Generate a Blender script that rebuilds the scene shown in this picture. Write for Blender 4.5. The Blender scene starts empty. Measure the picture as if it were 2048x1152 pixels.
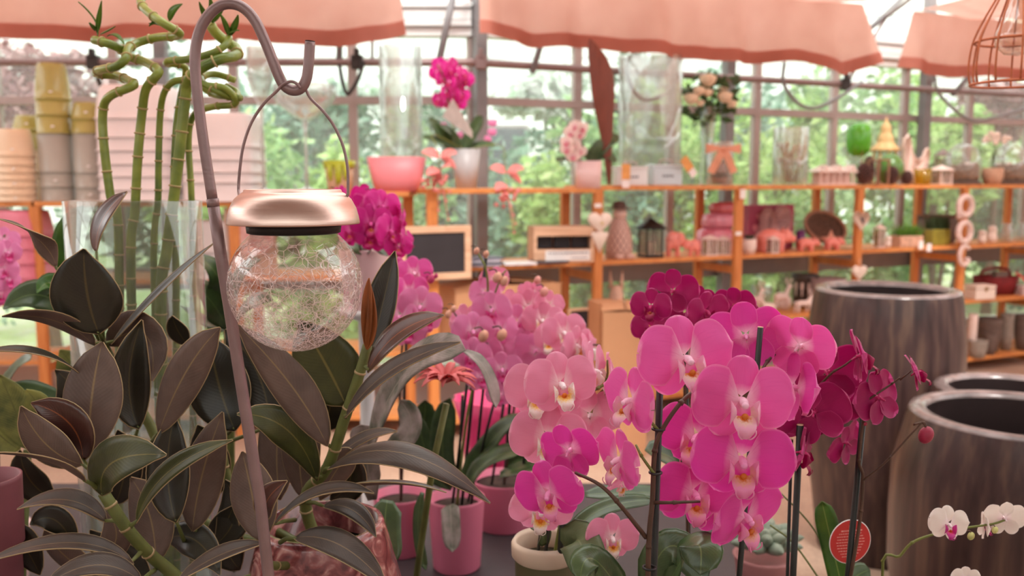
import bpy, bmesh, math, random
from mathutils import Vector, Matrix, Euler

rnd = random.Random(11)
SC = bpy.context.scene
COL = SC.collection
V = Vector
PI = math.pi

# ------------------------------------------------------------------ camera
F = 1800.0                      # focal length in pixels of a 2048 x 1152 frame
PITCH = math.radians(6.8)
EYE = V((0, 0, 1.5))
cam_data = bpy.data.cameras.new('camera')
cam = bpy.data.objects.new('camera', cam_data)
COL.objects.link(cam)
cam.location = EYE
cam.rotation_euler = (PI / 2 - PITCH, 0, 0)
cam_data.sensor_width = 36.0
cam_data.lens = 36.0 * F / 2048.0
cam_data.clip_start = 0.02
cam_data.clip_end = 200
cam_data.dof.use_dof = True
cam_data.dof.focus_distance = 0.86
cam_data.dof.aperture_fstop = 6.4
SC.camera = cam

# ------------------------------------------------------------------ sky, sun, exposure
world = bpy.data.worlds.new('overcast_sky')
SC.world = world
world.use_nodes = True
wn = world.node_tree
wn.nodes.clear()
w_out = wn.nodes.new('ShaderNodeOutputWorld')
w_bg = wn.nodes.new('ShaderNodeBackground')
w_bg.inputs['Color'].default_value = (1.0, 0.975, 0.955, 1)
w_bg.inputs['Strength'].default_value = 2.3
wn.links.new(w_bg.outputs['Background'], w_out.inputs['Surface'])

sun_data = bpy.data.lights.new('sun', 'SUN')
sun = bpy.data.objects.new('sun', sun_data)
COL.objects.link(sun)
sun.location = (2, -8, 10)
sun_data.energy = 2.4
sun_data.angle = math.radians(12)
sun_data.color = (1.0, 0.96, 0.9)
sun.rotation_euler = Euler((math.radians(42), 0, math.radians(12)))

SC.view_settings.view_transform = 'Standard'
SC.view_settings.look = 'None'
SC.view_settings.gamma = 1.0
SC.view_settings.exposure = 0.5
SC.view_settings.use_curve_mapping = False


def P(px, py, Y):
    """world point seen at photo pixel (px, py) whose distance in front of the camera (world Y) is Y"""
    a = (px - 1024.0) / F
    b = -(py - 576.0) / F
    d = V((a, math.cos(PITCH) + b * math.sin(PITCH), b * math.cos(PITCH) - math.sin(PITCH)))
    return EYE + d * (Y / d.y)


def lin(c):
    r = []
    for x in c[:3]:
        x = x / 255.0
        r.append(x / 12.92 if x <= 0.04045 else ((x + 0.055) / 1.055) ** 2.4)
    return (r[0], r[1], r[2], 1.0)


# ------------------------------------------------------------------ mesh builder
class MB:
    def __init__(self):
        self.v = []; self.f = []; self.m = []; self.uv = []; self.has_uv = False

    def add(self, vs, fs, mi=0, uvs=None):
        o = len(self.v)
        self.v += [V(p) for p in vs]
        self.uv += (uvs if uvs else [(0.5, 0.5)] * len(vs))
        if uvs: self.has_uv = True
        for f in fs:
            self.f.append([i + o for i in f]); self.m.append(mi)
        return self

    def box(self, c, s, rot=None, mi=0):
        c = V(c); hx, hy, hz = s[0] / 2, s[1] / 2, s[2] / 2
        vs = [V((x, y, z)) for z in (-hz, hz) for y in (-hy, hy) for x in (-hx, hx)]
        if rot is not None: vs = [rot @ p for p in vs]
        vs = [p + c for p in vs]
        return self.add(vs, [(0, 2, 3, 1), (4, 5, 7, 6), (0, 1, 5, 4), (2, 6, 7, 3), (0, 4, 6, 2), (1, 3, 7, 5)], mi)

    def hexa(self, lo, hi, mi=0):
        """lo, hi: four points each, same order around"""
        n = len(lo)
        vs = list(lo) + list(hi)
        fs = [tuple(range(n - 1, -1, -1)), tuple(range(n, 2 * n))]
        fs += [(i, (i + 1) % n, n + (i + 1) % n, n + i) for i in range(n)]
        return self.add(vs, fs, mi)

    def lathe(self, prof, c=(0, 0, 0), n=20, mi=0, sq=2.0, sx=1.0, sy=1.0, rot=None, flute=0, fl=0.0, cb=True, ct=True):
        """prof: list of (radius, z); sq: superellipse exponent (2 round, 6 square with soft corners)"""
        c = V(c); vs = []; fs = []; uvs = []
        k = len(prof)
        for j, (r, z) in enumerate(prof):
            for i in range(n):
                a = 2 * PI * (i + 0.5) / n
                ca, sa = math.cos(a), math.sin(a)
                q = (abs(ca) ** sq + abs(sa) ** sq) ** (-1.0 / sq)
                rr = r * q * (1 + (fl * math.cos(flute * a) if flute else 0))
                p = V((rr * ca * sx, rr * sa * sy, z))
                if rot is not None: p = rot @ p
                vs.append(p + c); uvs.append((i / n, j / max(1, k - 1)))
        for j in range(k - 1):
            for i in range(n):
                i2 = (i + 1) % n
                fs.append((j * n + i, j * n + i2, (j + 1) * n + i2, (j + 1) * n + i))
        if cb and prof[0][0] > 1e-6: fs.append(tuple(range(n - 1, -1, -1)))
        if ct and prof[-1][0] > 1e-6: fs.append(tuple((k - 1) * n + i for i in range(n)))
        return self.add(vs, fs, mi, uvs)

    def tube(self, pts, r, n=8, mi=0, caps=True):
        pts = [V(p) for p in pts]; k = len(pts)
        rs = r if isinstance(r, (list, tuple)) else [r] * k
        vs = []; fs = []; uvs = []
        t0 = (pts[1] - pts[0]).normalized()
        up = V((0, 0, 1)) if abs(t0.z) < 0.9 else V((1, 0, 0))
        nrm = (up - t0 * up.dot(t0)).normalized()
        L = 0.0
        for j in range(k):
            if j == 0: t = pts[1] - pts[0]
            elif j == k - 1: t = pts[-1] - pts[-2]
            else: t = (pts[j + 1] - pts[j]).normalized() + (pts[j] - pts[j - 1]).normalized()
            if t.length < 1e-9: t = t0.copy()
            t.normalize()
            nrm = nrm - t * nrm.dot(t)
            if nrm.length < 1e-6: nrm = t.orthogonal()
            nrm.normalize()
            bn = t.cross(nrm)
            if j: L += (pts[j] - pts[j - 1]).length
            for i in range(n):
                a = 2 * PI * i / n
                vs.append(pts[j] + (nrm * math.cos(a) + bn * math.sin(a)) * rs[j]); uvs.append((i / n, L))
            t0 = t
        for j in range(k - 1):
            for i in range(n):
                i2 = (i + 1) % n
                fs.append((j * n + i, j * n + i2, (j + 1) * n + i2, (j + 1) * n + i))
        if caps:
            fs.append(tuple(range(n - 1, -1, -1))); fs.append(tuple((k - 1) * n + i for i in range(n)))
        return self.add(vs, fs, mi, uvs)

    def ell(self, c, r, rot=None, nu=12, nv=8, mi=0):
        c = V(c); vs = []; fs = []
        rx, ry, rz = (r, r, r) if not isinstance(r, (tuple, list)) else r
        for j in range(1, nv):
            th = PI * j / nv
            for i in range(nu):
                a = 2 * PI * i / nu
                p = V((rx * math.sin(th) * math.cos(a), ry * math.sin(th) * math.sin(a), rz * math.cos(th)))
                vs.append(p)
        vs += [V((0, 0, rz)), V((0, 0, -rz))]
        T, B = len(vs) - 2, len(vs) - 1
        for j in range(nv - 2):
            for i in range(nu):
                i2 = (i + 1) % nu
                fs.append((j * nu + i, (j + 1) * nu + i, (j + 1) * nu + i2, j * nu + i2))
        for i in range(nu):
            i2 = (i + 1) % nu
            fs.append((T, i, i2)); fs.append((B, (nv - 2) * nu + i2, (nv - 2) * nu + i))
        if rot is not None: vs = [rot @ p for p in vs]
        return self.add([p + c for p in vs], fs, mi)

    def prism(self, outline, depth, c=(0, 0, 0), rot=None, mi=0, bulge=0.0):
        """outline in local XZ, thickness along local Y; bulge rounds the two faces outwards"""
        c = V(c); n = len(outline)
        cx = sum(p[0] for p in outline) / n; cz = sum(p[1] for p in outline) / n
        rings = [(-1, 0.86), (-0.6, 1.0), (0.6, 1.0), (1, 0.86)] if bulge > 0 else [(-1, .97), (-.7, 1.0), (.7, 1.0), (1, .97)]
        vs = []; fs = []
        for (y, k) in rings:
            for (x, z) in outline:
                vs.append(V((cx + (x - cx) * k, y * depth / 2, cz + (z - cz) * k)))
        for j in range(len(rings) - 1):
            for i in range(n):
                i2 = (i + 1) % n
                fs.append((j * n + i, j * n + i2, (j + 1) * n + i2, (j + 1) * n + i))
        m = len(rings)
        if bulge > 0:
            vs += [V((cx, -depth / 2 - bulge, cz)), V((cx, depth / 2 + bulge, cz))]
            a, b = len(vs) - 2, len(vs) - 1
            for i in range(n):
                i2 = (i + 1) % n
                fs.append((a, i2, i)); fs.append((b, (m - 1) * n + i, (m - 1) * n + i2))
        else:
            fs.append(tuple(range(n))); fs.append(tuple(reversed(range((m - 1) * n, m * n))))
        if rot is not None: vs = [rot @ p for p in vs]
        return self.add([p + c for p in vs], fs, mi)

    def grid(self, fn, nu, nv, mi=0):
        vs = []; fs = []; uvs = []
        for i in range(nu + 1):
            for j in range(nv + 1):
                u = i / nu; w = j / nv
                vs.append(V(fn(u, w * 2 - 1))); uvs.append((u, w))
        for i in range(nu):
            for j in range(nv):
                a = i * (nv + 1) + j
                fs.append((a, a + 1, a + nv + 2, a + nv + 1))
        return self.add(vs, fs, mi, uvs)

    def mesh(self, name, mats, org=(0, 0, 0), smooth=True):
        org = V(org)
        me = bpy.data.meshes.new(name)
        me.from_pydata([tuple(p - org) for p in self.v], [], self.f)
        if not isinstance(mats, (list, tuple)): mats = [mats]
        for mt in mats: me.materials.append(mt)
        if len(mats) > 1: me.polygons.foreach_set('material_index', self.m)
        if smooth: me.polygons.foreach_set('use_smooth', [True] * len(self.f))
        if self.has_uv:
            ul = me.uv_layers.new(name='UVMap')
            vi = [0] * len(me.loops)
            me.loops.foreach_get('vertex_index', vi)
            flat = []
            for i in vi: flat += [self.uv[i][0], self.uv[i][1]]
            ul.data.foreach_set('uv', flat)
        me.update()
        return me


def link(name, data, parent=None, loc=(0, 0, 0), rot=None):
    o = bpy.data.objects.new(name, data)
    COL.objects.link(o)
    o.location = loc
    if rot is not None: o.rotation_euler = rot
    if parent is not None: o.parent = parent
    return o


def bevel(o, w=0.003, seg=2):
    m = o.modifiers.new('bevel', 'BEVEL'); m.width = w; m.segments = seg
    m.limit_method = 'ANGLE'; m.angle_limit = math.radians(40)
    return o


def tag(o, label, cat, group=None, kind=None):
    if label: o['label'] = label
    if cat: o['category'] = cat
    if group: o['group'] = group
    if kind: o['kind'] = kind
    return o


class Thing:
    """an Empty at the base of a thing; parts are built in world coordinates around its base (or locally, loc 0)"""
    def __init__(self, name, label, cat, loc=(0, 0, 0), group=None, rotz=0.0, kind=None):
        self.loc = V(loc)
        self.o = bpy.data.objects.new(name, None)
        COL.objects.link(self.o)
        self.o.location = self.loc
        self.o.rotation_euler = (0, 0, rotz)
        self.o.empty_display_size = 0.05
        tag(self.o, label, cat, group, kind)

    def part(self, name, mb, mat, sub=None, local=False, smooth=True, label=None):
        me = mb.mesh(name, mat, (0, 0, 0) if local else self.loc, smooth)
        o = link(name, me, sub if sub is not None else self.o)
        if label: o['label'] = label
        return o


def solo(name, mb, mat, label, cat, loc, group=None, rot=None, local=False, smooth=True, kind=None):
    me = mb.mesh(name, mat, (0, 0, 0) if local else loc, smooth)
    o = link(name, me, None, loc, rot)
    return tag(o, label, cat, group, kind)


def struct(name, mb, mat, smooth=False, parent=None, loc=(0, 0, 0)):
    o = link(name, mb.mesh(name, mat, loc, smooth), parent, loc if parent is None else (0, 0, 0))
    if parent is None: o['kind'] = 'structure'
    return o


def copy_tree(o, parent=None):
    c = o.copy(); COL.objects.link(c)
    if parent is not None: c.parent = parent
    for ch in list(o.children): copy_tree(ch, c)
    return c


def catmull(pts, k=6):
    pts = [V(p) for p in pts]
    if len(pts) < 3: return pts
    ext = [pts[0] * 2 - pts[1]] + pts + [pts[-1] * 2 - pts[-2]]
    out = []
    for i in range(1, len(ext) - 2):
        p0, p1, p2, p3 = ext[i - 1], ext[i], ext[i + 1], ext[i + 2]
        for s in range(k):
            t = s / k
            out.append(0.5 * ((2 * p1) + (p2 - p0) * t + (2 * p0 - 5 * p1 + 4 * p2 - p3) * t * t + (3 * p1 - p0 - 3 * p2 + p3) * t ** 3))
    out.append(pts[-1])
    return out


# ------------------------------------------------------------------ materials
MATS = {}


def new_mat(name):
    m = bpy.data.materials.new(name); m.use_nodes = True
    nt = m.node_tree
    for n in list(nt.nodes): nt.nodes.remove(n)
    out = nt.nodes.new('ShaderNodeOutputMaterial')
    MATS[name] = m
    return m, nt, out


def N(nt, t, **kw):
    n = nt.nodes.new(t)
    for k, v in kw.items():
        if hasattr(n, k): setattr(n, k, v)
        else: n.inputs[k.replace('_', ' ')].default_value = v
    return n


def ramp(nt, stops, fac):
    r = nt.nodes.new('ShaderNodeValToRGB')
    e = r.color_ramp.elements
    while len(e) < len(stops): e.new(0.5)
    for el, (p, c) in zip(e, stops): el.position = p; el.color = c
    nt.links.new(fac, r.inputs['Fac'])
    return r


def pm(name, col, rough=0.5, metal=0.0, var=0.12, scale=20.0, bump=0.0, bscale=None, coat=0.0, trans=0.0, stretch=None, col2=None, spec=0.5):
    """principled material with noise-driven colour variation, fine relief and optional translucency"""
    if name in MATS: return MATS[name]
    m, nt, out = new_mat(name)
    L = nt.links.new
    b = N(nt, 'ShaderNodeBsdfPrincipled')
    b.inputs['Roughness'].default_value = rough
    b.inputs['Metallic'].default_value = metal
    b.inputs['Coat Weight'].default_value = coat
    b.inputs['Specular IOR Level'].default_value = spec
    c = lin(col)
    c2 = lin(col2) if col2 else tuple(x * (1 - var) for x in c[:3]) + (1,)
    c1 = c if col2 else tuple(min(1, x * (1 + var)) for x in c[:3]) + (1,)
    tc = N(nt, 'ShaderNodeTexCoord')
    mp = N(nt, 'ShaderNodeMapping')
    if stretch: mp.inputs['Scale'].default_value = stretch
    L(tc.outputs['Object'], mp.inputs['Vector'])
    nz = N(nt, 'ShaderNodeTexNoise'); nz.inputs['Scale'].default_value = scale; nz.inputs['Detail'].default_value = 4
    L(mp.outputs['Vector'], nz.inputs['Vector'])
    r = ramp(nt, [(0.32, c2), (0.68, c1)], nz.outputs['Fac'])
    L(r.outputs['Color'], b.inputs['Base Color'])
    if bump:
        n2 = N(nt, 'ShaderNodeTexNoise'); n2.inputs['Scale'].default_value = bscale or scale * 4
        L(mp.outputs['Vector'], n2.inputs['Vector'])
        bp = N(nt, 'ShaderNodeBump'); bp.inputs['Strength'].default_value = bump; bp.inputs['Distance'].default_value = 0.01
        L(n2.outputs['Fac'], bp.inputs['Height']); L(bp.outputs['Normal'], b.inputs['Normal'])
    if trans:
        t = N(nt, 'ShaderNodeBsdfTranslucent'); L(r.outputs['Color'], t.inputs['Color'])
        mx = N(nt, 'ShaderNodeMixShader'); mx.inputs[0].default_value = trans
        L(b.outputs[0], mx.inputs[1]); L(t.outputs[0], mx.inputs[2]); L(mx.outputs[0], out.inputs['Surface'])
    else:
        L(b.outputs[0], out.inputs['Surface'])
    return m


def glass_mat(name, tint=(250, 252, 250), refl=0.10, edge=0.35, body=0.0, bodycol=(235, 235, 235), rough=0.02):
    """clear thin glass: see-through, mirror-like towards grazing angles, an optional milky body"""
    if name in MATS: return MATS[name]
    m, nt, out = new_mat(name)
    L = nt.links.new
    tr = N(nt, 'ShaderNodeBsdfTransparent'); tr.inputs['Color'].default_value = lin(tint)
    gl = N(nt, 'ShaderNodeBsdfGlossy'); gl.inputs['Roughness'].default_value = rough
    lw = N(nt, 'ShaderNodeLayerWeight'); lw.inputs['Blend'].default_value = 0.35
    mr = N(nt, 'ShaderNodeMapRange'); mr.inputs['To Min'].default_value = refl; mr.inputs['To Max'].default_value = refl + edge
    L(lw.outputs['Facing'], mr.inputs['Value'])
    mx = N(nt, 'ShaderNodeMixShader')
    L(mr.outputs[0], mx.inputs[0]); L(tr.outputs[0], mx.inputs[1]); L(gl.outputs[0], mx.inputs[2])
    last = mx
    if body:
        df = N(nt, 'ShaderNodeBsdfDiffuse'); df.inputs['Color'].default_value = lin(bodycol)
        m2 = N(nt, 'ShaderNodeMixShader'); m2.inputs[0].default_value = body
        L(mx.outputs[0], m2.inputs[1]); L(df.outputs[0], m2.inputs[2]); last = m2
    L(last.outputs[0], out.inputs['Surface'])
    return m


def wood(name, col, dark, rough=0.5, axis=2):
    if name in MATS: return MATS[name]
    m, nt, out = new_mat(name)
    L = nt.links.new
    tc = N(nt, 'ShaderNodeTexCoord'); mp = N(nt, 'ShaderNodeMapping')
    s = [40, 40, 40]; s[axis] = 3.0
    mp.inputs['Scale'].default_value = s
    L(tc.outputs['Object'], mp.inputs['Vector'])
    nz = N(nt, 'ShaderNodeTexNoise'); nz.inputs['Scale'].default_value = 1.0; nz.inputs['Detail'].default_value = 6; nz.inputs['Distortion'].default_value = 1.2
    L(mp.outputs['Vector'], nz.inputs['Vector'])
    r = ramp(nt, [(0.3, lin(dark)), (0.62, lin(col))], nz.outputs['Fac'])
    b = N(nt, 'ShaderNodeBsdfPrincipled'); b.inputs['Roughness'].default_value = rough
    L(r.outputs['Color'], b.inputs['Base Color'])
    bp = N(nt, 'ShaderNodeBump'); bp.inputs['Strength'].default_value = 0.15
    L(nz.outputs['Fac'], bp.inputs['Height']); L(bp.outputs['Normal'], b.inputs['Normal'])
    L(b.outputs[0], out.inputs['Surface'])
    return m
# ================================================================== THE PLACE
# wall lines: the left stretch of the glass wall runs along X, the right stretch swings back to the right
WB = V((-0.255, 5.823, 0))              # where the two stretches meet
UR = V((0.9057, 0.4239, 0)).normalized()
NR = V((-UR.y, UR.x, 0))                # outwards
UL = V((1, 0, 0)); NL = V((0, 1, 0))
FR0 = V((0.5225, 5.5, 0))               # front of the right shelves
FL_Y = 5.2                              # front of the left shelves


def plane_hit(px, py, p0, nrm):
    d = P(px, py, 1.0) - EYE
    k = (V(p0) - EYE).dot(nrm) / d.dot(nrm)
    return EYE + d * k


def hitR(px, py, d=0.0): return plane_hit(px, py, FR0 + NR * d + V((0, 0, 1.5)), NR)
def hitL(px, py, d=0.0): return plane_hit(px, py, V((0, FL_Y + d, 1.5)), NL)


m_alu = pm('window_aluminium', (176, 156, 152), 0.45, 0.3, 0.06, 6)
m_grey = pm('grey_painted_metal', (136, 132, 134), 0.5, 0.2, 0.08, 8)
m_pipe = pm('mauve_steel_pipe', (150, 124, 122), 0.42, 0.4, 0.08, 9)
m_darkmetal = pm('dark_bracket_metal', (62, 54, 52), 0.5, 0.4, 0.15, 20)
m_white = pm('white_paint', (236, 236, 236), 0.55, 0, 0.04, 5)
m_wallp = pm('pale_panel', (196, 184, 180), 0.7, 0, 0.06, 3)
m_pane = glass_mat('window_glass', (246, 250, 248), 0.02, 0.18, 0.14, (240, 246, 246))  # milky body: whitish haze over the garden put into the glass colour
m_wood = wood('shelf_pine', (226, 150, 84), (196, 116, 58), 0.5, 0)
m_woodv = wood('shelf_pine_post', (222, 142, 78), (190, 110, 54), 0.5, 2)
m_soil = pm('soil', (60, 44, 36), 0.95, 0, 0.4, 60, 0.6)

# floor : sandy concrete
mf, nt, out = new_mat('sandy_concrete')
b = N(nt, 'ShaderNodeBsdfPrincipled'); b.inputs['Roughness'].default_value = 0.7
tc = N(nt, 'ShaderNodeTexCoord')
n1 = N(nt, 'ShaderNodeTexNoise'); n1.inputs['Scale'].default_value = 1.6; n1.inputs['Detail'].default_value = 8
n2 = N(nt, 'ShaderNodeTexNoise'); n2.inputs['Scale'].default_value = 55; n2.inputs['Detail'].default_value = 3
nt.links.new(tc.outputs['Object'], n1.inputs['Vector']); nt.links.new(tc.outputs['Object'], n2.inputs['Vector'])
r1 = ramp(nt, [(0.3, lin((176, 146, 126))), (0.7, lin((208, 180, 158)))], n1.outputs['Fac'])
r2 = ramp(nt, [(0.35, (0.82, 0.82, 0.82, 1)), (0.65, (1, 1, 1, 1))], n2.outputs['Fac'])
mxr = N(nt, 'ShaderNodeMixRGB', blend_type='MULTIPLY'); mxr.inputs[0].default_value = 1
nt.links.new(r1.outputs[0], mxr.inputs[1]); nt.links.new(r2.outputs[0], mxr.inputs[2]); nt.links.new(mxr.outputs[0], b.inputs['Base Color'])
bp = N(nt, 'ShaderNodeBump'); bp.inputs['Strength'].default_value = 0.2; nt.links.new(n2.outputs['Fac'], bp.inputs['Height']); nt.links.new(bp.outputs[0], b.inputs['Normal'])
nt.links.new(b.outputs[0], out.inputs['Surface'])
XL, XR, YB = -5.5, 7.2, -3.5
WR_end = WB + UR * ((XR - WB.x) / UR.x)
mb = MB()
poly = [V((XL, YB, 0)), V((XR, YB, 0)), V((XR, WR_end.y, 0)), V((WB.x, WB.y, 0)), V((XL, WB.y, 0))]
mb.hexa([p + V((0, 0, -0.1)) for p in poly], poly)
struct('floor', mb, mf)

mb = MB(); mb.box((XL - 0.06, (YB + WB.y) / 2, 1.35), (0.1, WB.y - YB, 2.7)); struct('wall_left', mb, m_wallp)
mb = MB(); mb.box((XR + 0.06, (YB + WR_end.y) / 2, 1.35), (0.1, WR_end.y - YB, 2.7)); struct('wall_right', mb, m_wallp)
mb = MB(); mb.box(((XL + XR) / 2, YB - 0.06, 1.0), (XR - XL + 0.2, 0.1, 2.0))
for k in range(14): mb.box((XL + (XR - XL) * k / 13, YB - 0.06, 2.6), (.06, .08, 1.2))
mb.box(((XL + XR) / 2, YB - 0.06, 3.23), (XR - XL + 0.2, 0.1, .08))
wb = struct('wall_back', mb, m_wallp)
for k in range(13):  # upper glazing added out of view, lets in fill light from behind
    mb = MB(); mb.box((XL + (XR - XL) * (k + .5) / 13, YB - 0.06, 2.6), ((XR - XL) / 13 - .06, .006, 1.2)); link('pane', mb.mesh('pane', m_pane, (0, 0, 0), False), wb)

# window wall, one window per bay: mullion + rails, with panes as children
Z_SILL, Z_LOW0, Z_LOW1, Z_RAIL, Z_TOP = 0.30, 0.80, 0.93, 2.005, 2.40


def bar(mb, a, b, u, n, w, d, mi=0):
    """box bar from a to b, w wide across (in the wall), d deep along n"""
    a, b = V(a), V(b); t = (b - a).normalized()
    s = t.cross(n).normalized()
    q = [s * (w / 2) + n * (d / 2), s * (w / 2) - n * (d / 2), -s * (w / 2) - n * (d / 2), -s * (w / 2) + n * (d / 2)]
    mb.hexa([a + x for x in q], [b + x for x in q], mi)


def window(idx, a, b, u, n):
    zz = lambda p, z: V((p.x, p.y, z))
    mb = MB()
    bar(mb, zz(a, Z_LOW1), zz(a, Z_TOP), u, n, 0.055, 0.05)
    bar(mb, zz(a, Z_RAIL), zz(b, Z_RAIL), u, n, 0.05, 0.06)
    bar(mb, zz(a, Z_LOW1 - 0.005), zz(b, Z_LOW1 - 0.005), u, n, 0.02, 0.07)
    w = struct('window_%d' % idx, mb, m_alu, loc=zz((a + b) / 2, Z_SILL))
    org = zz((a + b) / 2, Z_SILL)
    g = u * 0.028
    for (z0, z1) in ((Z_LOW1, Z_RAIL - 0.025), (Z_RAIL + 0.025, Z_TOP)):
        m2 = MB()
        m2.hexa([zz(a, z0) + g - n * 0.003, zz(b, z0) - g - n * 0.003, zz(b, z0) - g + n * 0.003, zz(a, z0) + g + n * 0.003],
                [zz(a, z1) + g - n * 0.003, zz(b, z1) - g - n * 0.003, zz(b, z1) - g + n * 0.003, zz(a, z1) + g + n * 0.003])
        link('pane', m2.mesh('pane', m_pane, org, False), w)


wi = 1
for k in range(7):
    b_ = WB - UL * (0.755 * k); a_ = WB - UL * (0.755 * (k + 1))
    window(wi, a_, b_, UL, NL); wi += 1
for k in range(10):
    a_ = WB + UR * (0.76 * k); b_ = WB + UR * (0.76 * (k + 1))
    window(wi, a_, b_, UR, NR); wi += 1
wall_end = WB + UR * 7.6
# low walls under the glass with the grey heating band
for nm, a_, b_, n_ in (('wall_front_left', V((XL, WB.y, 0)), WB, NL), ('wall_front_right', WB, V((WR_end.x, WR_end.y, 0)), NR)):
    mb = MB(); bar(mb, a_ + V((0, 0, 0.15)), b_ + V((0, 0, 0.15)), None, n_, 0.30, 0.08)
    o = struct(nm, mb, m_wallp)
    mb = MB(); bar(mb, a_ + V((0, 0, 0.865)) - n_ * 0.02, b_ + V((0, 0, 0.865)) - n_ * 0.02, None, n_, 0.13, 0.05)
    link('sill_panel', mb.mesh('sill_panel', m_grey, (0, 0, 0), False), o)
    mb = MB(); bar(mb, a_ + V((0, 0, 0.55)), b_ + V((0, 0, 0.55)), None, n_, 0.5, 0.006)
    link('pane', mb.mesh('pane', m_pane, (0, 0, 0), False), o)
# eave beam / gutter
ti = 1
for a_, b_, n_ in ((V((XL, WB.y, 0)), WB, NL), (WB, V((WR_end.x, WR_end.y, 0)), NR)):
    mb = MB()
    for z, w, d in ((2.425, 0.05, 0.10), (2.475, 0.035, 0.16), (2.53, 0.06, 0.13), (2.585, 0.03, 0.17)):
        bar(mb, a_ + V((0, 0, z)), b_ + V((0, 0, z)), None, n_, w, d)
    struct('trim_%d' % ti, mb, m_white); ti += 1

# structural posts standing just inside the glass
posts = [(WB + UR * 0.02, NR), (WB + UR * 1.95, NR), (WB + UR * 3.93, NR), (WB + UR * 5.9, NR), (WB - UL * 1.93, NL), (WB - UL * 3.9, NL)]
for k, (p, n_) in enumerate(posts):
    q = p - n_ * 0.09
    mb = MB(); u_ = n_.cross(V((0, 0, 1)))
    bar(mb, V((q.x, q.y, 0)), V((q.x, q.y, 3.4)), u_, n_, 0.075, 0.075)
    o = struct('trim_%d' % ti, mb, m_grey); ti += 1
    bevel(o, 0.006)

# glass roof sloping up from the eave, with glazing bars and purlins
mb = MB()
SL = math.tan(math.radians(24))
rl = 6.5
gl = MB()
for a_, b_, n_ in ((V((XL, WB.y, 2.62)), WB + V((0, 0, 2.62)), NL), (WB + V((0, 0, 2.62)), V((WR_end.x, WR_end.y, 2.62)), NR)):
    up = (-n_ + V((0, 0, SL)))
    gl.add([a_, b_, b_ + up * rl, a_ + up * rl], [(0, 1, 2, 3)])
    nb = int((b_ - a_).length / 0.76)
    for k in range(nb + 1):
        s = a_ + (b_ - a_) * (k / nb)
        mb.tube([s, s + up * rl], 0.016, 4)
    for j in range(1, 7):
        mb.tube([a_ + up * (j * 0.9), b_ + up * (j * 0.9)], 0.022, 5)
wedge = [WB + V((0, 0, 2.62)), WB + V((0, 0, 2.62)) + (-NL + V((0, 0, SL))) * rl, WB + V((0, 0, 2.62)) + (-NR + V((0, 0, SL))) * rl]
gl.add(wedge, [(0, 1, 2)])
ceil = struct('ceiling', gl, m_pane)
link('glazing_bars', mb.mesh('glazing_bars', m_alu, (0, 0, 0)), ceil)

# added opaque panel behind and above the camera, out of view, blocks roof light
mb = MB(); mb.box(((XL + XR) / 2, (YB + .5) / 2, 3.26), (XR - XL, .5 - YB, .05))
link('unseen_light_blocker', mb.mesh('unseen_light_blocker', m_wallp, (0, 0, 0), False), ceil)

# pipe along the wall with its clamps and curved openers
pl = [V((XL, WB.y - 0.22, 2.215)), WB + V((0.0, -0.22, 2.215)), WB + V((0.05, -0.22, 2.215)) + UR * 7.8]
mb = MB(); mb.tube(pl, 0.024, 10)
pipe = Thing('heating_pipe', 'long mauve steel pipe running along the glass wall under the eave', 'pipe', (0, 5.6, 2.215))
pipe.part('tube', mb, m_pipe)
for (px, py, lr) in ((188, 130, 'L'), (715, 133, 'L'), (962, 140, 'R'), (1690, 172, 'R')):
    c = plane_hit(px, py, WB - (NL if lr == 'L' else NR) * 0.22, NL if lr == 'L' else NR); c.z = 2.215
    mb = MB(); mb.box(c, (0.07, 0.07, 0.085)); mb.box(c + V((0, -0.02, 0.05)), (0.03, 0.05, 0.06))
    bevel(pipe.part('clamp', mb, m_darkmetal if px != 962 else m_pipe, smooth=False), 0.008)
hang = [('short curved steel opener arm on the pipe above the bubble lantern', [(679, 129), (684, 160), (693, 187), (702, 182), (718, 154), (728, 122)], 'L', 0.012),
        ('curved steel opener arm hanging beside the tall brown leaf', [(1258, 112), (1254, 150), (1272, 188), (1295, 200), (1330, 188), (1358, 161)], 'R', 0.013),
        ('curved steel opener arm hanging above the house lantern', [(1569, 124), (1567, 166), (1593, 204), (1626, 216), (1669, 200), (1724, 164)], 'R', 0.013),
        ('curved steel opener arm hanging above the glass cloches', [(1868, 150), (1880, 190), (1935, 238), (1985, 236), (2060, 215)], 'R', 0.013),
        ('straight steel opener arm on the pipe behind the lucky bamboo', [(190, 135), (199, 165), (214, 192)], 'L', 0.014)]
for lab, pts, lr, r in hang:
    n_ = NL if lr == 'L' else NR
    w = catmull([plane_hit(x, y, WB - n_ * 0.30, n_) for x, y in pts], 5)
    mb = MB(); mb.tube(w, r, 7)
    solo('opener_arm', mb, m_darkmetal if r < 0.0125 or len(pts) == 3 else m_grey, lab, 'steel arm', w[0])
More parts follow.
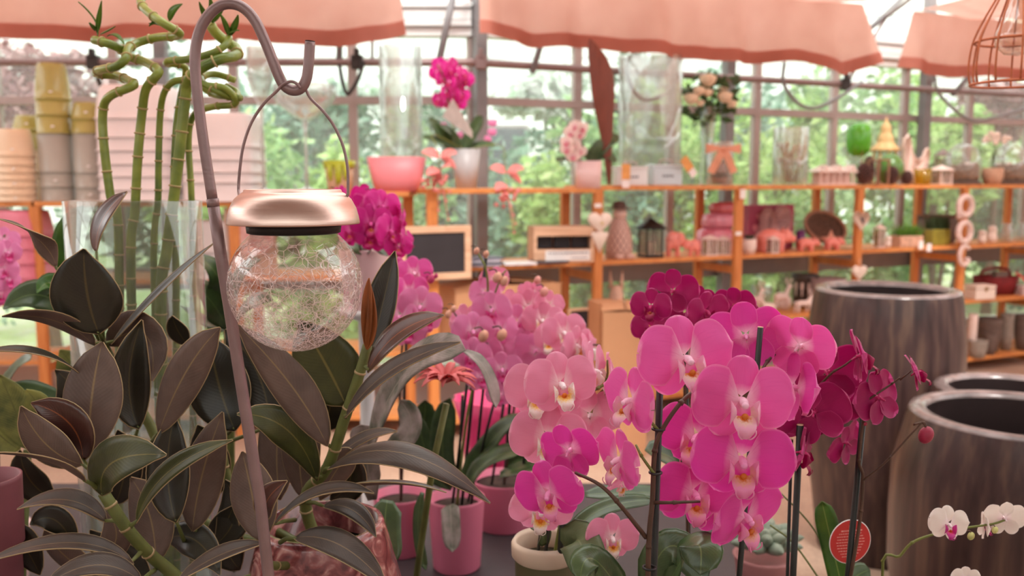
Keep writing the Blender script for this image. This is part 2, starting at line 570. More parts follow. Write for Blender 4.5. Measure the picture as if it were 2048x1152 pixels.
# slanted roof rods seen in the gaps between the cloths
ri = 0
for lab, (x0, y0), (x1, y1), lr, r in (('slanted roof rod above the magenta shelf orchid', (913, -40), (876, 132), 'R', 0.022),
                                   ('slanted roof rod below the middle salmon cloth', (1090, 60), (1064, 146), 'R', 0.02),
                                   ('slanted roof rod in the gap between two salmon cloths', (1832, -30), (1735, 62), 'R', 0.02),
                                   ('thin slanted roof rod beside the tall grey post', (1775, 30), (1690, 172), 'R', 0.012),
                                   ('upright roof rod below the cloth above the coupe glass', (680, 60), (678, 130), 'L', 0.02),
                                   ('thin upright roof rod beside the tall clear cylinder vase', (745, 60), (744, 130), 'L', 0.009),
                                   ('slanted roof rod near the wire cage lamp', (1965, 120), (1905, 190), 'R', 0.02)):
    n_ = NL if lr == 'L' else NR
    a_ = plane_hit(x0, y0, WB - n_ * 0.22, n_); b_ = plane_hit(x1, y1, WB - n_ * 0.22, n_)
    mb = MB(); mb.tube([a_, b_], r, 7)
    solo('roof_rod', mb, m_grey if r > 0.015 else m_pipe, lab, 'roof rod', b_)

# ------------------------------------------------------------------ salmon shade cloths
def cloth_mat(name, c1, c2, tr):
    m, nt, out = new_mat(name); L = nt.links.new
    tc = N(nt, 'ShaderNodeTexCoord')
    wv = N(nt, 'ShaderNodeTexWave'); wv.inputs['Scale'].default_value = 60; wv.inputs['Distortion'].default_value = 1.5; wv.bands_direction = 'Z'
    L(tc.outputs['Object'], wv.inputs['Vector'])
    nz = N(nt, 'ShaderNodeTexNoise'); nz.inputs['Scale'].default_value = 5; L(tc.outputs['Object'], nz.inputs['Vector'])
    ad = N(nt, 'ShaderNodeMath', operation='MULTIPLY_ADD'); ad.inputs[1].default_value = 0.3; L(wv.outputs['Fac'], ad.inputs[0]); L(nz.outputs['Fac'], ad.inputs[2])
    r = ramp(nt, [(0.3, lin(c2)), (0.9, lin(c1))], ad.outputs[0])
    d = N(nt, 'ShaderNodeBsdfDiffuse'); t = N(nt, 'ShaderNodeBsdfTranslucent')
    L(r.outputs[0], d.inputs['Color']); L(r.outputs[0], t.inputs['Color'])
    mx = N(nt, 'ShaderNodeMixShader'); mx.inputs[0].default_value = tr
    L(d.outputs[0], mx.inputs[1]); L(t.outputs[0], mx.inputs[2]); L(mx.outputs[0], out.inputs['Surface'])
    return m


m_cloth = cloth_mat('salmon_shade_cloth', (230, 184, 170), (218, 166, 152), 0.42)
m_hem = cloth_mat('salmon_hem', (212, 142, 126), (202, 130, 114), 0.4)


def interp(pts, x):
    if x <= pts[0][0]: return pts[0][1]
    for (x0, y0), (x1, y1) in zip(pts, pts[1:]):
        if x <= x1: return y0 + (y1 - y0) * (x - x0) / (x1 - x0)
    return pts[-1][1]


def shade(label, bottom, side_top, hit, n_, seed, inward=4.2, hem=0.085):
    """hanging cloth: bottom edge as px polyline; goes up to 3 m and then lies over the aisle towards the camera"""
    r = random.Random(seed)
    xs0, xs1 = bottom[0][0], bottom[-1][0]
    ph = [r.uniform(0, 6) for _ in range(4)]
    NU = 64
    t = Thing('shade_cloth', label, 'shade cloth', hit(xs0, interp(bottom, xs0)), group='salmon shade cloths under the glass roof')
    colz = []
    for i in range(NU + 1):
        u = i / NU
        bx = xs0 + (xs1 - xs0) * u; by = interp(bottom, bx)
        pb = hit(bx, by)
        tx = side_top[0] + (side_top[1] - side_top[0]) * u
        pt = hit(tx, 0); pt = V((pt.x, pt.y, 2.74))
        colz.append((u, pb, pt))

    def pos(u, pb, pt, w):      # w 0 bottom .. 1 top
        fold = (0.045 * math.sin(u * 31 + ph[0]) + 0.03 * math.sin(u * 57 + ph[1]) + 0.07 * math.sin(u * 13 + ph[2])) * (1 - w * 0.8)
        p = pb.lerp(pt, w)
        return p + n_ * fold

    def layer(w0, w1, rows, off):
        vs = []; fs = []
        for i, (u, pb, pt) in enumerate(colz):
            for j in range(rows + 1):
                vs.append(pos(u, pb, pt, w0 + (w1 - w0) * j / rows) + n_ * off)
        for i in range(NU):
            for j in range(rows):
                a = i * (rows + 1) + j
                fs.append((a, a + rows + 1, a + rows + 2, a + 1))
        return vs, fs
    drop = (colz[NU // 2][2].z - colz[NU // 2][1].z)
    mb = MB(); vs, fs = layer(0.02, 1.0, 10, 0); mb.add(vs, fs)
    # added part overhead, out of view, tints the light below salmon
    vs = []; fs = []
    for i, (u, pb, pt) in enumerate(colz):
        for j in range(9):
            q = pos(u, pb, pt, 1.0) - n_ * (inward * j / 8)
            q.z += -0.05 * math.sin(PI * ((j * 2) % 8) / 8) + 0.02 * math.sin(u * 20 + j) + 0.30 * j / 8
            vs.append(q)
    for i in range(NU):
        for j in range(8):
            a = i * 9 + j
            fs.append((a, a + 1, a + 10, a + 9))
    mb.add(vs, fs)
    t.part('cloth', mb, m_cloth)
    mb = MB()
    for off in (-0.006, 0.006):
        vs, fs = layer(0.0, hem / drop, 2, off); mb.add(vs, fs)
    t.part('hem', mb, m_hem)
    return t


shade('salmon shade cloth hanging behind the lucky bamboo and the shepherd hook',
      [(-260, 84), (0, 80), (120, 80), (260, 76), (420, 82), (560, 88), (640, 88), (700, 92), (745, 80), (810, 66)], (-260, 792),
      lambda x, y: hitL(x, y, 0.15), NL, 3)
shade('widest salmon shade cloth, hanging over the brown leaf and the rose bouquet',
      [(943, 72), (1000, 76), (1080, 92), (1180, 92), (1260, 106), (1330, 116), (1440, 122), (1540, 124), (1600, 120), (1650, 142), (1685, 152), (1745, 128)], (955, 1722),
      lambda x, y: hitR(x, y, 0.15), NR, 5)
shade('salmon shade cloth hanging behind the wire cage lamp',
      [(1815, 132), (1860, 144), (1900, 154), (1980, 156), (2060, 160), (2200, 168), (2330, 172)], (1832, 2330),
      lambda x, y: hitR(x, y, 0.15), NR, 9)

# ------------------------------------------------------------------ outdoors
m_ground = pm('lawn', (168, 196, 120), 0.9, 0, 0.3, 3, 0.3, 60, col2=(206, 204, 186))
mb = MB(); mb.add([V((-30, 5.9, -0.06)), V((30, 5.9, -0.06)), V((30, 45, -0.06)), V((-30, 45, -0.06))], [(0, 1, 2, 3)])
struct('ground_outside', mb, m_ground)


def leafmat(name, stops, trans=0.35):
    m, nt, out = new_mat(name); L = nt.links.new
    uv = N(nt, 'ShaderNodeUVMap'); sp = N(nt, 'ShaderNodeSeparateXYZ'); L(uv.outputs[0], sp.inputs[0])
    r = ramp(nt, [(p, lin(c)) for p, c in stops], sp.outputs['X'])
    d = N(nt, 'ShaderNodeBsdfPrincipled'); d.inputs['Roughness'].default_value = 0.55; L(r.outputs[0], d.inputs['Base Color'])
    t = N(nt, 'ShaderNodeBsdfTranslucent'); L(r.outputs[0], t.inputs['Color'])
    mx = N(nt, 'ShaderNodeMixShader'); mx.inputs[0].default_value = trans
    L(d.outputs[0], mx.inputs[1]); L(t.outputs[0], mx.inputs[2]); L(mx.outputs[0], out.inputs['Surface'])
    return m


LM = {
    'mid': leafmat('foliage_mid_green', [(0, (92, 136, 84)), (0.5, (140, 186, 120)), (1, (194, 220, 164))]),
    'light': leafmat('foliage_light_green', [(0, (130, 172, 96)), (0.5, (180, 216, 132)), (1, (222, 238, 176))]),
    'dark': leafmat('foliage_dark_green', [(0, (52, 90, 72)), (0.6, (84, 132, 104)), (1, (134, 172, 146))]),
    'teal': leafmat('foliage_teal_green', [(0, (92, 136, 118)), (0.6, (136, 178, 156)), (1, (192, 218, 202))]),
    'white': leafmat('white_blossom', [(0, (170, 200, 170)), (0.4, (232, 240, 234)), (1, (255, 255, 255))]),
    'red': leafmat('maple_red_leaves', [(0, (96, 58, 66)), (0.5, (164, 116, 120)), (1, (222, 190, 190))]),
}
m_bark = pm('bark', (104, 84, 72), 0.9, 0, 0.3, 25, 0.5)


def shrub(px, Y, top, rx, kind, label, n=1500, size=0.07, low=0.0, cat='shrub', name='garden_shrub'):
    r = random.Random(int(px * 7 + Y * 31))
    b0 = P(px, 361, Y); base = V((b0.x, Y, -0.06))
    tz = P(px, top, Y).z
    t = Thing(name, label, cat, base, group='plants in the garden behind the glass')
    cz = (tz + low) / 2; rz = (tz - low) / 2
    vs = []; fs = []; uvs = []
    lobes = [(V((r.uniform(-.6, .6) * rx, r.uniform(-.5, .5) * rx, r.uniform(-.75, .75) * rz)), r.uniform(0.35, 0.6)) for _ in range(9)] + [(V((0, 0, 0)), 0.8)]
    for i in range(n):
        c, k = lobes[r.randrange(len(lobes))]
        d = V((r.gauss(0, 1), r.gauss(0, 1), r.gauss(0, 1))).normalized() * (r.uniform(0.55, 1.0))
        p = V((base.x, base.y, cz)) + c + V((d.x * rx * k, d.y * rx * k, d.z * rz * k))
        if p.y < Y - rx: continue
        s = size * r.uniform(0.6, 1.4)
        a = V((r.gauss(0, 1), r.gauss(0, 1), r.gauss(0, 0.7))).normalized()
        bb = a.cross(V((r.gauss(0, 1), r.gauss(0, 1), r.gauss(0, 1)))).normalized()
        q = r.random(); o = len(vs)
        vs += [p - a * s, p + bb * s * 0.45, p + a * s, p - bb * s * 0.45]
        uvs += [(q, 0.5)] * 4
        fs.append((o, o + 1, o + 2, o + 3))
    mb = MB(); mb.add(vs, fs, 0, uvs)
    o = t.part('foliage', mb, LM[kind], smooth=False)
    o['kind'] = 'stuff'
    mb = MB()
    for j in range(3):
        e = V((base.x + r.uniform(-.3, .3) * rx, base.y + r.uniform(-.2, .2) * rx, cz + rz * 0.3))
        mb.tube(catmull([base + V((r.uniform(-.05, .05), 0, 0)), base.lerp(e, 0.5) + V((r.uniform(-.1, .1), 0, 0)), e], 3), [0.035, 0.032, 0.028, 0.024, 0.02, 0.016, 0.012][:7], 6)
    t.part('stem', mb, m_bark)
    return t


SHR = [
    (-60, 9.0, 190, 1.0, 'teal', 'teal green shrub outside beyond the cream pot stack', 1500, .07),
    (90, 8.2, 92, 0.62, 'red', 'red leaved maple outside behind the olive pot stack', 2200, .06, 1.7),
    (330, 9.5, 130, 0.95, 'dark', 'dark green conifer outside behind the lucky bamboo', 1900, .08),
    (430, 8.6, 250, 0.7, 'light', 'light green shrub outside behind the tall flute vase', 1500, .07),
    (580, 8.4, 215, 0.75, 'mid', 'mid green shrub outside behind the big coupe glass', 1700, .075),
    (690, 8.0, 300, 0.5, 'light', 'low pale green shrub outside behind the pink bowl', 1200, .065),
    (790, 8.8, 235, 0.62, 'mid', 'mid green shrub outside behind the tall clear cylinder vase', 1600, .07),
    (800, 10.5, 140, 0.8, 'white', 'white blossoming tree outside behind the clear cylinder vase', 2200, .08, 1.9),
    (620, 10.8, 165, 0.9, 'teal', 'teal green tree outside above the bubble lantern', 1800, .09, 1.2),
    (930, 9.2, 150, 0.5, 'dark', 'dark green conifer outside beside the wall corner post', 1600, .08),
    (1010, 8.2, 250, 0.55, 'teal', 'teal green shrub outside behind the hanging pink blossom', 1700, .065),
    (1075, 7.8, 320, 0.42, 'light', 'bright lime green shrub outside behind the middle shelf', 1500, .055),
    (980, 7.6, 430, 0.5, 'teal', 'low grey green grassy shrub outside behind the wooden crate', 1300, .06),
    (1090, 10.3, 142, 0.62, 'white', 'white blossoming tree outside between grey pot orchid and brown spathe', 2400, .08, 2.1),
    (1215, 10.0, 128, 0.75, 'dark', 'dark green conifer outside behind the tall brown leaf', 2000, .085),
    (1190, 8.6, 240, 0.45, 'mid', 'mid green shrub outside behind the white shelf orchid', 1400, .065),
    (1290, 9.2, 215, 0.6, 'teal', 'teal green shrub outside behind the two tin boxes', 1500, .07),
    (1395, 9.0, 200, 0.62, 'light', 'light green shrub outside behind the rose bouquet', 1700, .07),
    (1300, 11.5, 150, 0.9, 'light', 'tall pale green tree outside behind the clear cylinder', 1700, .1, 1.2),
    (1560, 9.6, 175, 0.75, 'light', 'yellow green tree outside above the house lantern', 1900, .075),
    (1490, 11.5, 150, 0.9, 'teal', 'hazy teal tree outside above the salmon bow', 1700, .09),
    (1680, 10.2, 150, 0.8, 'mid', 'mid green tree outside behind the green glass lantern', 1900, .08),
    (1780, 11.5, 165, 1.0, 'light', 'bright green tree outside behind the pagoda lantern', 1900, .09),
    (1880, 10.0, 185, 0.7, 'light', 'sunlit lime tree outside above the white rooster', 1900, .075, 1.2),
    (1990, 10.5, 165, 0.65, 'red', 'red leaved tree outside above the glass cloches', 2000, .07, 2.0),
    (1920, 12.0, 255, 0.9, 'mid', 'green hedge shrub outside behind the glass cloches', 1600, .08),
    (2060, 11.0, 270, 0.8, 'dark', 'dark green shrub outside at the far end of the shelves', 1500, .08),
    (2130, 12.5, 160, 1.1, 'light', 'tall pale tree outside beyond the end of the shelves', 1700, .1),
    (1640, 9.2, 330, 0.6, 'mid', 'low green shrub outside behind the pine cones', 1300, .06),
    (1450, 8.8, 400, 0.6, 'light', 'low pale shrub outside behind the pink bags', 1100, .06),
]
for s in SHR:
    px, Y, top, rx, kd, lab, n, sz = s[:8]
    tree = top < 205
    shrub(px, Y, top, rx, kd, lab, n, sz, s[8] if len(s) > 8 else 0.0, 'tree' if tree else 'shrub', 'garden_tree' if tree else 'garden_shrub')

# pale clad building far behind the garden
bb = Thing('pale_building', 'long white clad building far behind the garden', 'building', (0, 19, -0.06))
mb = MB(); mb.box((0, 19.4, 4.2), (46, 0.6, 8.5)); bb.part('wall', mb, pm('pale_cladding', (226, 230, 232), 0.8, 0, 0.04, 1), smooth=False)
cl = MB()
me = MB(); me.box((0, 0, 0), (46, 0.05, 0.36)); me = me.mesh('cladding_board', MATS['pale_cladding'], (0, 0, 0), False)
for k in range(14):
    link('cladding_board', me, bb.o, (0, 0.07, 2.6 + k * 0.42))
for k in range(9):
    mb = MB(); x = -18 + k * 4.4
    mb.box((x, 19.06, 2.0), (1.5, 0.08, 1.3)); w = bb.part('window', mb, m_grey, smooth=False)
    mb = MB(); mb.box((x, 19.01, 2.0), (1.35, 0.03, 1.15)); bb.part('pane', mb, pm('dark_pane', (70, 84, 92), 0.1), w, smooth=False)
# ================================================================== SHELVES
WU = 1.071; DEP = 0.42
LEV = [1.47, 1.01, 0.58, 0.12]
ROT_R = math.atan2(UR.y, UR.x)


def shelf_unit(a, u, n, w, levels, label, braces=True, last=False, back=True):
    t = Thing('shelf_unit', label, 'shelf', (a.x, a.y, 0), group='pine shelf units along the glass wall')
    top = max(levels)
    for k in ([0, 1] if last else [0]):
        p = a + u * (w * k)
        mb = MB(); bar(mb, V((p.x, p.y, 0)), V((p.x, p.y, top)), u, n, 0.058, 0.04); bevel(t.part('post', mb, m_woodv, smooth=False), 0.004)
        q = p + n * DEP
        mb = MB(); bar(mb, V((q.x, q.y, 0)), V((q.x, q.y, top - 0.03)), u, n, 0.058, 0.04); bevel(t.part('post', mb, m_woodv, smooth=False), 0.004)
        if braces:
            for z in levels[1:]:
                mb = MB(); p0 = p + n * 0.03 + V((0, 0, z - 0.10)); q0 = q - n * 0.03 + V((0, 0, z - 0.10))
                bar(mb, V((p0.x, p0.y, z - 0.1)), V((q0.x, q0.y, z - 0.1)), n, u, 0.05, 0.022); t.part('side_rail', mb, m_woodv, smooth=False)
    for z in levels:
        mb = MB()
        e = 0.031 if z < top else -0.01
        p0 = a + u * e - n * (0.022 if z == top else 0.0); p1 = a + u * (w - e) - n * (0.022 if z == top else 0.0)
        dq = n * (DEP + 0.02)
        mb.hexa([V((x.x, x.y, z - 0.028)) for x in (p0, p1, p1 + dq, p0 + dq)], [V((x.x, x.y, z)) for x in (p0, p1, p1 + dq, p0 + dq)])
        bevel(t.part('shelf_board', mb, m_wood, smooth=False), 0.003)
    return t


labs = ['pine shelf unit carrying the grey potted orchid and the chalkboard', 'pine shelf unit with tin boxes on top and the black lantern',
        'pine shelf unit with the pink pigs and the heart box', 'pine shelf unit with pine cones on top and grass planters',
        'pine shelf unit with glass cloches, white owls and a red gift box', 'pine shelf unit beyond the red gift basket']
for k, lab in enumerate(labs):
    t_ = k + 2
    shelf_unit(FR0 + UR * (WU * (t_ - 3)), UR, NR, WU, LEV if k else [1.455, 1.01, 0.58, 0.12], lab, last=(k == len(labs) - 1))
shelf_unit(V((-1.60, FL_Y, 0)), UL, NL, 1.0, [1.437, 0.95, 0.5, 0.12], 'pine shelf unit with the pink bowl and the tall glass vases')
shelf_unit(V((-2.747, FL_Y, 0)), UL, NL, 1.147, [1.381, 0.93, 0.5, 0.12], 'pine shelf unit with the stacks of pale pink planters')
shelf_unit(V((-3.89, FL_Y, 0)), UL, NL, 1.143, [1.381, 0.80, 0.45, 0.12], 'pine shelf unit with the cream and olive pot stacks')


def spot(x0, x1, ytop, level, d=0.12, left=False, base=None):
    """base point, width and height in metres of a thing on a shelf board, from its outline in the photo"""
    px = (x0 + x1) / 2; hit = hitL if left else hitR
    q = hit(px, base if base else ytop, d)
    loc = V((q.x, q.y, level))
    s = (q.y * math.cos(PITCH) - (q.z - 1.5) * math.sin(PITCH)) / F
    w = (x1 - x0) * s
    h = hit(px, ytop, d).z - level
    return loc, w, h


m_olive = pm('olive_glaze', (176, 164, 92), 0.25, 0, 0.06, 8, coat=0.3)
m_sage = pm('sage_grey_glaze', (176, 172, 162), 0.35, 0, 0.05, 8, coat=0.2)
m_cream = pm('cream_plastic', (238, 208, 176), 0.45, 0, 0.04, 8)
m_blush = pm('blush_white_plastic', (242, 230, 230), 0.5, 0, 0.03, 5)
m_rose = pm('rose_plastic', (222, 128, 150), 0.45, 0, 0.05, 8)
m_greypl = pm('grey_white_plastic', (206, 196, 196), 0.5, 0, 0.04, 6)
m_tag = pm('price_tag_white', (246, 240, 238), 0.6, 0, 0.02, 30)
m_tagred = pm('price_tag_red', (200, 60, 80), 0.6, 0, 0.02, 30)
m_clear = glass_mat('clear_vase_glass', (244, 249, 247), 0.06, 0.62, 0.08, (248, 250, 248))


def pot_stack(cx, wpx, ys, mats, label, group, d, left=True, level=1.381, sq=2.0, taper=0.78, name='stacked_pot', cat='pot', n=24, labels=None):
    """upside-down pots nested on one another: ys = visible top edge of every pot (px), then the bottom of the stack"""
    loc, w, h = spot(cx - wpx / 2, cx + wpx / 2, ys[0], level, d, left, 380)
    hit = hitL if left else hitR
    zs = [hit(cx, y, d).z for y in ys]
    hp = max(0.10, zs[0] - zs[1] + 0.02)
    r = w / 2
    for k in range(len(ys) - 1):
        z1, z0 = zs[k], zs[k + 1]
        if k == len(ys) - 2: z0 = level
        rt = r * taper if k == 0 else r * 0.965
        mb = MB()
        if k == 0:
            prof = [(r, 0), (r * 1.0, 0.006)] + [(r * (0.965 + (taper - 0.965) * (q ** 1.5)), 0.006 + (z1 - z0 - 0.02) * q) for q in (0.02, 0.25, 0.5, 0.75, 0.95)] + [(r * (taper - 0.05), z1 - z0 - 0.002), (r * 0.3, z1 - z0)]
        else:
            prof = [(r, 0), (r, 0.005), (r * 0.965, 0.009), (r * 0.955, z1 - z0 - 0.002), (r * 0.5, z1 - z0)]
        mb.lathe(prof, (0, 0, 0), n, 0, sq)
        lb = labels[k] if labels else (['topmost', 'second', 'third', 'fourth', 'fifth', 'sixth', 'seventh'][k] + (' ' if k == 0 else ' from the top, ') + label)
        t = Thing(name, lb, cat, (loc.x, loc.y, z0), group)
        t.part('body', mb, mats[k], local=True)
        if k % 2 == 0 and wpx < 100:
            g = MB(); g.box((r * 0.35, -r * 0.93 - 0.003, min(z1 - z0, 0.07) * 0.55), (0.018, 0.002, 0.009))
            t.part('price_tag', g, m_tag, local=True, smooth=False)


pot_stack(36, 74, [258, 313, 331, 346, 360, 375, 390, 403], [m_cream] * 7, 'cream plastic pot nested in the short cream stack', 'cream pots stacked upside down', 0.06)
pot_stack(66, 62, [231, 262, 300, 345, 403], [m_olive, m_olive, m_cream, m_cream], 'pot in the stack half hidden behind the short cream stack', 'pots stacked behind the cream pots', 0.30)
pot_stack(117, 68, [127, 200, 232, 268, 345, 374, 403], [m_olive, m_olive, m_olive, m_sage, m_sage, m_sage], '', 'tall olive and sage pot stack', 0.12, labels=[
    'olive glazed pot upside down on top of the tallest pot stack', 'upper olive pot rim nested below the tallest stack top', 'lower olive pot rim resting on the sage pots of the tallest stack',
    'sage grey pot directly below the olive pots of the tallest stack', 'second lowest sage pot of the tallest stack', 'lowest sage pot of the tallest stack on the shelf board'])
pot_stack(183, 62, [205, 240, 268, 346, 376, 403], [m_olive, m_olive, m_sage, m_sage, m_sage], '', 'shorter olive and sage pot stack', 0.12, labels=[
    'olive pot upside down on top of the stack beside the tallest one', 'olive pot rim second from the top beside the tallest stack', 'sage pot right under the two olive pots beside the pink planters',
    'second lowest sage pot beside the pink planters', 'lowest sage pot beside the pink planters'])
pot_stack(292, 146, [174, 242, 278, 304, 330, 354, 380, 403], [m_blush] * 7, 'blush white square planter nested in the taller pale stack', 'blush planters in the taller stack', 0.16, sq=7, taper=0.86, name='square_planter', cat='planter', n=32)
pot_stack(452, 142, [229, 296, 322, 346, 366, 403], [m_blush] * 5, 'blush white square planter nested in the shorter pale stack', 'blush planters in the shorter stack', 0.16, sq=7, taper=0.88, name='square_planter', cat='planter', n=32)
pot_stack(30, 112, [420, 470, 495, 524, 553, 690], [m_rose] * 5, 'rose pink square planter in the stack under the cream pots', 'rose planters under the cream pots', 0.10, level=0.80, sq=7, taper=0.86, name='square_planter', cat='planter', n=32)
pot_stack(425, 95, [440, 502, 522, 540, 556], [m_greypl] * 4, 'grey white square planter below the shorter pale stack', 'grey planters on the second shelf', 0.12, level=0.93, sq=7, taper=0.86, name='square_planter', cat='planter', n=32)


def lathe_thing(name, label, cat, prof, mat, loc, n=24, group=None, part='body', sq=2.0, rotz=0.0, sy=1.0):
    t = Thing(name, label, cat, loc, group, rotz)
    mb = MB(); mb.lathe(prof, (0, 0, 0), n, 0, sq, 1.0, sy)
    t.part(part, mb, mat, local=True)
    return t


def gvase(x0, x1, ytop, label, d=0.2, left=False, level=None, kind='cyl', name='glass_vase', wall=0.004, mat=None, sy=1.0):
    level = level if level is not None else (1.437 if left else 1.47)
    loc, w, h = spot(x0, x1, ytop, level, d, left)
    r = w / 2; mat = mat or m_clear
    if kind == 'cyl':
        prof = [(r * 0.96, 0), (r, 0.01), (r, h), (r - wall, h), (r - wall, 0.02), (0.0, 0.016)]
        return lathe_thing(name, label, 'vase', prof, mat, loc, 28, sy=sy)
    t = Thing(name, label, 'vase', loc)
    solid = glass_mat('solid_stem_glass', (226, 234, 230), .22, .7, .30, (250, 250, 248))
    mat = glass_mat('thin_bowl_glass', (238, 244, 242), .10, .75, .14, (250, 250, 248))
    if kind == 'coupe':
        f = MB(); f.lathe([(r * 0.62, 0), (r * 0.62, 0.004), (r * 0.25, 0.012), (0.012, 0.03)], n=28); t.part('foot', f, solid, local=True)
        s = MB(); s.lathe([(0.012, 0.03), (0.0095, h * 0.3), (0.010, h * 0.55), (0.017, h * 0.66)], n=14); t.part('stem', s, solid, local=True)
        bw = MB(); bw.lathe([(0.017, h * 0.66), (r * 0.45, h * 0.72), (r * 0.85, h * 0.82), (r, h * 0.91), (r * 0.96, h), (r * 0.94, h), (r * 0.975, h * 0.91), (r * 0.83, h * 0.825), (0.0, h * 0.69)], n=32); t.part('bowl', bw, mat, local=True)
    else:
        f = MB(); f.lathe([(r * 1.0, 0), (r * 1.0, 0.004), (r * 0.3, 0.012), (0.012, 0.03)], n=24); t.part('foot', f, solid, local=True)
        s = MB(); s.lathe([(0.012, 0.03), (0.010, h * 0.45), (0.016, h * 0.6)], n=14); t.part('stem', s, solid, local=True)
        bw = MB(); bw.lathe([(0.016, h * 0.6), (r * 0.6, h * 0.67), (r * 0.95, h * 0.78), (r, h), (r * 0.95, h), (r * 0.9, h * 0.78), (0.0, h * 0.63)], n=28); t.part('bowl', bw, mat, local=True)
    return t


gvase(492, 545, 95, 'tall clear footed flute vase beside the pale planter stack', 0.03, True, kind='flute')
gvase(545, 672, 170, 'huge clear coupe glass on a tall stem beside the pale planters', 0.10, True, kind='coupe')
gvase(757, 843, 92, 'tall clear cylinder vase behind the pink bowl', 0.27, True, sy=.8)
gvase(1238, 1366, 112, 'wide clear glass cylinder standing behind the tin boxes', 0.25, sy=.55)
gvase(1548, 1618, 255, 'frosty clear cylinder jar filled with beige sprigs', 0.2)

# small cup with lime rim
loc, w, h = spot(646, 712, 322, 1.437, 0.08, True)
t = Thing('lime_rim_pot', 'small beige square pot with lime green paint running over its rim', 'pot', loc)
mb = MB(); mb.lathe([(w * .33, 0), (w * .45, h), (w * .41, h), (w * .38, h * .7), (0, h * .68)], n=24, sq=4); t.part('body', mb, pm('beige_clay', (222, 190, 160), 0.6), local=True)
mb = MB(); mb.lathe([(w * .455, h * .78), (w * .47, h * 1.01), (w * .42, h * 1.01)], n=24, sq=4)
for a_ in (-0.5, 0.0, 0.15, 0.6): mb.tube([(w * .44 * a_, -w * .44, h * .9), (w * .42 * a_, -w * .40, h * .55), (w * .42 * a_, -w * .37, h * (.25 + .2 * abs(a_)))], [0.018, 0.016, 0.008], 6)
t.part('lime_glaze', mb, pm('lime_glaze', (186, 192, 52), 0.35), local=True)

# pink bowl
loc, w, h = spot(733, 853, 314, 1.437, 0.06, True)
t = Thing('pink_bowl', 'large plain pink oval bowl beside the lime rimmed pot', 'bowl', loc)
mb = MB(); mb.lathe([(w * .36, 0), (w * .42, h * .35), (w * .5, h), (w * .47, h), (w * .40, h * .4), (0, h * .3)], n=36, sy=0.5); t.part('body', mb, pm('dusty_pink_glaze', (228, 130, 138), 0.45, 0, 0.04, 6), local=True)

# chalkboard on the second shelf, leaning at the front
def chalkboard(x0, x1, y0, y1, d, label, left=False):
    hit = hitR
    q = hit((x0 + x1) / 2, y1, d); s = q.y / F
    a = hit(x0, y1, d); b_ = hit(x1, y1, d); w = (b_ - a).length; h = hit((x0 + x1) / 2, y0, d).z - q.z
    t = Thing('chalkboard', label, 'chalkboard', q, 'chalkboards', ROT_R)
    fw = w * 0.09
    for bx, bz, sx, sz in ((0, fw / 2, w, fw), (0, h - fw / 2, w, fw), (-w / 2 + fw / 2, h / 2, fw, h - 2 * fw), (w / 2 - fw / 2, h / 2, fw, h - 2 * fw)):
        mb = MB(); mb.box((bx, 0, bz), (sx, 0.022, sz)); bevel(t.part('frame_bar', mb, m_ltwood, local=True, smooth=False), 0.003)
    mb = MB(); mb.box((0, 0.004, h / 2), (w - 2 * fw + 0.004, 0.008, h - 2 * fw + 0.004)); t.part('slate', mb, pm('chalk_slate', (46, 40, 44), 0.7, 0, 0.15, 9), local=True, smooth=False)
    return t


m_ltwood = wood('light_wood', (232, 190, 158), (206, 158, 126), 0.55, 0)
chalkboard(800, 943, 452, 560, -0.06, 'large framed chalkboard leaning against the shelf behind the magenta orchid')
chalkboard(1136, 1186, 616, 663, 0.01, 'small framed chalkboard standing on the third shelf beside the donkey doll')

# wooden crate with dark openings
loc, w, h = spot(1060, 1182, 452, 1.01, 0.10, base=500)
t = Thing('wooden_crate', 'light wooden crate with three dark openings and a printed front panel', 'crate', loc, rotz=ROT_R * 0.4)
for c, s_ in (((0, 0, h - .012), (w, .2, .024)), ((0, 0, .012), (w, .2, .024)), ((-w / 2 + .01, 0, h / 2), (.02, .2, h - .05)), ((w / 2 - .01, 0, h / 2), (.02, .2, h - .05)), ((0, -.09, h * .2), (w - .04, .02, h * .34)), ((0, -.09, h * .82), (w - .04, .02, h * .16)), ((0, .09, h / 2), (w - .04, .015, h - .05))):
    mb = MB(); mb.box(c, s_); bevel(t.part('plank', mb, m_ltwood, local=True, smooth=False), 0.002)
for k in (-1, 0, 1):
    mb = MB(); mb.box((k * w * .3, -.03, h * .56), (w * .27, .02, h * .34)); t.part('opening_shade_panel', mb, MATS['chalk_slate'], local=True, smooth=False)  # dark sheets standing in for the shade inside the openings
mb = MB(); mb.box((w * .06, -.1005, h * .2), (w * .74, .002, h * .28)); lb = t.part('printed_label', mb, m_tag, local=True, smooth=False)
mb = MB()
m_ink = pm('dark_ink', (64, 62, 84), 0.7)
r_ = random.Random(4); x = -w * .26
while x < w * .38:
    l = r_.uniform(.008, .022); mb.box((x + l / 2, -.102, h * .27), (l, .001, .008)); x += l + .006
x = w * .12
while x < w * .36:
    l = r_.uniform(.006, .014); mb.box((x + l / 2, -.102, h * .13), (l, .001, .005)); x += l + .006
t.part('print', mb, m_ink, lb, local=True, smooth=False)

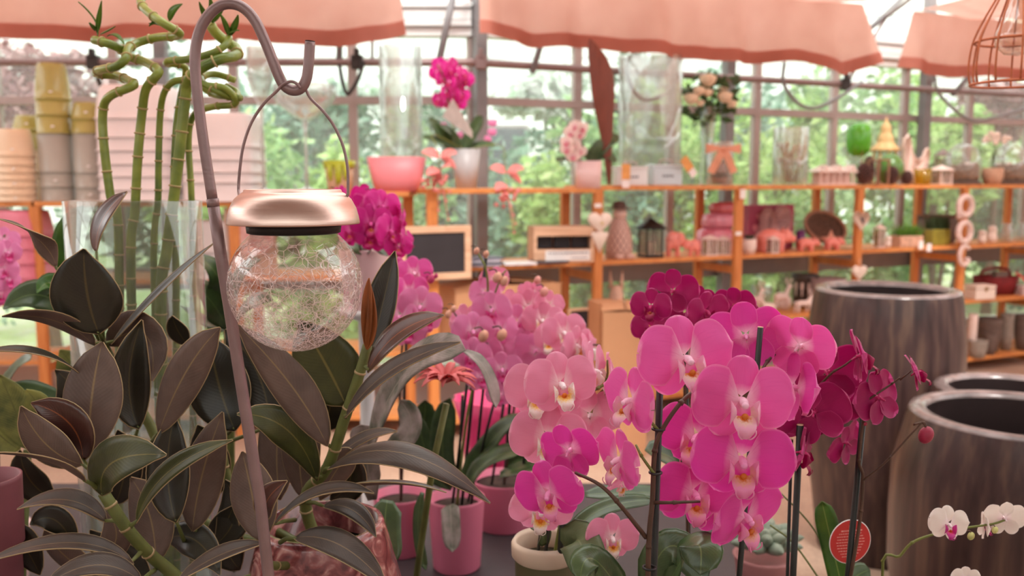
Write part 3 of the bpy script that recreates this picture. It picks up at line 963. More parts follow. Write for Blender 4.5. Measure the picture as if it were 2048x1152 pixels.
# magazines / papers lying on the second shelf
r_ = random.Random(8)
for k, (x, dz, col, lab) in enumerate(((962, 0, (150, 146, 160), 'grey magazine at the bottom of the pile beside the chalkboard'), (964, 1, (70, 70, 84), 'slate magazine second in the pile beside the chalkboard'),
                                  (960, 2, (190, 184, 196), 'pale grey magazine third in the pile beside the chalkboard'), (966, 3, (96, 92, 108), 'dark grey magazine on top of the pile beside the chalkboard'),
                                  (1034, 0, (226, 222, 226), 'white paper sheet pile lying open on the second shelf'), (1098, 0, (62, 60, 74), 'dark magazine lying flat in front of the wooden crate'))):
    q = hitR(x, 525, 0.03 if x != 1090 else -0.0)
    mb = MB(); mb.box((0, 0, 0.006), (0.20, 0.15 if x != 1090 else .09, 0.012))
    solo('magazine', mb, pm('cover_%d' % k, col, 0.35), lab, 'magazine', V((q.x, q.y, 1.011 + dz * 0.0125)), 'magazines on the second shelf', Euler((0, 0, r_.uniform(0.3, 0.5))), local=True, smooth=False)


def heart(w, h, n=28):
    pts = []
    for i in range(n):
        a = 2 * PI * i / n
        x = 16 * math.sin(a) ** 3; z = 13 * math.cos(a) - 5 * math.cos(2 * a) - 2 * math.cos(3 * a) - math.cos(4 * a)
        pts.append((x / 32 * w, (z + 17) / 29.5 * h))
    return pts


m_linen = pm('white_linen', (244, 226, 214), 0.85, 0, 0.05, 40, 0.3, 300)
q = hitR(1199, 468, -0.06)
t = Thing('fabric_heart', 'white fabric heart above a linen cone hanging on the shelf post', 'heart ornament', hitR(1199, 506, -0.06), rotz=ROT_R * 0.6)
s = q.y / F
mb = MB(); mb.prism(heart(50 * s, 44 * s), 0.03, (0, 0, 38 * s), None, 0, 0.02); t.part('heart', mb, m_linen, local=True)
mb = MB(); mb.lathe([(0.002, 0), (19 * s, 38 * s), (16 * s, 42 * s)], n=16, sy=0.5); t.part('cone', mb, m_linen, local=True)
mb = MB(); mb.ell((0, -0.04, 60 * s), (0.008, 0.004, 0.012)); t.part('button', mb, pm('ochre_button', (214, 190, 130), 0.5), local=True)
q = hitR(1722, 463, -0.06); s = q.y / F
t = Thing('wooden_heart', 'flat pale wooden heart with a carved letter on the shelf post', 'heart ornament', q, rotz=ROT_R * 0.6)
mb = MB(); mb.prism(heart(38 * s, 41 * s), 0.014); t.part('body', mb, pm('whitewashed_wood', (240, 212, 194), 0.6, 0, 0.06, 30), local=True)
mb = MB(); mb.box((0, -0.009, 22 * s), (0.008, 0.004, 0.045), Matrix.Rotation(-0.5, 3, 'Y')); mb.box((0.006, -0.009, 22 * s), (0.006, 0.004, 0.03), Matrix.Rotation(0.5, 3, 'Y')); t.part('letter', mb, m_ink, local=True, smooth=False)
q = hitR(1718, 562, -0.06); s = q.y / F
t = Thing('fabric_heart', 'small white fabric heart hanging low on a post above the tall dark planter', 'heart ornament', q, rotz=ROT_R * 0.6)
mb = MB(); mb.prism(heart(34 * s, 32 * s), 0.02, (0, 0, 0), None, 0, 0.015); t.part('heart', mb, m_linen, local=True)
mb = MB(); mb.tube([(0, 0, 26 * s), (0, 0, 46 * s)], 0.002, 5); t.part('cord', mb, m_linen, local=True)
# small white clips on posts
for px, py, lab in ((1196, 411, 'small white price clip on the post above the fabric heart'), (1477, 467, 'small white price clip on the post beside the pink pigs'), (1486, 388, 'square paper tag hanging at the top shelf beside the pine post'),
                    (1842, 490, 'white paper price card hanging from the second shelf'), (1858, 495, 'pink paper price card hanging beside the white card')):
    q = hitR(px, py, -0.05); mb = MB()
    big = py in (388, 490, 495)
    mb.box((0, 0, 0), (0.045, 0.004, 0.06 if big else 0.024)); o = solo('price_card', mb, m_tag if px != 1858 else m_blush, lab, 'price card', q, None, Euler((0, 0, ROT_R)), local=True, smooth=False)
# ================================================================== ORNAMENTS ON THE SHELVES
def remesh(o, vox=0.004):
    m = o.modifiers.new('join', 'REMESH'); m.mode = 'VOXEL'; m.voxel_size = vox; m.use_smooth_shade = True
    s = o.modifiers.new('soft', 'SMOOTH'); s.iterations = 3
    return o


m_pig = pm('pink_glazed_ceramic', (240, 140, 128), 0.35, 0, 0.05, 10, coat=0.3)
m_whitecer = pm('white_ceramic', (240, 216, 208), 0.45, 0, 0.05, 12, coat=0.1)
m_blackmet = pm('black_lantern_metal', (40, 34, 32), 0.45, 0.5, 0.15, 20)
m_lantglass = glass_mat('lantern_glass', (240, 236, 230), 0.05, 0.3, 0.12, (220, 200, 190))
m_wicker = pm('brown_wicker', (122, 88, 72), 0.8, 0, 0.35, 60, 0.8, 200)
m_stone = pm('grey_stone', (150, 138, 128), 0.85, 0, 0.15, 25, 0.3)
m_stoned = pm('dark_taupe_stone', (112, 94, 86), 0.85, 0, 0.15, 25, 0.3)
m_card = pm('kraft_cardboard', (196, 144, 106), 0.8, 0, 0.06, 6, 0.1, 80)


def pig(x0, x1, ytop, level, d, label, flip=1, name='pig_figurine', elephant=False):
    loc, w, h = spot(x0, x1, ytop, level, d, base=ytop + 30)
    t = Thing(name, label, 'figurine', loc, 'pink ceramic animals on the second shelf', ROT_R * 0.3)
    mb = MB(); L = w * 0.5
    mb.ell((-0.12 * w * flip, 0, h * .6), (w * .33, w * .22, h * .34), nu=16, nv=10)
    mb.ell((0.26 * w * flip, 0, h * .62), (w * .18, w * .17, h * .26), nu=14, nv=9)
    if elephant:
        mb.tube(catmull([(0.38 * w * flip, 0, h * .6), (0.46 * w * flip, 0, h * .35), (0.44 * w * flip, 0, h * .12)], 5), [w * .08 * (1 - .06 * i) for i in range(11)], 8)
        for s_ in (-1, 1): mb.ell((0.18 * w * flip, s_ * w * .2, h * .68), (w * .13, w * .03, h * .24))
    else:
        mb.tube([(0.36 * w * flip, 0, h * .55), (0.48 * w * flip, 0, h * .5)], [w * .09, w * .08], 10)
        for s_ in (-1, 1): mb.tube([(0.20 * w * flip, s_ * w * .10, h * .78), (0.25 * w * flip, s_ * w * .15, h * 1.0)], [w * .07, w * .012], 6)
    for sx in (-.32, .08):
        for s_ in (-1, 1): mb.tube([(sx * w * flip, s_ * w * .13, h * .5), (sx * w * flip, s_ * w * .14, 0.0)], [w * .09, w * .065], 8)
    mb.tube([(-.42 * w * flip, 0, h * .62), (-.5 * w * flip, 0.01, h * .72)], [w * .02, w * .012], 5)
    o = t.part('body', mb, m_pig, local=True); remesh(o, max(0.003, w * 0.022))
    for s_ in (-1, 1):
        e = MB(); e.ell((0.36 * w * flip, s_ * w * .11, h * .72), w * .018, nu=6, nv=5); t.part('eye', e, m_blackmet, local=True)
    return t


pig(1328, 1374, 459, 1.01, 0.10, 'dusky pink elephant figurine beside the black lantern', 1, 'elephant_figurine', True)
pig(1364, 1402, 476, 1.01, 0.06, 'small pink pig in front of the elephant figurine', -1)
pig(1508, 1594, 454, 1.01, 0.09, 'largest pink pig below the grey heart cushion', 1)
pig(1590, 1642, 474, 1.01, 0.06, 'small pink pig in front of the wicker bowl rim', 1)
pig(1645, 1692, 473, 1.01, 0.06, 'smallest pink pig beside the pine post with the wooden heart', 1)

# hatted cat statue with a net pattern
loc, w, h = spot(1208, 1268, 402, 1.01, 0.12, base=480)
t = Thing('cat_statue', 'grey pink cat statue with a diamond net pattern and a dark hat', 'statue', loc, rotz=0.2)
mb = MB(); mb.lathe([(w * .42, 0), (w * .46, h * .15), (w * .42, h * .4), (w * .28, h * .62), (w * .2, h * .72)], n=24); mb.ell((0, -w * .05, h * .78), (w * .24, w * .24, h * .12))
mb.ell((w * .28, -w * .3, h * .04), (w * .18, w * .12, h * .05)); mb.ell((-w * .1, -w * .38, h * .04), (w * .16, w * .12, h * .05))
mn, nt, out = new_mat('net_pattern_clay'); b = N(nt, 'ShaderNodeBsdfPrincipled'); b.inputs['Roughness'].default_value = 0.8
tc = N(nt, 'ShaderNodeTexCoord'); mp = N(nt, 'ShaderNodeMapping'); mp.inputs['Rotation'].default_value = (0, 0, math.radians(45)); mp.inputs['Scale'].default_value = (16, 7, 1); nt.links.new(tc.outputs['UV'], mp.inputs['Vector'])
bk = N(nt, 'ShaderNodeTexVoronoi'); bk.feature = 'DISTANCE_TO_EDGE'; bk.voronoi_dimensions = '2D'; bk.inputs['Scale'].default_value = 1.2; bk.inputs['Randomness'].default_value = 0.0; nt.links.new(mp.outputs[0], bk.inputs['Vector'])
r1 = ramp(nt, [(0.05, lin((150, 112, 104))), (0.16, lin((216, 178, 166)))], bk.outputs['Distance']); nt.links.new(r1.outputs[0], b.inputs['Base Color']); nt.links.new(b.outputs[0], out.inputs['Surface'])
t.part('body', mb, mn, local=True)
mb = MB(); mb.lathe([(w * .42, h * .87), (w * .42, h * .885), (w * .24, h * .9), (w * .2, h * .98), (w * .12, h)], n=20); t.part('hat', mb, pm('brown_hat', (104, 76, 68), 0.8), local=True)

# black lantern
def lantern(x0, x1, ytop, level, d, label, mat, cat='lantern', dome=True, name='lantern', sqr=True, base=None):
    loc, w, h = spot(x0, x1, ytop, level, d, base=base)
    t = Thing(name, label, cat, loc, rotz=0.35)
    a = w * .36; hb = h * (.72 if dome else .80)
    mb = MB(); mb.box((0, 0, h * .03), (a * 2.2, a * 2.2, h * .06)); bevel(t.part('base', mb, mat, local=True, smooth=False), .003)
    for sx in (-1, 1):
        for sy in (-1, 1):
            mb = MB(); mb.box((sx * a * .95, sy * a * .95, hb / 2), (a * .17, a * .17, hb)); t.part('post', mb, mat, local=True, smooth=False)
    for sx, sy in ((0, -1), (0, 1), (1, 0), (-1, 0)):
        mb = MB()
        if sx == 0: mb.box((0, sy * a * .93, hb * .5), (a * 1.75, .002, hb * .86))
        else: mb.box((sx * a * .93, 0, hb * .5), (.002, a * 1.75, hb * .86))
        t.part('pane', mb, m_lantglass, local=True, smooth=False)
    mb = MB()
    for k in (-.33, .33):
        mb.tube(catmull([(k * a, -a * .96, h * .06), (k * a + a * .12, -a * .97, hb * .4), (k * a - a * .1, -a * .97, hb * .7), (k * a, -a * .96, hb)], 4), .0025, 5)
    t.part('scrollwork', mb, mat, local=True)
    mb = MB()
    if dome: mb.lathe([(a * 1.62, hb), (a * 1.62, hb + h * .03), (a * 1.1, hb + h * .12), (a * .5, hb + h * .2), (a * .3, h * .97), (.004, h)], n=16, sq=3)
    else: mb.lathe([(a * 1.6, hb), (a * 1.5, hb + h * .04), (a * .15, h)], n=4)
    t.part('roof', mb, mat, local=True)
    mb = MB(); mb.lathe([(a * .45, h * .06), (a * .45, h * .38), (a * .05, h * .4)], n=14); t.part('candle', mb, pm('cream_wax', (244, 226, 206), 0.5), local=True)
    return t


lantern(1276, 1326, 436, 1.01, 0.10, 'black metal lantern with scrolled sides beside the cat statue', m_blackmet, base=490)
for x0, x1, yt, d, lab in ((1404, 1436, 470, .05, 'small white house lantern with a pitched roof below the pink bags'), (1433, 1462, 472, .06, 'small white square lantern next to the pine post'), (1534, 1558, 472, .02, 'small white lantern in front of the largest pig')):
    lantern(x0, x1, yt, 1.01, d, lab, m_whitecer, dome=False, base=490)
# pink wrapped bags
t0, w, h = spot(1395, 1470, 408, 1.01, 0.28, base=450)
z = 1.01
for k, (hh, ww, dx, col, lab) in enumerate(((.17, .30, 0, (220, 120, 140), 'puffy pink plastic wrapped bag at the bottom of the pile'), (.10, .26, .02, (226, 140, 160), 'pink plastic wrapped bag in the middle of the pile'), (.075, .22, .05, (206, 96, 104), 'red pink wrapped bag on top of the pile'))):
    mb = MB(); r_ = random.Random(k)
    prof = [(ww * .44, 0), (ww * .5, hh * .2), (ww * .49, hh * .5), (ww * .46, hh * .85), (ww * .3, hh)]
    mb.lathe(prof, (0, 0, 0), 26, 0, 3.2, 1.0, 0.55, flute=9, fl=0.03)
    solo('wrapped_bag', mb, pm('pink_wrap_%d' % k, col, 0.2, 0, 0.12, 14, 0.5, 26, coat=0.4), lab, 'bag', V((t0.x + dx, t0.y, z)), 'pink wrapped bags on the second shelf', Euler((0, 0, ROT_R)), local=True); z += hh
# small pot with dark rim behind the post
loc, w, h = spot(1484, 1512, 478, 1.01, 0.05, base=495)
t = Thing('blush_pot', 'small blush round pot with a sprig beside the largest pig', 'pot', loc)
mb = MB(); mb.lathe([(w * .4, 0), (w * .52, h * .5), (w * .5, h), (w * .44, h), (w * .4, h * .7), (0, h * .7)], n=20); t.part('body', mb, m_whitecer, local=True)
mb = MB()
for a_ in range(7): mb.tube([(0, 0, h * .7), (w * .3 * math.cos(a_), w * .3 * math.sin(a_), h * 1.25)], [.004, .009], 5)
t.part('sprig', mb, pm('dark_sprig', (62, 66, 46), 0.7), local=True)
# box with hearts
loc, w, h = spot(1480, 1586, 409, 1.01, 0.36, base=460)
t = Thing('gift_box', 'deep pink gift box standing behind the grey heart cushion', 'box', loc, rotz=ROT_R)
mb = MB(); mb.box((0, 0, h / 2), (w * 1.08, .10, h)); bevel(t.part('body', mb, pm('deep_pink_card', (176, 74, 100), 0.5), local=True, smooth=False), .004)
mb = MB()
for x in (-.35, -.2): mb.prism(heart(.07, .07), .003, (x * w, -.052, h * .35)); mb.prism(heart(.05, .05), .003, (x * w + .02, -.052, h * .65))
t.part('heart_print', mb, pm('pale_pink_print', (236, 150, 160), 0.5), local=True, smooth=False)
loc, w, h = spot(1508, 1582, 413, 1.01, 0.24, base=450)
t = Thing('heart_cushion', 'grey pink double heart cushion with a printed letter and heart', 'cushion', loc, rotz=ROT_R * .8)
out_ = [(-w * .52, h * .1), (-w * .5, h * .3), (-w * .3, h * .45), (-w * .32, h * .8), (-w * .18, h * .97), (-w * .04, h * .82), (0, h * .74), (w * .08, h * .85), (w * .28, h), (w * .46, h * .93), (w * .5, h * .7), (w * .42, h * .3), (w * .3, 0.02), (-w * .3, 0)]
mb = MB(); mb.prism(out_, .09); t.part('pad', mb, pm('grey_pink_felt', (204, 160, 158), 0.9, 0, 0.06, 60), local=True)
mb = MB(); mb.box((-w * .2, -.052, h * .6), (.010, .004, h * .3)); mb.prism([(x, z_) for x, z_ in heart(.075, .075)], .004, (w * .18, -.052, h * .45)); t.part('print', mb, pm('felt_print', (150, 112, 112), 0.9), local=True, smooth=False)
# purple bauble
loc, w, h = spot(1592, 1610, 460, 1.01, 0.24, base=475)
t = Thing('purple_candle', 'small purple candle between the largest pig and the wicker bowl', 'candle', loc)
mb = MB(); mb.lathe([(w * .5, 0), (w * .52, h * .5), (w * .48, h * .96), (w * .1, h)], n=14); t.part('wax', mb, pm('purple_wax', (108, 34, 104), 0.4), local=True)
mb = MB(); mb.tube([(0, 0, h), (0, 0, h + .012)], .002, 5); t.part('wick', mb, m_blackmet, local=True)
# wicker bowl tilted
loc, w, h = spot(1602, 1694, 420, 1.01, 0.26, base=450)
t = Thing('wicker_bowl', 'dark brown wicker bowl propped up on its rim behind two pink pigs', 'bowl', loc, rotz=.15)
R_ = Matrix.Rotation(math.radians(62), 3, 'X') @ Matrix.Rotation(math.radians(-20), 3, 'Z')
R_ = Matrix.Rotation(math.radians(14), 3, 'Y') @ Matrix.Rotation(math.radians(64), 3, 'X')
r = w / 2
mb = MB(); mb.lathe([(r * .4, -r * .42), (r * .75, -r * .34), (r * .97, 0), (r * 1.0, .02), (r * .93, .02), (r * .68, -r * .28), (0, -r * .34)], (0, 0, h * .53), 28, 0, 2, 1, 0.72, R_); t.part('shell', mb, m_wicker, local=True)
mb = MB(); mb.tube([R_ @ V((r * .97 * math.cos(a * PI / 14), r * .70 * math.sin(a * PI / 14), .02)) + V((0, 0, h * .53)) for a in range(29)], .012, 6); t.part('rim', mb, pm('tan_wicker', (176, 128, 104), 0.8, 0, 0.3, 80), local=True)
# starfish ornament
loc, w, h = spot(1644, 1680, 452, 1.01, 0.13, base=470)
pts = []
for k in range(10):
    a = PI / 2 + k * PI / 5; rr = w * .6 if k % 2 == 0 else w * .26
    pts.append((rr * math.cos(a), rr * math.sin(a) + w * .49))
mb = MB(); mb.prism(pts, .02, (0, 0, 0), None, 0, .012); solo('starfish', mb, pm('salmon_star', (232, 164, 140), 0.8, 0, 0.1, 60), 'salmon starfish standing in front of the wicker bowl', 'ornament', loc, local=True)

# ---------------- top shelf, from left to right
def tinbox(x0, x1, yt, d, label, col):
    loc, w, h = spot(x0, x1, yt, 1.47, d, base=350)
    t = Thing('tin_box', label, 'tin box', loc, 'pale tin boxes on the top shelf', ROT_R * .5)
    mb = MB(); mb.box((0, 0, h * .40), (w, w * .5, h * .8)); bevel(t.part('body', mb, pm('tin_' + label[:5], col, 0.35, 0.1, 0.04, 8), local=True, smooth=False), .006)
    mb = MB(); mb.box((0, 0, h * .86), (w * 1.04, w * .54, h * .12)); bevel(t.part('lid', mb, MATS['tin_' + label[:5]], local=True, smooth=False), .006)
    mb = MB(); mb.tube(catmull([(-w * .2, 0, h * .92), (-w * .18, 0, h * 1.12), (w * .18, 0, h * 1.12), (w * .2, 0, h * .92)], 5), .005, 6); t.part('handle', mb, m_alu, local=True)
    mb = MB(); r_ = random.Random(int(x0)); x = -w * .2
    while x < w * .2:
        l = r_.uniform(.008, .016); mb.box((x + l / 2, -w * .25 - .001, h * .42), (l, .0015, .010)); x += l + .005
    t.part('print', mb, m_ink, local=True, smooth=False)


tinbox(1228, 1292, 330, .05, 'white tin box with an orange tag and printed word', (226, 224, 226))
tinbox(1300, 1361, 326, .05, 'bluish tin box with a bent wire handle', (204, 216, 224))
for px, py, rz_, lab in ((1252, 344, 0.0, 'orange paper tag hanging on the white tin box'), (1374, 328, 0.7, 'orange paper tag hanging slanted beside the bluish tin box')):
    q = hitR(px, py, -0.07)
    t = Thing('paper_tag', lab, 'tag', q, 'orange paper tags', ROT_R)
    mb = MB(); mb.box((0, 0, 0), (.058, .003, .095), Matrix.Rotation(-rz_, 3, 'Y')); t.part('card', mb, pm('orange_card', (228, 160, 92), 0.7), local=True, smooth=False)
    mb = MB(); mb.box(Matrix.Rotation(-rz_, 3, 'Y') @ V((0, 0, -.07)), (.05, .003, .05), Matrix.Rotation(-rz_, 3, 'Y')); t.part('price_sticker', mb, m_blush, local=True, smooth=False)
    mb = MB(); mb.tube([Matrix.Rotation(-rz_, 3, 'Y') @ V((0, 0, .045)), Matrix.Rotation(-rz_, 3, 'Y') @ V((.0, .01, .075))], .0015, 4); t.part('string', mb, m_linen, local=True)

# salmon bow on a footed glass
loc, w, h = spot(1408, 1470, 282, 1.47, .12, base=340)
t = Thing('bow_vase', 'footed glass candle holder tied with a big salmon ribbon bow', 'candle holder', loc)
mb = MB(); mb.lathe([(w * .40, 0), (w * .42, .006), (w * .42, h * .98), (w * .40, h * .98), (w * .39, .01), (0, .008)], n=26); t.part('glass', mb, m_clear, local=True)
mb = MB(); mb.lathe([(w * .22, .01), (w * .26, h * .16), (w * .22, h * .3), (w * .16, h * .5), (.003, h * .52)], n=18); t.part('candle', mb, pm('salmon_wax', (196, 112, 92), 0.5), local=True)
mb = MB(); mb.lathe([(w * .27, h * .17), (w * .27, h * .28), (w * .24, h * .29)], n=18); t.part('dark_band', mb, pm('dark_brown_band', (72, 50, 44), 0.6), local=True)
m_rib = pm('salmon_ribbon', (240, 170, 140), 0.5, 0, 0.08, 20, trans=0.25)
mb = MB()
for s_ in (-1, 1):
    def loop(u, v, s_=s_): return V((s_ * w * (.06 + .48 * math.sin(PI * u) * 1.0), -w * .44 - .03 * math.cos(2 * PI * u), h * .80 + h * .14 * math.cos(PI * u) * .7 * (1 if True else 0) + v * .012 + .03 * math.sin(2 * PI * u)))
    mb.grid(lambda u, v, s_=s_: V((s_ * w * (.04 + .52 * math.sin(PI * u)), -w * .45 - .02 * math.cos(PI * u), h * .82 + v * h * .11 * (0.25 + .75 * math.sin(PI * min(1, u * 1.0)))) ), 8, 3)
    mb.grid(lambda u, v, s_=s_: V((s_ * w * (.03 + .34 * u) + v * w * .11, -w * .47 - .01 * math.sin(5 * u), h * .78 - u * h * .5 + v * .01 * s_)), 6, 2)
mb.ell((0, -w * .47, h * .81), (w * .07, .02, h * .07))
t.part('bow', mb, m_rib, local=True)

# bouquet of roses in a slim tall vase
loc, w, h = spot(1395, 1432, 215, 1.47, .30, base=320)
t = lathe_thing('bouquet_vase', 'slim tall clear vase holding the cream rose bouquet', 'vase', [(w * .42, 0), (w * .42, .01), (w * .30, h * .5), (w * .48, h), (w * .44, h), (w * .26, h * .5), (0, .02)], m_clear, loc, 22)
q0 = V((loc.x, loc.y, loc.z + h * .35))
bq = Thing('rose_bouquet', 'cream white rose bouquet with dark green leaves in the slim vase', 'bouquet', V((loc.x, loc.y, loc.z + .02)))
m_rosepet = pm('cream_rose', (250, 226, 200), 0.6, 0, 0.06, 20, trans=0.3)
m_bqleaf = pm('bouquet_leaf', (64, 84, 44), 0.6, 0, 0.25, 15, trans=0.2)
r_ = random.Random(21)
for (x, y, rr, dd) in ((1416, 158, 17, -.05), (1382, 195, 16, -.06), (1398, 180, 12, -.1), (1416, 184, 10, -.1), (1450, 192, 15, -.08), (1462, 207, 12, -.05), (1446, 178, 11, .02), (1400, 205, 9, -.08), (1379, 182, 10, 0)):
    c = hitR(x, y, .30 + dd); rad = rr * c.y / F
    mb = MB()
    for k in range(5):
        ra = rad * (1 - .17 * k); nn = 6
        for j in range(nn):
            a0 = 2 * PI * (j + .5 * k) / nn
            mb.grid(lambda u, v, ra=ra, a0=a0, k=k: c + V((ra * math.cos(a0 + v * .62) * math.sin(.3 + 1.35 * u), ra * math.sin(a0 + v * .62) * math.sin(.3 + 1.35 * u), -ra * .9 * math.cos(.3 + 1.6 * u) + k * rad * .12)), 3, 3)
    fl = bq.part('rose', mb, m_rosepet)
mb = MB()
for k in range(9):
    mb.tube([V((loc.x, loc.y, loc.z + .03)) + V((r_.uniform(-.01, .01), r_.uniform(-.01, .01), 0)), q0 + V((0, 0, h * .5)), hitR(1385 + k * 9, 205 + r_.uniform(-10, 20), .30)], .004, 5)
bq.part('stems', mb, m_bqleaf)
for k in range(110):
    x = r_.uniform(1368, 1476); y = r_.uniform(148, 252)
    if abs(x - 1420) > 75 - max(0, (y - 200)) * 1.0: continue
    c = hitR(x, y, .30 + r_.uniform(-.08, .08)); a = V((r_.gauss(0, 1), r_.gauss(0, .6), r_.gauss(0, .6))).normalized(); bb_ = a.cross(V((r_.gauss(0, .4), -1, r_.gauss(0, .4)))).normalized(); s = r_.uniform(.035, .06)
    mb = MB(); mb.add([c - a * s, c + bb_ * s * .45, c + a * s, c - bb_ * s * .45, c + V((0, -.006, 0))], [(0, 4, 1), (1, 4, 2), (2, 4, 3), (3, 4, 0)])
    bq.part('leaf', mb, m_bqleaf)
# beige sprigs inside the frosty jar
loc, w, h = spot(1548, 1618, 290, 1.47, .2, base=340)
t = Thing('dried_sprigs', 'beige dried flower sprigs standing inside the frosty jar', 'dried flowers', V((loc.x, loc.y, 1.49)))
m_beige = pm('beige_dried', (226, 196, 160), 0.8, 0, 0.15, 40, trans=0.3)
for k in range(26):
    a = r_.uniform(0, 6.28); rr = w * .42 * math.sqrt(r_.random()); hh = h * r_.uniform(.45, .95)
    mb = MB(); mb.tube([(rr * .4 * math.cos(a), rr * .4 * math.sin(a), 0), (rr * math.cos(a), rr * math.sin(a), hh)], .003, 4)
    mb.ell((rr * math.cos(a), rr * math.sin(a), hh), (.016, .016, .022), nu=6, nv=5); t.part('sprig', mb, m_beige, local=True)

# white house lantern
loc, w, h = spot(1624, 1706, 330, 1.47, .10, base=355)
t = Thing('house_lantern', 'long white house shaped lantern with columns and gables', 'lantern', loc, rotz=ROT_R * .5)
mb = MB(); mb.box((0, 0, .006), (w, w * .5, .012)); t.part('base', mb, m_whitecer, local=True, smooth=False)
for k in range(6):
    mb = MB(); mb.box((-w * .44 + k * w * .176, -w * .2, h * .36), (w * .03, w * .03, h * .66)); t.part('column', mb, m_whitecer, local=True, smooth=False)
mb = MB(); mb.box((0, w * .05, h * .34), (w * .86, w * .3, h * .62)); t.part('wall', mb, pm('pinkish_plaster', (222, 186, 174), 0.7), local=True, smooth=False)
mb = MB(); a_ = w * .54
mb.hexa([V((-a_, -w * .28, h * .66)), V((a_, -w * .28, h * .66)), V((a_, w * .28, h * .66)), V((-a_, w * .28, h * .66))], [V((-a_ * .75, -.004, h * .92)), V((a_ * .75, -.004, h * .92)), V((a_ * .75, .004, h * .92)), V((-a_ * .75, .004, h * .92))])
t.part('roof', mb, m_whitecer, local=True, smooth=False)
for k in (-.5, .0, .55):
    mb = MB(); mb.hexa([V((k * w * .7 - w * .1, -w * .3, h * .62)), V((k * w * .7 + w * .1, -w * .3, h * .62)), V((k * w * .7 + w * .1, 0, h * .62)), V((k * w * .7 - w * .1, 0, h * .62))], [V((k * w * .7 - .003, -w * .29, h)), V((k * w * .7 + .003, -w * .29, h)), V((k * w * .7 + .003, 0, h)), V((k * w * .7 - .003, 0, h))]); t.part('gable', mb, m_whitecer, local=True, smooth=False)

# green glass lantern on a wire stand, pagoda lantern, green ball
m_green = pm('green_lacquer', (84, 168, 28), 0.25, 0, 0.12, 12, coat=0.4)
loc, w, h = spot(1693, 1741, 246, 1.47, .26, base=300); zb = hitR(1717, 313, .26).z - 1.47
t = Thing('green_lantern', 'tall bright green capsule lantern on a thin wire stand', 'lantern', loc)
mb = MB(); mb.lathe([(w * .2, zb), (w * .44, zb + (h - zb) * .15), (w * .5, zb + (h - zb) * .35), (w * .5, zb + (h - zb) * .75), (w * .42, zb + (h - zb) * .93), (w * .2, h)], n=24); t.part('shade', mb, m_green, local=True)
mb = MB()
for a in (0.5, 2.6, 4.7): mb.tube([(w * .45 * math.cos(a), w * .45 * math.sin(a), 0), (w * .42 * math.cos(a), w * .42 * math.sin(a), zb + (h - zb) * .18)], .004, 5)
t.part('stand', mb, pm('bronze_wire', (150, 120, 80), 0.5, 0.5), local=True)
loc, w, h = spot(1741, 1799, 234, 1.47, .37, base=300)
t = Thing('pagoda_lantern', 'carved pale wooden pagoda lantern with stepped roof', 'lantern', loc)
m_pag = wood('pagoda_wood', (236, 198, 142), (206, 160, 106), 0.6, 2); R = w * .5
mb = MB(); mb.lathe([(R * .86, 0), (R * .86, .012), (R * .8, .02)], n=8); t.part('base', mb, m_pag, local=True)
for k in range(8):
    a = 2 * PI * k / 8; mb = MB(); mb.box((R * .76 * math.cos(a), R * .76 * math.sin(a), h * .28), (.014, .014, h * .52)); t.part('column', mb, m_pag, local=True, smooth=False)
mb = MB(); mb.lathe([(R, h * .5), (R * .98, h * .53), (R * .62, h * .6), (R * .52, h * .64), (R * .56, h * .66), (R * .42, h * .74), (R * .3, h * .78), (R * .36, h * .81), (R * .28, h * .88), (R * .1, h * .93), (.004, h)], n=24); t.part('roof', mb, m_pag, local=True)
loc, w, h = spot(1752, 1808, 306, 1.47, .22, base=330)
solo('green_ball', MB().ell((0, 0, h * .5), (w * .48, w * .45, h * .5), nu=20, nv=14), pm('dark_green_glaze', (88, 130, 60), 0.3, 0, 0.2, 12, coat=0.3), 'dark green glazed ball below the pagoda lantern', 'ornament', loc, local=True)

# rooster silhouette
loc, w, h = spot(1797, 1862, 268, 1.47, .20, base=330)
t = Thing('rooster_figure', 'white wooden rooster with an upright tail on the top shelf', 'figurine', loc, rotz=.25)
ro = [(-.18, .0), (.22, .0), (.24, .12), (.40, .24), (.48, .42), (.50, .66), (.44, .74), (.36, .68), (.30, .56), (.18, .50), (.02, .52), (-.10, .62), (-.18, .80), (-.22, .92), (-.30, 1.0), (-.36, .93), (-.44, .92), (-.42, .84), (-.50, .76), (-.42, .70), (-.44, .50), (-.40, .28), (-.26, .14)]
mb = MB(); mb.prism([(x * w, z_ * h) for x, z_ in ro], .03); t.part('body', mb, pm('white_wood', (246, 216, 204), 0.6, 0, 0.05, 20), local=True)
mb = MB(); mb.prism([(x * w * .3 + w * .02, z_ * h * .3 + h * .22) for x, z_ in heart(1, 1, 14)], .05); t.part('wing', mb, MATS['white_wood'], local=True)

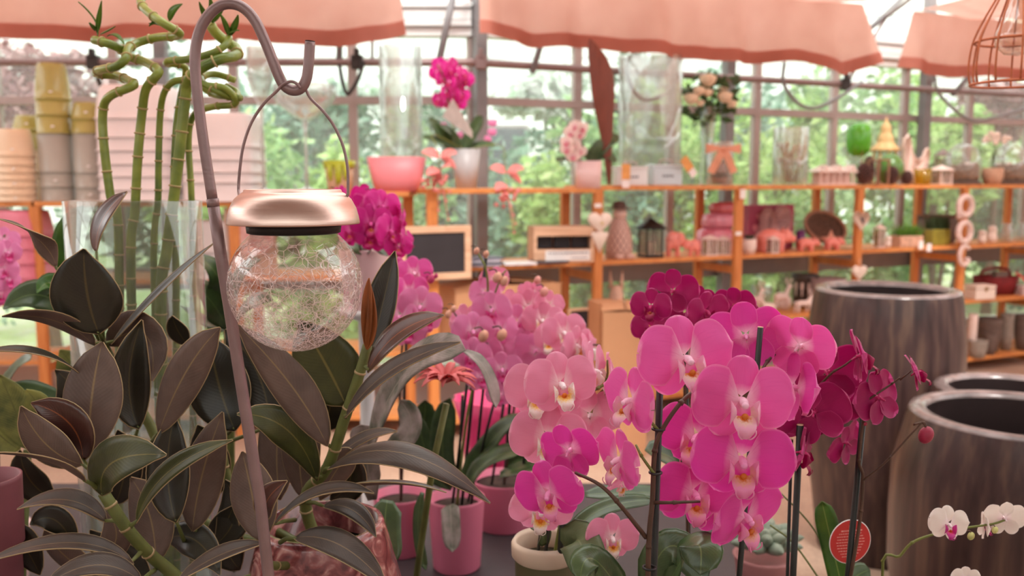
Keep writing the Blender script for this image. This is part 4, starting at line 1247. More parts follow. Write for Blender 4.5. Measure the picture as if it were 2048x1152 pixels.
# pine cones
def pinecone(x0, x1, yt, d, label):
    loc, w, h = spot(x0, x1, yt, 1.47, d, base=350)
    t = Thing('pine_cone', label, 'pine cone', loc, 'pine cones on the top shelf')
    mb = MB(); mb.ell((0, 0, h * .5), (w * .36, w * .36, h * .49)); core = t.part('core', mb, pm('cone_core', (74, 50, 46), 0.9), local=True)
    mb = MB(); i = 0
    for j in range(11):
        z_ = h * (.06 + .86 * j / 10); rr = w * .5 * math.sin(PI * (.14 + .78 * j / 10.0)) ** .7
        for k in range(11):
            a = 2 * PI * (k + .5 * (j % 2)) / 11; u_ = V((math.cos(a), math.sin(a), 0)); s_ = V((-math.sin(a), math.cos(a), 0)); c = V((0, 0, z_))
            b0 = c + u_ * rr * .6; tp = c + u_ * rr + V((0, 0, h * .05)); e = w * .085
            mb.add([b0 - s_ * e, b0 + s_ * e, tp + s_ * e * .7, tp - s_ * e * .7, tp - V((0, 0, h * .035))], [(0, 1, 2, 3), (0, 4, 1), (1, 4, 2), (2, 4, 3), (3, 4, 0)])
    o = t.part('scales', mb, pm('cone_scale', (136, 100, 96), 0.85, 0, 0.25, 30), local=True, smooth=False); o['kind'] = 'stuff'


pinecone(1708, 1746, 325, .10, 'large pine cone closest to the house lantern, by the small wire frame lantern')
pinecone(1768, 1801, 331, .06, 'pine cone between the small wire frame lantern and the rooster')
pinecone(1800, 1829, 341, .05, 'smallest pine cone beside the white rooster')
pinecone(1722, 1752, 310, .30, 'pine cone standing behind the large pine cone')
# frame lantern
loc, w, h = spot(1740, 1773, 318, 1.47, .08, base=350)
t = Thing('frame_lantern', 'small copper frame lantern between two pine cones', 'lantern', loc, rotz=.3)
m_cop = pm('dull_copper', (164, 120, 98), 0.45, 0.5)
for sx in (-1, 1):
    for sy in (-1, 1):
        mb = MB(); mb.box((sx * w * .4, sy * w * .4, h / 2), (.012, .012, h)); t.part('post', mb, m_cop, local=True, smooth=False)
mb = MB(); mb.box((0, 0, h - .006), (w * .9, w * .9, .012)); t.part('top_plate', mb, m_cop, local=True, smooth=False)
mb = MB(); mb.box((0, 0, .005), (w * .9, w * .9, .010)); t.part('base_plate', mb, m_cop, local=True, smooth=False)
# yellow glass
loc, w, h = spot(1828, 1862, 338, 1.47, .08, base=355)
lathe_thing('yellow_glass', 'yellow tinted glass tumbler in front of the white rooster', 'glass', [(w * .42, 0), (w * .5, h), (w * .46, h), (w * .38, .012), (0, .01)], glass_mat('yellow_glass', (236, 214, 92), 0.06, 0.3, 0.2, (214, 190, 60)), loc, 20)
lantern(1862, 1902, 330, 1.47, .06, 'small white metal lantern beside the glass cloche', m_whitecer, dome=True, base=350)
lantern(1870, 1900, 298, 1.47, .37, 'pale cage lantern standing behind the small white lantern', m_alu, dome=False, base=330)


def cloche(x0, x1, yt, d, label, seed):
    loc, w, h = spot(x0, x1, yt, 1.47, d, base=340)
    t = Thing('glass_cloche', label, 'cloche', loc, 'glass cloches on the top shelf')
    R = w / 2
    mb = MB(); mb.lathe([(R * .98, 0), (R, .008), (R, .02), (R * .9, .024)], n=26); t.part('tray', mb, m_stoned, local=True)
    mb = MB(); mb.lathe([(R * .9, .024), (R * .95, h * .3), (R * .92, h * .55), (R * .7, h * .8), (R * .35, h * .92), (.01, h * .95)], n=28); t.part('dome', mb, m_clear, local=True)
    mb = MB(); mb.ell((0, 0, h * .97), (.014, .014, .016)); t.part('knob', mb, m_clear, local=True)
    r_ = random.Random(seed); mb = MB(); mb.lathe([(R * .8, .024), (R * .84, h * .3), (R * .82, h * .42), (R * .7, h * .46)], n=18); t.part('filling', mb, pm('brown_filling', (146, 112, 92), 0.9, 0, 0.4, 40, 0.8, 60), local=True)
    for k in range(7):
        a = r_.uniform(0, 6.28); mb = MB(); mb.ell((R * .55 * math.cos(a), R * .55 * math.sin(a), h * .45), (.03, .03, .022), nu=8, nv=6); t.part('pebble', mb, [m_stone, m_cop, m_whitecer][k % 3], local=True)


cloche(1886, 1962, 282, .18, 'domed glass cloche over brown filling next to the small white lantern', 2)
cloche(1978, 2058, 282, .20, 'domed glass cloche at the end of the top shelf behind the potted blossom', 6)
# potted white blossom between the cloches
loc, w, h = spot(1965, 2006, 268, 1.47, .06, base=340)
t = Thing('potted_blossom', 'small clay pot with white blossoms on thin stems between the cloches', 'potted plant', loc)
mb = MB(); mb.lathe([(w * .36, 0), (w * .5, h * .18), (w * .48, h * .33), (w * .42, h * .33), (0, h * .28)], n=20); t.part('pot', mb, pm('terracotta_grey', (206, 164, 138), 0.7), local=True)
mb = MB(); tops = [(-.4, .9), (-.1, 1.0), (.25, .96), (.5, .88), (0.05, .88)]
for x, z_ in tops: mb.tube([(0, 0, h * .3), (x * w * .2, 0, h * .6), (x * w, -.01, h * z_)], .003, 5)
t.part('stems', mb, pm('stem_green_dull', (84, 104, 66), 0.6), local=True)
for x, z_ in tops:
    for k in range(4):
        mb = MB(); mb.ell((x * w + r_.uniform(-.03, .03), -.01 + r_.uniform(-.02, .02), h * z_ + r_.uniform(-.02, .02)), (.024, .012, .02), nu=8, nv=6); t.part('blossom', mb, m_linen, local=True)

# ---------------- second shelf right: grass planters, owls, glasses
m_grass = pm('grass_green', (104, 150, 54), 0.6, 0, 0.35, 30, trans=0.3)
m_grassd = pm('dark_moss_green', (52, 70, 36), 0.7, 0, 0.35, 30)


def grass_planter(x0, x1, yt, ymid, d, label, matp, matg, n=90):
    loc, w, h = spot(x0, x1, yt, 1.01, d, base=470); zb = hitR((x0 + x1) / 2, ymid, d).z - 1.01
    t = Thing('grass_planter', label, 'planter', loc, rotz=ROT_R * .6)
    mb = MB(); mb.box((0, 0, zb / 2), (w * .95, w * .55, zb)); bevel(t.part('box', mb, matp, local=True, smooth=False), .006)
    mb = MB(); r_ = random.Random(int(x0))
    for k in range(n):
        x = r_.uniform(-.46, .46) * w; y = r_.uniform(-.26, .26) * w; l = (h - zb) * r_.uniform(.6, 1.1); dx = r_.uniform(-.03, .03); dy = r_.uniform(-.03, .03)
        mb.add([V((x - .005, y, zb)), V((x + .005, y, zb)), V((x + dx, y + dy, zb + l))], [(0, 1, 2)])
        mb.add([V((x, y - .005, zb)), V((x, y + .005, zb)), V((x + dx * 1.4, y + dy, zb + l * .9))], [(0, 1, 2)])
    o = t.part('grass', mb, matg, local=True, smooth=False); o['kind'] = 'stuff'


grass_planter(1786, 1842, 446, 471, .06, 'birch bark box planter with fresh green grass', pm('birch_bark', (206, 160, 136), 0.8, 0, 0.25, 20), m_grass, 130)
grass_planter(1852, 1897, 428, 458, .12, 'olive tinted pot topped with a dark moss ball', pm('olive_glass_pot', (150, 140, 56), 0.3, 0, 0.25, 14), m_grassd, 160)
loc, w, h = spot(1854, 1898, 432, 1.01, .30, base=450)
t = Thing('moss_dish', 'dark round basket behind the grass planters', 'basket', loc)
mb = MB(); mb.lathe([(w * .7, 0), (w * .9, h * .6), (w * .85, h), (w * .8, h), (0, h * .7)], n=22); t.part('body', mb, m_stoned, local=True)
mb = MB(); mb.tube([(w * .88 * math.cos(a * PI / 10), w * .88 * math.sin(a * PI / 10), h) for a in range(21)], .01, 6); t.part('rim', mb, m_wicker, local=True)
lantern(1748, 1770, 448, 1.01, .08, 'small whitewashed lantern beside the wooden heart post', m_whitecer, dome=False, base=470)
m_owl = pm('owl_white', (246, 228, 218), 0.5, 0, 0.05, 20)


def owl(x0, x1, yt, d, label):
    loc, w, h = spot(x0, x1, yt, 1.01, d, base=470)
    t = Thing('owl_figurine', label, 'figurine', loc, 'white owls on the second shelf', .3)
    mb = MB(); mb.ell((0, 0, h * .34), (w * .48, w * .42, h * .34)); mb.ell((0, -.005, h * .72), (w * .42, w * .38, h * .24))
    for s_ in (-1, 1): mb.tube([(s_ * w * .25, 0, h * .85), (s_ * w * .34, 0, h)], [w * .12, w * .02], 6)
    remesh(t.part('body', mb, m_owl, local=True), .005)
    for s_ in (-1, 1):
        mb = MB(); mb.ell((s_ * w * .16, -w * .36, h * .76), (w * .09, w * .04, w * .09), nu=8, nv=6); t.part('eye', mb, m_stoned, local=True)
    mb = MB(); mb.tube([(0, -w * .36, h * .7), (0, -w * .44, h * .64)], [w * .06, w * .01], 5); t.part('beak', mb, m_cop, local=True)


owl(1954, 1974, 459, .06, 'smaller white owl figurine beside the wreath letters')
owl(1972, 1995, 450, .08, 'larger white owl figurine next to the smaller owl')
owl(1770, 1784, 470, .04, 'tiny white owl figurine beside the birch planter')
for x0, x1, yt, lab in ((1996, 2030, 446, 'round clear glass jar next to the white owls'), (2028, 2058, 442, 'clear glass jar at the end of the second shelf')):
    loc, w, h = spot(x0, x1, yt, 1.01, .10, base=465)
    lathe_thing('glass_jar', lab, 'jar', [(w * .3, 0), (w * .5, h * .3), (w * .5, h * .6), (w * .3, h * .85), (w * .34, h), (w * .3, h), (w * .27, h * .85), (w * .46, h * .55), (0, .01)], m_clear, loc, 22)
# wreath letters on the post
m_wreath = pm('white_wicker', (240, 206, 200), 0.85, 0, 0.2, 60, 0.9, 120)


def wreath(cx, cy, wpx, hpx, label, gap=0.0, tail=False):
    q = hitR(cx, cy, -0.07); s = q.y / F
    t = Thing('wicker_letter', label, 'letter ornament', q - V((0, 0, hpx * s / 2)), 'wicker letters hanging on the post', ROT_R * .7)
    a0, a1 = (gap, 2 * PI - gap * .6) if gap else (0, 2 * PI)
    pts = [V((math.cos(a0 + (a1 - a0) * k / 26) * wpx * s * .38, 0, hpx * s / 2 + math.sin(a0 + (a1 - a0) * k / 26) * hpx * s * .40)) for k in range(27)]
    mb = MB(); mb.tube(pts, wpx * s * .14, 10); t.part('ring', mb, m_wreath, local=True)
    if gap: mb = MB(); mb.tube([pts[-1], pts[-1] + V((-wpx * s * .3, 0, 0.0))], wpx * s * .12, 8); t.part('crossbar', mb, m_wreath, local=True)
    if tail: mb = MB(); mb.tube([V((-wpx * s * .38, 0, hpx * s * .6)), V((-wpx * s * .36, 0, -hpx * s * .05))], wpx * s * .12, 8); t.part('tail', mb, m_wreath, local=True)
    mb = MB()
    for k in range(0, 26):
        a, b_ = pts[k], pts[k + 1]
        mb.tube([a + V((0, -wpx * s * .14, 0)), b_ + V((0, -wpx * s * .135, .004))], .004, 4)
    t.part('wicker_strand', mb, m_linen, local=True)


wreath(1931, 412, 42, 46, 'round white wicker letter with a tail, top of three on the post', tail=True)
wreath(1929, 464, 40, 48, 'white wicker letter O, middle of three on the post')
wreath(1929, 511, 32, 48, 'white wicker letter G, lowest of three on the post', gap=0.7)

# ---------------- third shelf: white reindeer, pots, boxes
def deer(x0, x1, yt, d, label, flip=1, level=0.58):
    loc, w, h = spot(x0, x1, yt, level, d, base=600)
    t = Thing('deer_figurine', label, 'figurine', loc, 'white deer on the third shelf', .3)
    mb = MB(); mb.ell((0, 0, h * .42), (w * .34, w * .14, h * .13)); mb.tube([(flip * w * .24, 0, h * .46), (flip * w * .38, 0, h * .7)], [w * .11, w * .07], 8); mb.ell((flip * w * .44, 0, h * .73), (w * .13, w * .07, h * .06))
    for sx in (-.26, -.2, .2, .27): mb.tube([(sx * w, (.05 if sx in (-.26, .2) else -.05) * w * 1.2, h * .4), (sx * w * 1.1, (.06 if sx in (-.26, .2) else -.06) * w, 0)], [w * .06, w * .03], 6)
    mb.tube([(-flip * w * .32, 0, h * .46), (-flip * w * .4, 0, h * .52)], [w * .04, w * .01], 5)
    remesh(t.part('body', mb, m_whitecer, local=True), .004)
    for s_ in (-1, 1):
        mb = MB(); b0 = V((flip * w * .38, s_ * w * .03, h * .77)); mb.tube(catmull([b0, b0 + V((-flip * w * .06, s_ * w * .1, h * .1)), b0 + V((flip * w * .02, s_ * w * .16, h * .22))], 4), .004, 5)
        mb.tube([b0 + V((-flip * w * .06, s_ * w * .1, h * .1)), b0 + V((flip * w * .08, s_ * w * .1, h * .18))], .003, 5); t.part('antler', mb, m_whitecer, local=True)


deer(1486, 1530, 562, .10, 'white deer figurine next to the pine post, low in the herd')
deer(1516, 1560, 585, .04, 'white deer figurine in front of the herd', -1)
deer(1538, 1585, 556, .22, 'white deer figurine standing at the back of the herd')
deer(1578, 1634, 580, .04, 'white deer figurine in front of the dark patterned pot', 1)
loc, w, h = spot(1552, 1582, 560, .58, .24, base=590)
solo('white_disc', MB().lathe([(w * .5, 0), (w * .5, .02), (.01, .022)], (0, 0, w * .5), 22, rot=Matrix.Rotation(PI / 2, 3, 'X')), m_whitecer, 'round white ceramic disc standing behind the deer', 'plate', loc, local=True)
loc, w, h = spot(1583, 1636, 548, .58, .28, base=590)
t = Thing('deer_pot', 'dark cylinder pot with pale deer print and a rim', 'pot', loc)
mb = MB(); mb.lathe([(w * .42, 0), (w * .46, h * .84), (w * .5, h * .86), (w * .5, h), (w * .44, h), (w * .4, h * .8), (0, h * .78)], n=24); t.part('body', mb, pm('charcoal_ceramic', (78, 68, 66), 0.5), local=True)
mb = MB()
for k in range(5):
    a = -PI / 2 + (k - 2) * .55; c = V((w * .452 * math.cos(a), w * .452 * math.sin(a), h * .66)); mb.box(c, (w * .1, .004, h * .2), Matrix.Rotation(a + PI / 2, 3, 'Z')); mb.box(c + V((0, 0, -h * .2)), (w * .04, .004, h * .2), Matrix.Rotation(a + PI / 2, 3, 'Z'))
t.part('print', mb, m_whitecer, local=True, smooth=False)
loc, w, h = spot(1622, 1690, 556, .58, .10, base=590)
lathe_thing('grey_pot', 'mauve grey round pot touching the dark deer pot', 'pot', [(w * .38, 0), (w * .48, h * .4), (w * .5, h), (w * .45, h), (w * .42, h * .8), (0, h * .75)], pm('mauve_grey_clay', (164, 136, 136), 0.6, 0, 0.08, 12), loc, 24)
# white box with clasp, red gift box
loc, w, h = spot(1936, 1983, 569, .58, .04, base=585)
t = Thing('white_box', 'cream wooden box with a brass clasp on the third shelf', 'box', loc, rotz=ROT_R * .6)
mb = MB(); mb.box((0, 0, h * .36), (w, w * .7, h * .72)); bevel(t.part('body', mb, m_linen, local=True, smooth=False), .004)
mb = MB(); mb.box((0, 0, h * .88), (w * 1.02, w * .72, h * .22)); bevel(t.part('lid', mb, m_linen, local=True, smooth=False), .004)
mb = MB(); mb.prism(heart(.035, .045), .004, (0, -w * .36, h * .5)); t.part('clasp', mb, pm('brass', (196, 160, 100), 0.35, 0.8), local=True)
loc, w, h = spot(1948, 2030, 536, .58, .20, base=580)
t = Thing('red_basket', 'dark red gift basket with a bright red ribbon trailing over the shelf', 'gift basket', loc, rotz=ROT_R * .6)
m_red = pm('dark_red_felt', (122, 26, 30), 0.8, 0, 0.15, 20); m_redr = pm('bright_red_ribbon', (214, 24, 26), 0.35, 0, 0.08, 10, trans=0.2)
mb = MB(); mb.lathe([(w * .42, 0), (w * .5, h * .7), (w * .46, h * .7), (w * .4, .02), (0, .018)], n=20, sq=4, sy=.7); t.part('body', mb, m_red, local=True)
mb = MB(); mb.tube(catmull([(-w * .45, 0, h * .68), (-w * .3, 0, h * .95), (w * .3, 0, h * .95), (w * .45, 0, h * .68)], 6), .012, 6); t.part('handle', mb, m_red, local=True)
mb = MB(); mb.box((-.02, -w * .2, h * .7), (w * .35, .05, h * .4)); t.part('card', mb, m_stoned, local=True, smooth=False)
mb = MB(); mb.grid(lambda u, v: V((w * (.30 + .22 * u) + v * .018, -w * .30 - .06 * math.sin(PI * min(1, u * 1.1)) - .14 * u, h * (.85 - 1.15 * u) + .01 * math.sin(8 * u))), 12, 2); t.part('ribbon', mb, m_redr, local=True)
loc, w, h = spot(2036, 2070, 572, .58, .05, base=590)
solo('pink_candle_box', MB().box((0, 0, h / 2), (w, w, h)), m_blush, 'small blush box at the end of the third shelf', 'box', loc, local=True, smooth=False)
# bottom shelf stone pots
for x0, x1, yt, d, m_, lab, nm in ((1934, 1952, 628, .08, m_whitecer, 'pale rounded jug beside the tall dark planter', 'jug'), (1950, 2000, 636, .16, m_stoned, 'wide taupe stone bowl pot on the bottom shelf', 'stone_pot'), (1998, 2024, 628, .12, m_stone, 'slim straight stone pot on the bottom shelf', 'stone_pot'),
                         (1938, 1974, 680, .0, m_stone, 'low grey bucket pot at the front of the bottom shelf', 'stone_pot'), (1968, 1992, 668, .04, m_stoned, 'small taupe pot between the bucket pot and the slim pot', 'stone_pot'), (2028, 2070, 630, .06, m_stoned, 'tall taupe stone pot at the end of the bottom shelf', 'stone_pot')):
    loc, w, h = spot(x0, x1, yt, .12, d, base=690)
    lathe_thing(nm, lab, 'pot', [(w * .36, 0), (w * .47, h * .4), (w * .5, h * .85), (w * .5, h), (w * .43, h), (w * .4, h * .7), (0, h * .66)], m_, loc, 22, 'stone pots on the bottom shelf')
# bowls hidden at the left of bottom shelf row and pale slippers
for k, (x0, x1, yt, lab, m_) in enumerate(((1500, 1545, 572, 'silver rimmed glass bowl behind the deer herd', m_clear),)):
    loc, w, h = spot(x0, x1, yt, .58, .33, base=600)
    lathe_thing('bowl', lab, 'bowl', [(w * .25, 0), (w * .45, h * .5), (w * .5, h), (w * .46, h), (w * .4, h * .5), (0, .02)], m_, loc, 22)
# cardboard boxes below
def carton(x0, x1, y0, level, d, dep, label, lid=True, rz=ROT_R, tilt=0.0):
    loc, w, h = spot(x0, x1, y0, level, d, base=(y0 + 40))
    t = Thing('cardboard_box', label, 'box', loc, 'cardboard boxes below the shelves', rz)
    mb = MB(); mb.box((0, 0, h / 2), (w, dep, h)); bevel(t.part('body', mb, m_card, local=True, smooth=False), .003)
    for s_ in (-1, 1):
        if lid: mb = MB(); mb.box((s_ * w * .27, 0, h + .012), (w * .5, dep * .98, .004), Matrix.Rotation(s_ * .10, 3, 'Y')); t.part('flap', mb, m_card, local=True, smooth=False)
    mb = MB(); mb.box((w * .05, -dep / 2 - .001, h * .55), (w * .3, .001, .02)); t.part('print', mb, pm('brown_print', (164, 112, 78), 0.8), local=True, smooth=False)


carton(885, 1112, 566, .58, .16, .30, 'long open cardboard box under the shelf behind the pink orchids')
carton(1205, 1292, 615, .0, -.50, .40, 'tall cardboard box standing behind the dark magenta orchid', rz=-.1)
carton(1186, 1232, 602, .0, -.22, .2, 'narrow cardboard box leaning behind the tall cardboard box', lid=False, rz=.25)
loc, w, h = spot(1205, 1262, 542, .58, .10, base=590)
t = Thing('donkey_doll', 'beige fabric donkey doll with pointed ears sitting on the third shelf', 'doll', loc, rotz=-.3)
m_doll = pm('beige_felt', (220, 180, 158), 0.9, 0, 0.06, 60)
mb = MB(); mb.ell((0, .02, h * .25), (w * .34, w * .3, h * .28)); mb.ell((w * .02, -.03, h * .52), (w * .26, w * .24, h * .24)); mb.ell((w * .16, -.07, h * .38), (w * .17, w * .16, h * .15))
remesh(t.part('body', mb, m_doll, local=True), .006)
for s_ in (-.2, .16): mb = MB(); mb.tube([(s_ * w, 0, h * .68), (s_ * w * 1.2, .0, h)], [w * .09, w * .02], 8); t.part('ear', mb, m_doll, local=True)
mb = MB(); mb.ell((w * .26, -.11, h * .45), .012); t.part('eye', mb, m_blackmet, local=True)
# decorative plate board on the left second shelf
q = hitL(480, 450, .02)
t = Thing('plate_board', 'square wooden board with a floral plate behind the lantern', 'wall plate', V((q.x, q.y, .95)))
hh = hitL(480, 416, .02).z - .95
mb = MB(); mb.box((.06, 0, hh / 2), (.30, .02, hh)); bevel(t.part('board', mb, pm('taupe_board', (196, 164, 146), 0.7, 0, 0.06, 10), local=True, smooth=False), .004)
mb = MB(); mb.lathe([(.02, 0), (.11, .004), (.13, .016), (.12, .018), (.02, .006)], (.08, -.012, hh - .15), 26, rot=Matrix.Rotation(PI / 2, 3, 'X')); t.part('plate', mb, pm('floral_plate', (238, 214, 206), 0.3, 0, 0.0, 30, col2=(206, 140, 140)), local=True)
# ================================================================== FOREGROUND: table, planters, hook and lantern
TZ = 0.69
m_table = pm('black_table_top', (58, 50, 54), 0.55, 0, 0.15, 6, 0.05, 60)
tb = Thing('display_table', 'large dark grey display table under the orchids and rubber plant', 'table', (-0.85, 1.35, 0))
for k in range(4):
    mb = MB(); mb.box((-2.22 + .35 + k * .70, 1.35, TZ - .02), (.695, 2.0, .04)); bevel(tb.part('top_board', mb, m_table, smooth=False), .004)
for x in (-2.12, .50):
    for y in (.42, 2.28): mb = MB(); mb.box((x, y, (TZ - .04) / 2), (.06, .06, TZ - .04)); tb.part('leg', mb, m_blackmet, smooth=False)

# glazed planters on the floor
mg, nt, out = new_mat('brown_grey_glaze'); b = N(nt, 'ShaderNodeBsdfPrincipled'); b.inputs['Roughness'].default_value = 0.4; b.inputs['Specular IOR Level'].default_value = 0.35; b.inputs['Coat Weight'].default_value = 0.15; b.inputs['Coat Roughness'].default_value = 0.12
tc = N(nt, 'ShaderNodeTexCoord'); mp = N(nt, 'ShaderNodeMapping'); mp.inputs['Scale'].default_value = (14, 14, 1.2); nt.links.new(tc.outputs['Object'], mp.inputs['Vector'])
n1 = N(nt, 'ShaderNodeTexNoise'); n1.inputs['Scale'].default_value = 2.2; n1.inputs['Detail'].default_value = 7; nt.links.new(mp.outputs[0], n1.inputs['Vector'])
r1 = ramp(nt, [(0.28, lin((42, 27, 26))), (0.5, lin((66, 46, 44))), (0.8, lin((104, 80, 66)))], n1.outputs['Fac']); nt.links.new(r1.outputs[0], b.inputs['Base Color'])
bp = N(nt, 'ShaderNodeBump'); bp.inputs['Strength'].default_value = 0.12; nt.links.new(n1.outputs['Fac'], bp.inputs['Height']); nt.links.new(bp.outputs[0], b.inputs['Normal'])
nt.links.new(b.outputs[0], out.inputs['Surface'])
m_rimg = pm('worn_rim_glaze', (128, 112, 110), 0.25, 0, 0.35, 18, coat=0.4)
m_inside = pm('dark_inside_glaze', (44, 32, 32), 0.45, 0, 0.2, 10)


def planter(c, rr, rmax, h, label, rb=None):
    t = Thing('glazed_planter', label, 'planter', (c[0], c[1], 0), 'glazed planters on the floor')
    rb = rb or rmax * .72
    mb = MB(); mb.lathe([(rb, 0), (rb * 1.04, .01), (rb + (rmax - rb) * .5, h * .25), (rmax * .99, h * .5), (rmax, h * .66), (rmax * .985, h * .82), (rr * 1.02, h * .97), (rr, h * .992)], n=64, flute=32, fl=.003, ct=False)
    t.part('body', mb, mg, local=True)
    w_ = .042
    mb = MB(); mb.lathe([(rr, h * .99), (rr * .99, h), (rr - w_ * .5, h + .004), (rr - w_, h), (rr - w_ - .004, h * .985)], n=64, cb=False, ct=False); t.part('rim', mb, m_rimg, local=True)
    mb = MB(); mb.lathe([(rr - w_ - .003, h * .988), (rr - w_ + .01, h * .8), (rmax - .05, h * .6), (rmax - .06, h * .45), (.0, h * .44)], n=48, cb=False); t.part('inside', mb, m_inside, local=True)
    return t


q = P(1785, 1133, 3.37); planter((q.x, 3.55), .272, .302, 1.075, 'tall dark brown glazed planter with a pale worn rim')
q = P(2068, 835, 2.28); planter((q.x, 2.34), .275, .315, .885, 'dark glazed planter in front of the tall one, filled with soil')
q = P(2050, 790, 2.9); planter((q.x + .02, 3.0), .25, .29, .80, 'dark glazed planter half hidden behind the soil filled one')
solo('planter_soil', MB().lathe([(.225, 0), (.222, .02), (.12, .03), (.01, .034)], n=28), m_soil, 'brown soil inside the dark glazed planter', 'soil', V((P(2068, 835, 2.28).x, 2.34, .64)), local=True)

# shepherd hook
m_hook = pm('mauve_powder_coat', (148, 122, 122), 0.38, 0.45, 0.08, 40, 0.05, 400)
YH = 0.80
hk = [(541, 1260), (537, 1152), (520, 1000), (497, 860), (478, 740), (458, 610), (440, 500), (425, 400), (405, 270), (392, 160), (391, 100), (402, 55), (425, 22), (452, 8), (482, 13), (508, 38), (528, 78), (545, 120), (555, 146), (566, 168), (582, 180), (600, 178), (612, 160), (617, 130), (620, 84)]
pw = [P(x, y, YH) for x, y in hk]
hook = Thing('shepherd_hook', 'mauve metal shepherd hook pole carrying the crackle glass lantern', 'hook', V((pw[0].x, YH, TZ + .15)))
low = V((pw[0].x - .01, YH + .02, TZ + .12))
cut = 7
mb = MB(); mb.tube([low] + pw[:cut + 1], .0054, 12); hook.part('pole', mb, m_hook)
mb = MB(); mb.tube(catmull(pw[cut:], 6), .0047, 12); up = hook.part('crook', mb, m_hook)
mb = MB(); e = pw[-1]; mb.tube([e, e + (pw[-1] - pw[-2]).normalized() * .001], .0043, 12); hook.part('end_cap', mb, m_blackmet, up)
mb = MB(); j = pw[cut]; dj = (pw[cut] - pw[cut - 1]).normalized(); mb.tube([j - dj * .006, j + dj * .001], .0055, 12); hook.part('joint_ring', mb, m_hook)

# lantern
def brushed(name):
    m, nt, out = new_mat(name); L = nt.links.new
    b = N(nt, 'ShaderNodeBsdfPrincipled'); b.inputs['Metallic'].default_value = 1; b.inputs['Roughness'].default_value = .3; b.inputs['Base Color'].default_value = lin((222, 190, 178)); b.inputs['Anisotropic'].default_value = .6
    tc = N(nt, 'ShaderNodeTexCoord'); mp = N(nt, 'ShaderNodeMapping'); mp.inputs['Scale'].default_value = (2, 2, 500); L(tc.outputs['Object'], mp.inputs['Vector'])
    nz = N(nt, 'ShaderNodeTexNoise'); nz.inputs['Scale'].default_value = 3; L(mp.outputs[0], nz.inputs['Vector'])
    mr = N(nt, 'ShaderNodeMapRange'); mr.inputs['To Min'].default_value = .22; mr.inputs['To Max'].default_value = .42; L(nz.outputs['Fac'], mr.inputs['Value']); L(mr.outputs[0], b.inputs['Roughness'])
    bp = N(nt, 'ShaderNodeBump'); bp.inputs['Strength'].default_value = .04; L(nz.outputs['Fac'], bp.inputs['Height']); L(bp.outputs[0], b.inputs['Normal'])
    L(b.outputs[0], out.inputs['Surface']); return m


m_brush = brushed('brushed_copper_steel')
mc, nt, out = new_mat('crackle_glass'); L = nt.links.new
tc = N(nt, 'ShaderNodeTexCoord')
nzw = N(nt, 'ShaderNodeTexNoise'); nzw.inputs['Scale'].default_value = 60; L(tc.outputs['Object'], nzw.inputs['Vector'])
sc_ = N(nt, 'ShaderNodeVectorMath', operation='SCALE'); sc_.inputs['Scale'].default_value = .006; L(nzw.outputs['Color'], sc_.inputs[0])
ad = N(nt, 'ShaderNodeVectorMath', operation='ADD'); L(tc.outputs['Object'], ad.inputs[0]); L(sc_.outputs[0], ad.inputs[1])
cr = []
for s_, w_ in ((100, .045), (190, .055)):
    vo = N(nt, 'ShaderNodeTexVoronoi'); vo.feature = 'DISTANCE_TO_EDGE'; vo.inputs['Scale'].default_value = s_; L(ad.outputs[0], vo.inputs['Vector'])
    lt = N(nt, 'ShaderNodeMapRange'); lt.inputs['From Min'].default_value = 0; lt.inputs['From Max'].default_value = w_; lt.inputs['To Min'].default_value = 1; lt.inputs['To Max'].default_value = 0; L(vo.outputs['Distance'], lt.inputs['Value'])
    cr.append(lt)
sp = N(nt, 'ShaderNodeSeparateXYZ'); L(tc.outputs['Object'], sp.inputs[0])
zr = N(nt, 'ShaderNodeMapRange'); zr.inputs['From Min'].default_value = .088; zr.inputs['From Max'].default_value = .03; zr.inputs['To Min'].default_value = 0; zr.inputs['To Max'].default_value = 1; L(sp.outputs['Z'], zr.inputs['Value'])
zr1 = N(nt, 'ShaderNodeMapRange'); zr1.inputs['From Min'].default_value = .104; zr1.inputs['From Max'].default_value = .086; zr1.inputs['To Min'].default_value = 0; zr1.inputs['To Max'].default_value = 1; L(sp.outputs['Z'], zr1.inputs['Value'])
m1 = N(nt, 'ShaderNodeMath', operation='MULTIPLY'); L(cr[0].outputs[0], m1.inputs[0]); L(zr1.outputs[0], m1.inputs[1])
m2 = N(nt, 'ShaderNodeMath', operation='MULTIPLY'); L(cr[1].outputs[0], m2.inputs[0]); L(zr.outputs[0], m2.inputs[1])
mxm = N(nt, 'ShaderNodeMath', operation='MAXIMUM'); L(m1.outputs[0], mxm.inputs[0]); L(m2.outputs[0], mxm.inputs[1])
hf = N(nt, 'ShaderNodeMath', operation='MULTIPLY'); hf.inputs[1].default_value = .9; L(mxm.outputs[0], hf.inputs[0])
bp = N(nt, 'ShaderNodeBump'); bp.inputs['Strength'].default_value = .5; bp.inputs['Distance'].default_value = .001; L(mxm.outputs[0], bp.inputs['Height'])
tr = N(nt, 'ShaderNodeBsdfTransparent'); tr.inputs['Color'].default_value = lin((250, 244, 242))
gl_ = N(nt, 'ShaderNodeBsdfGlossy'); gl_.inputs['Roughness'].default_value = .06; L(bp.outputs[0], gl_.inputs['Normal'])
lw = N(nt, 'ShaderNodeLayerWeight'); lw.inputs['Blend'].default_value = .4; L(bp.outputs[0], lw.inputs['Normal'])
mr = N(nt, 'ShaderNodeMapRange'); mr.inputs['To Min'].default_value = .07; mr.inputs['To Max'].default_value = .5; L(lw.outputs['Facing'], mr.inputs['Value'])
mx = N(nt, 'ShaderNodeMixShader'); L(mr.outputs[0], mx.inputs[0]); L(tr.outputs[0], mx.inputs[1]); L(gl_.outputs[0], mx.inputs[2])
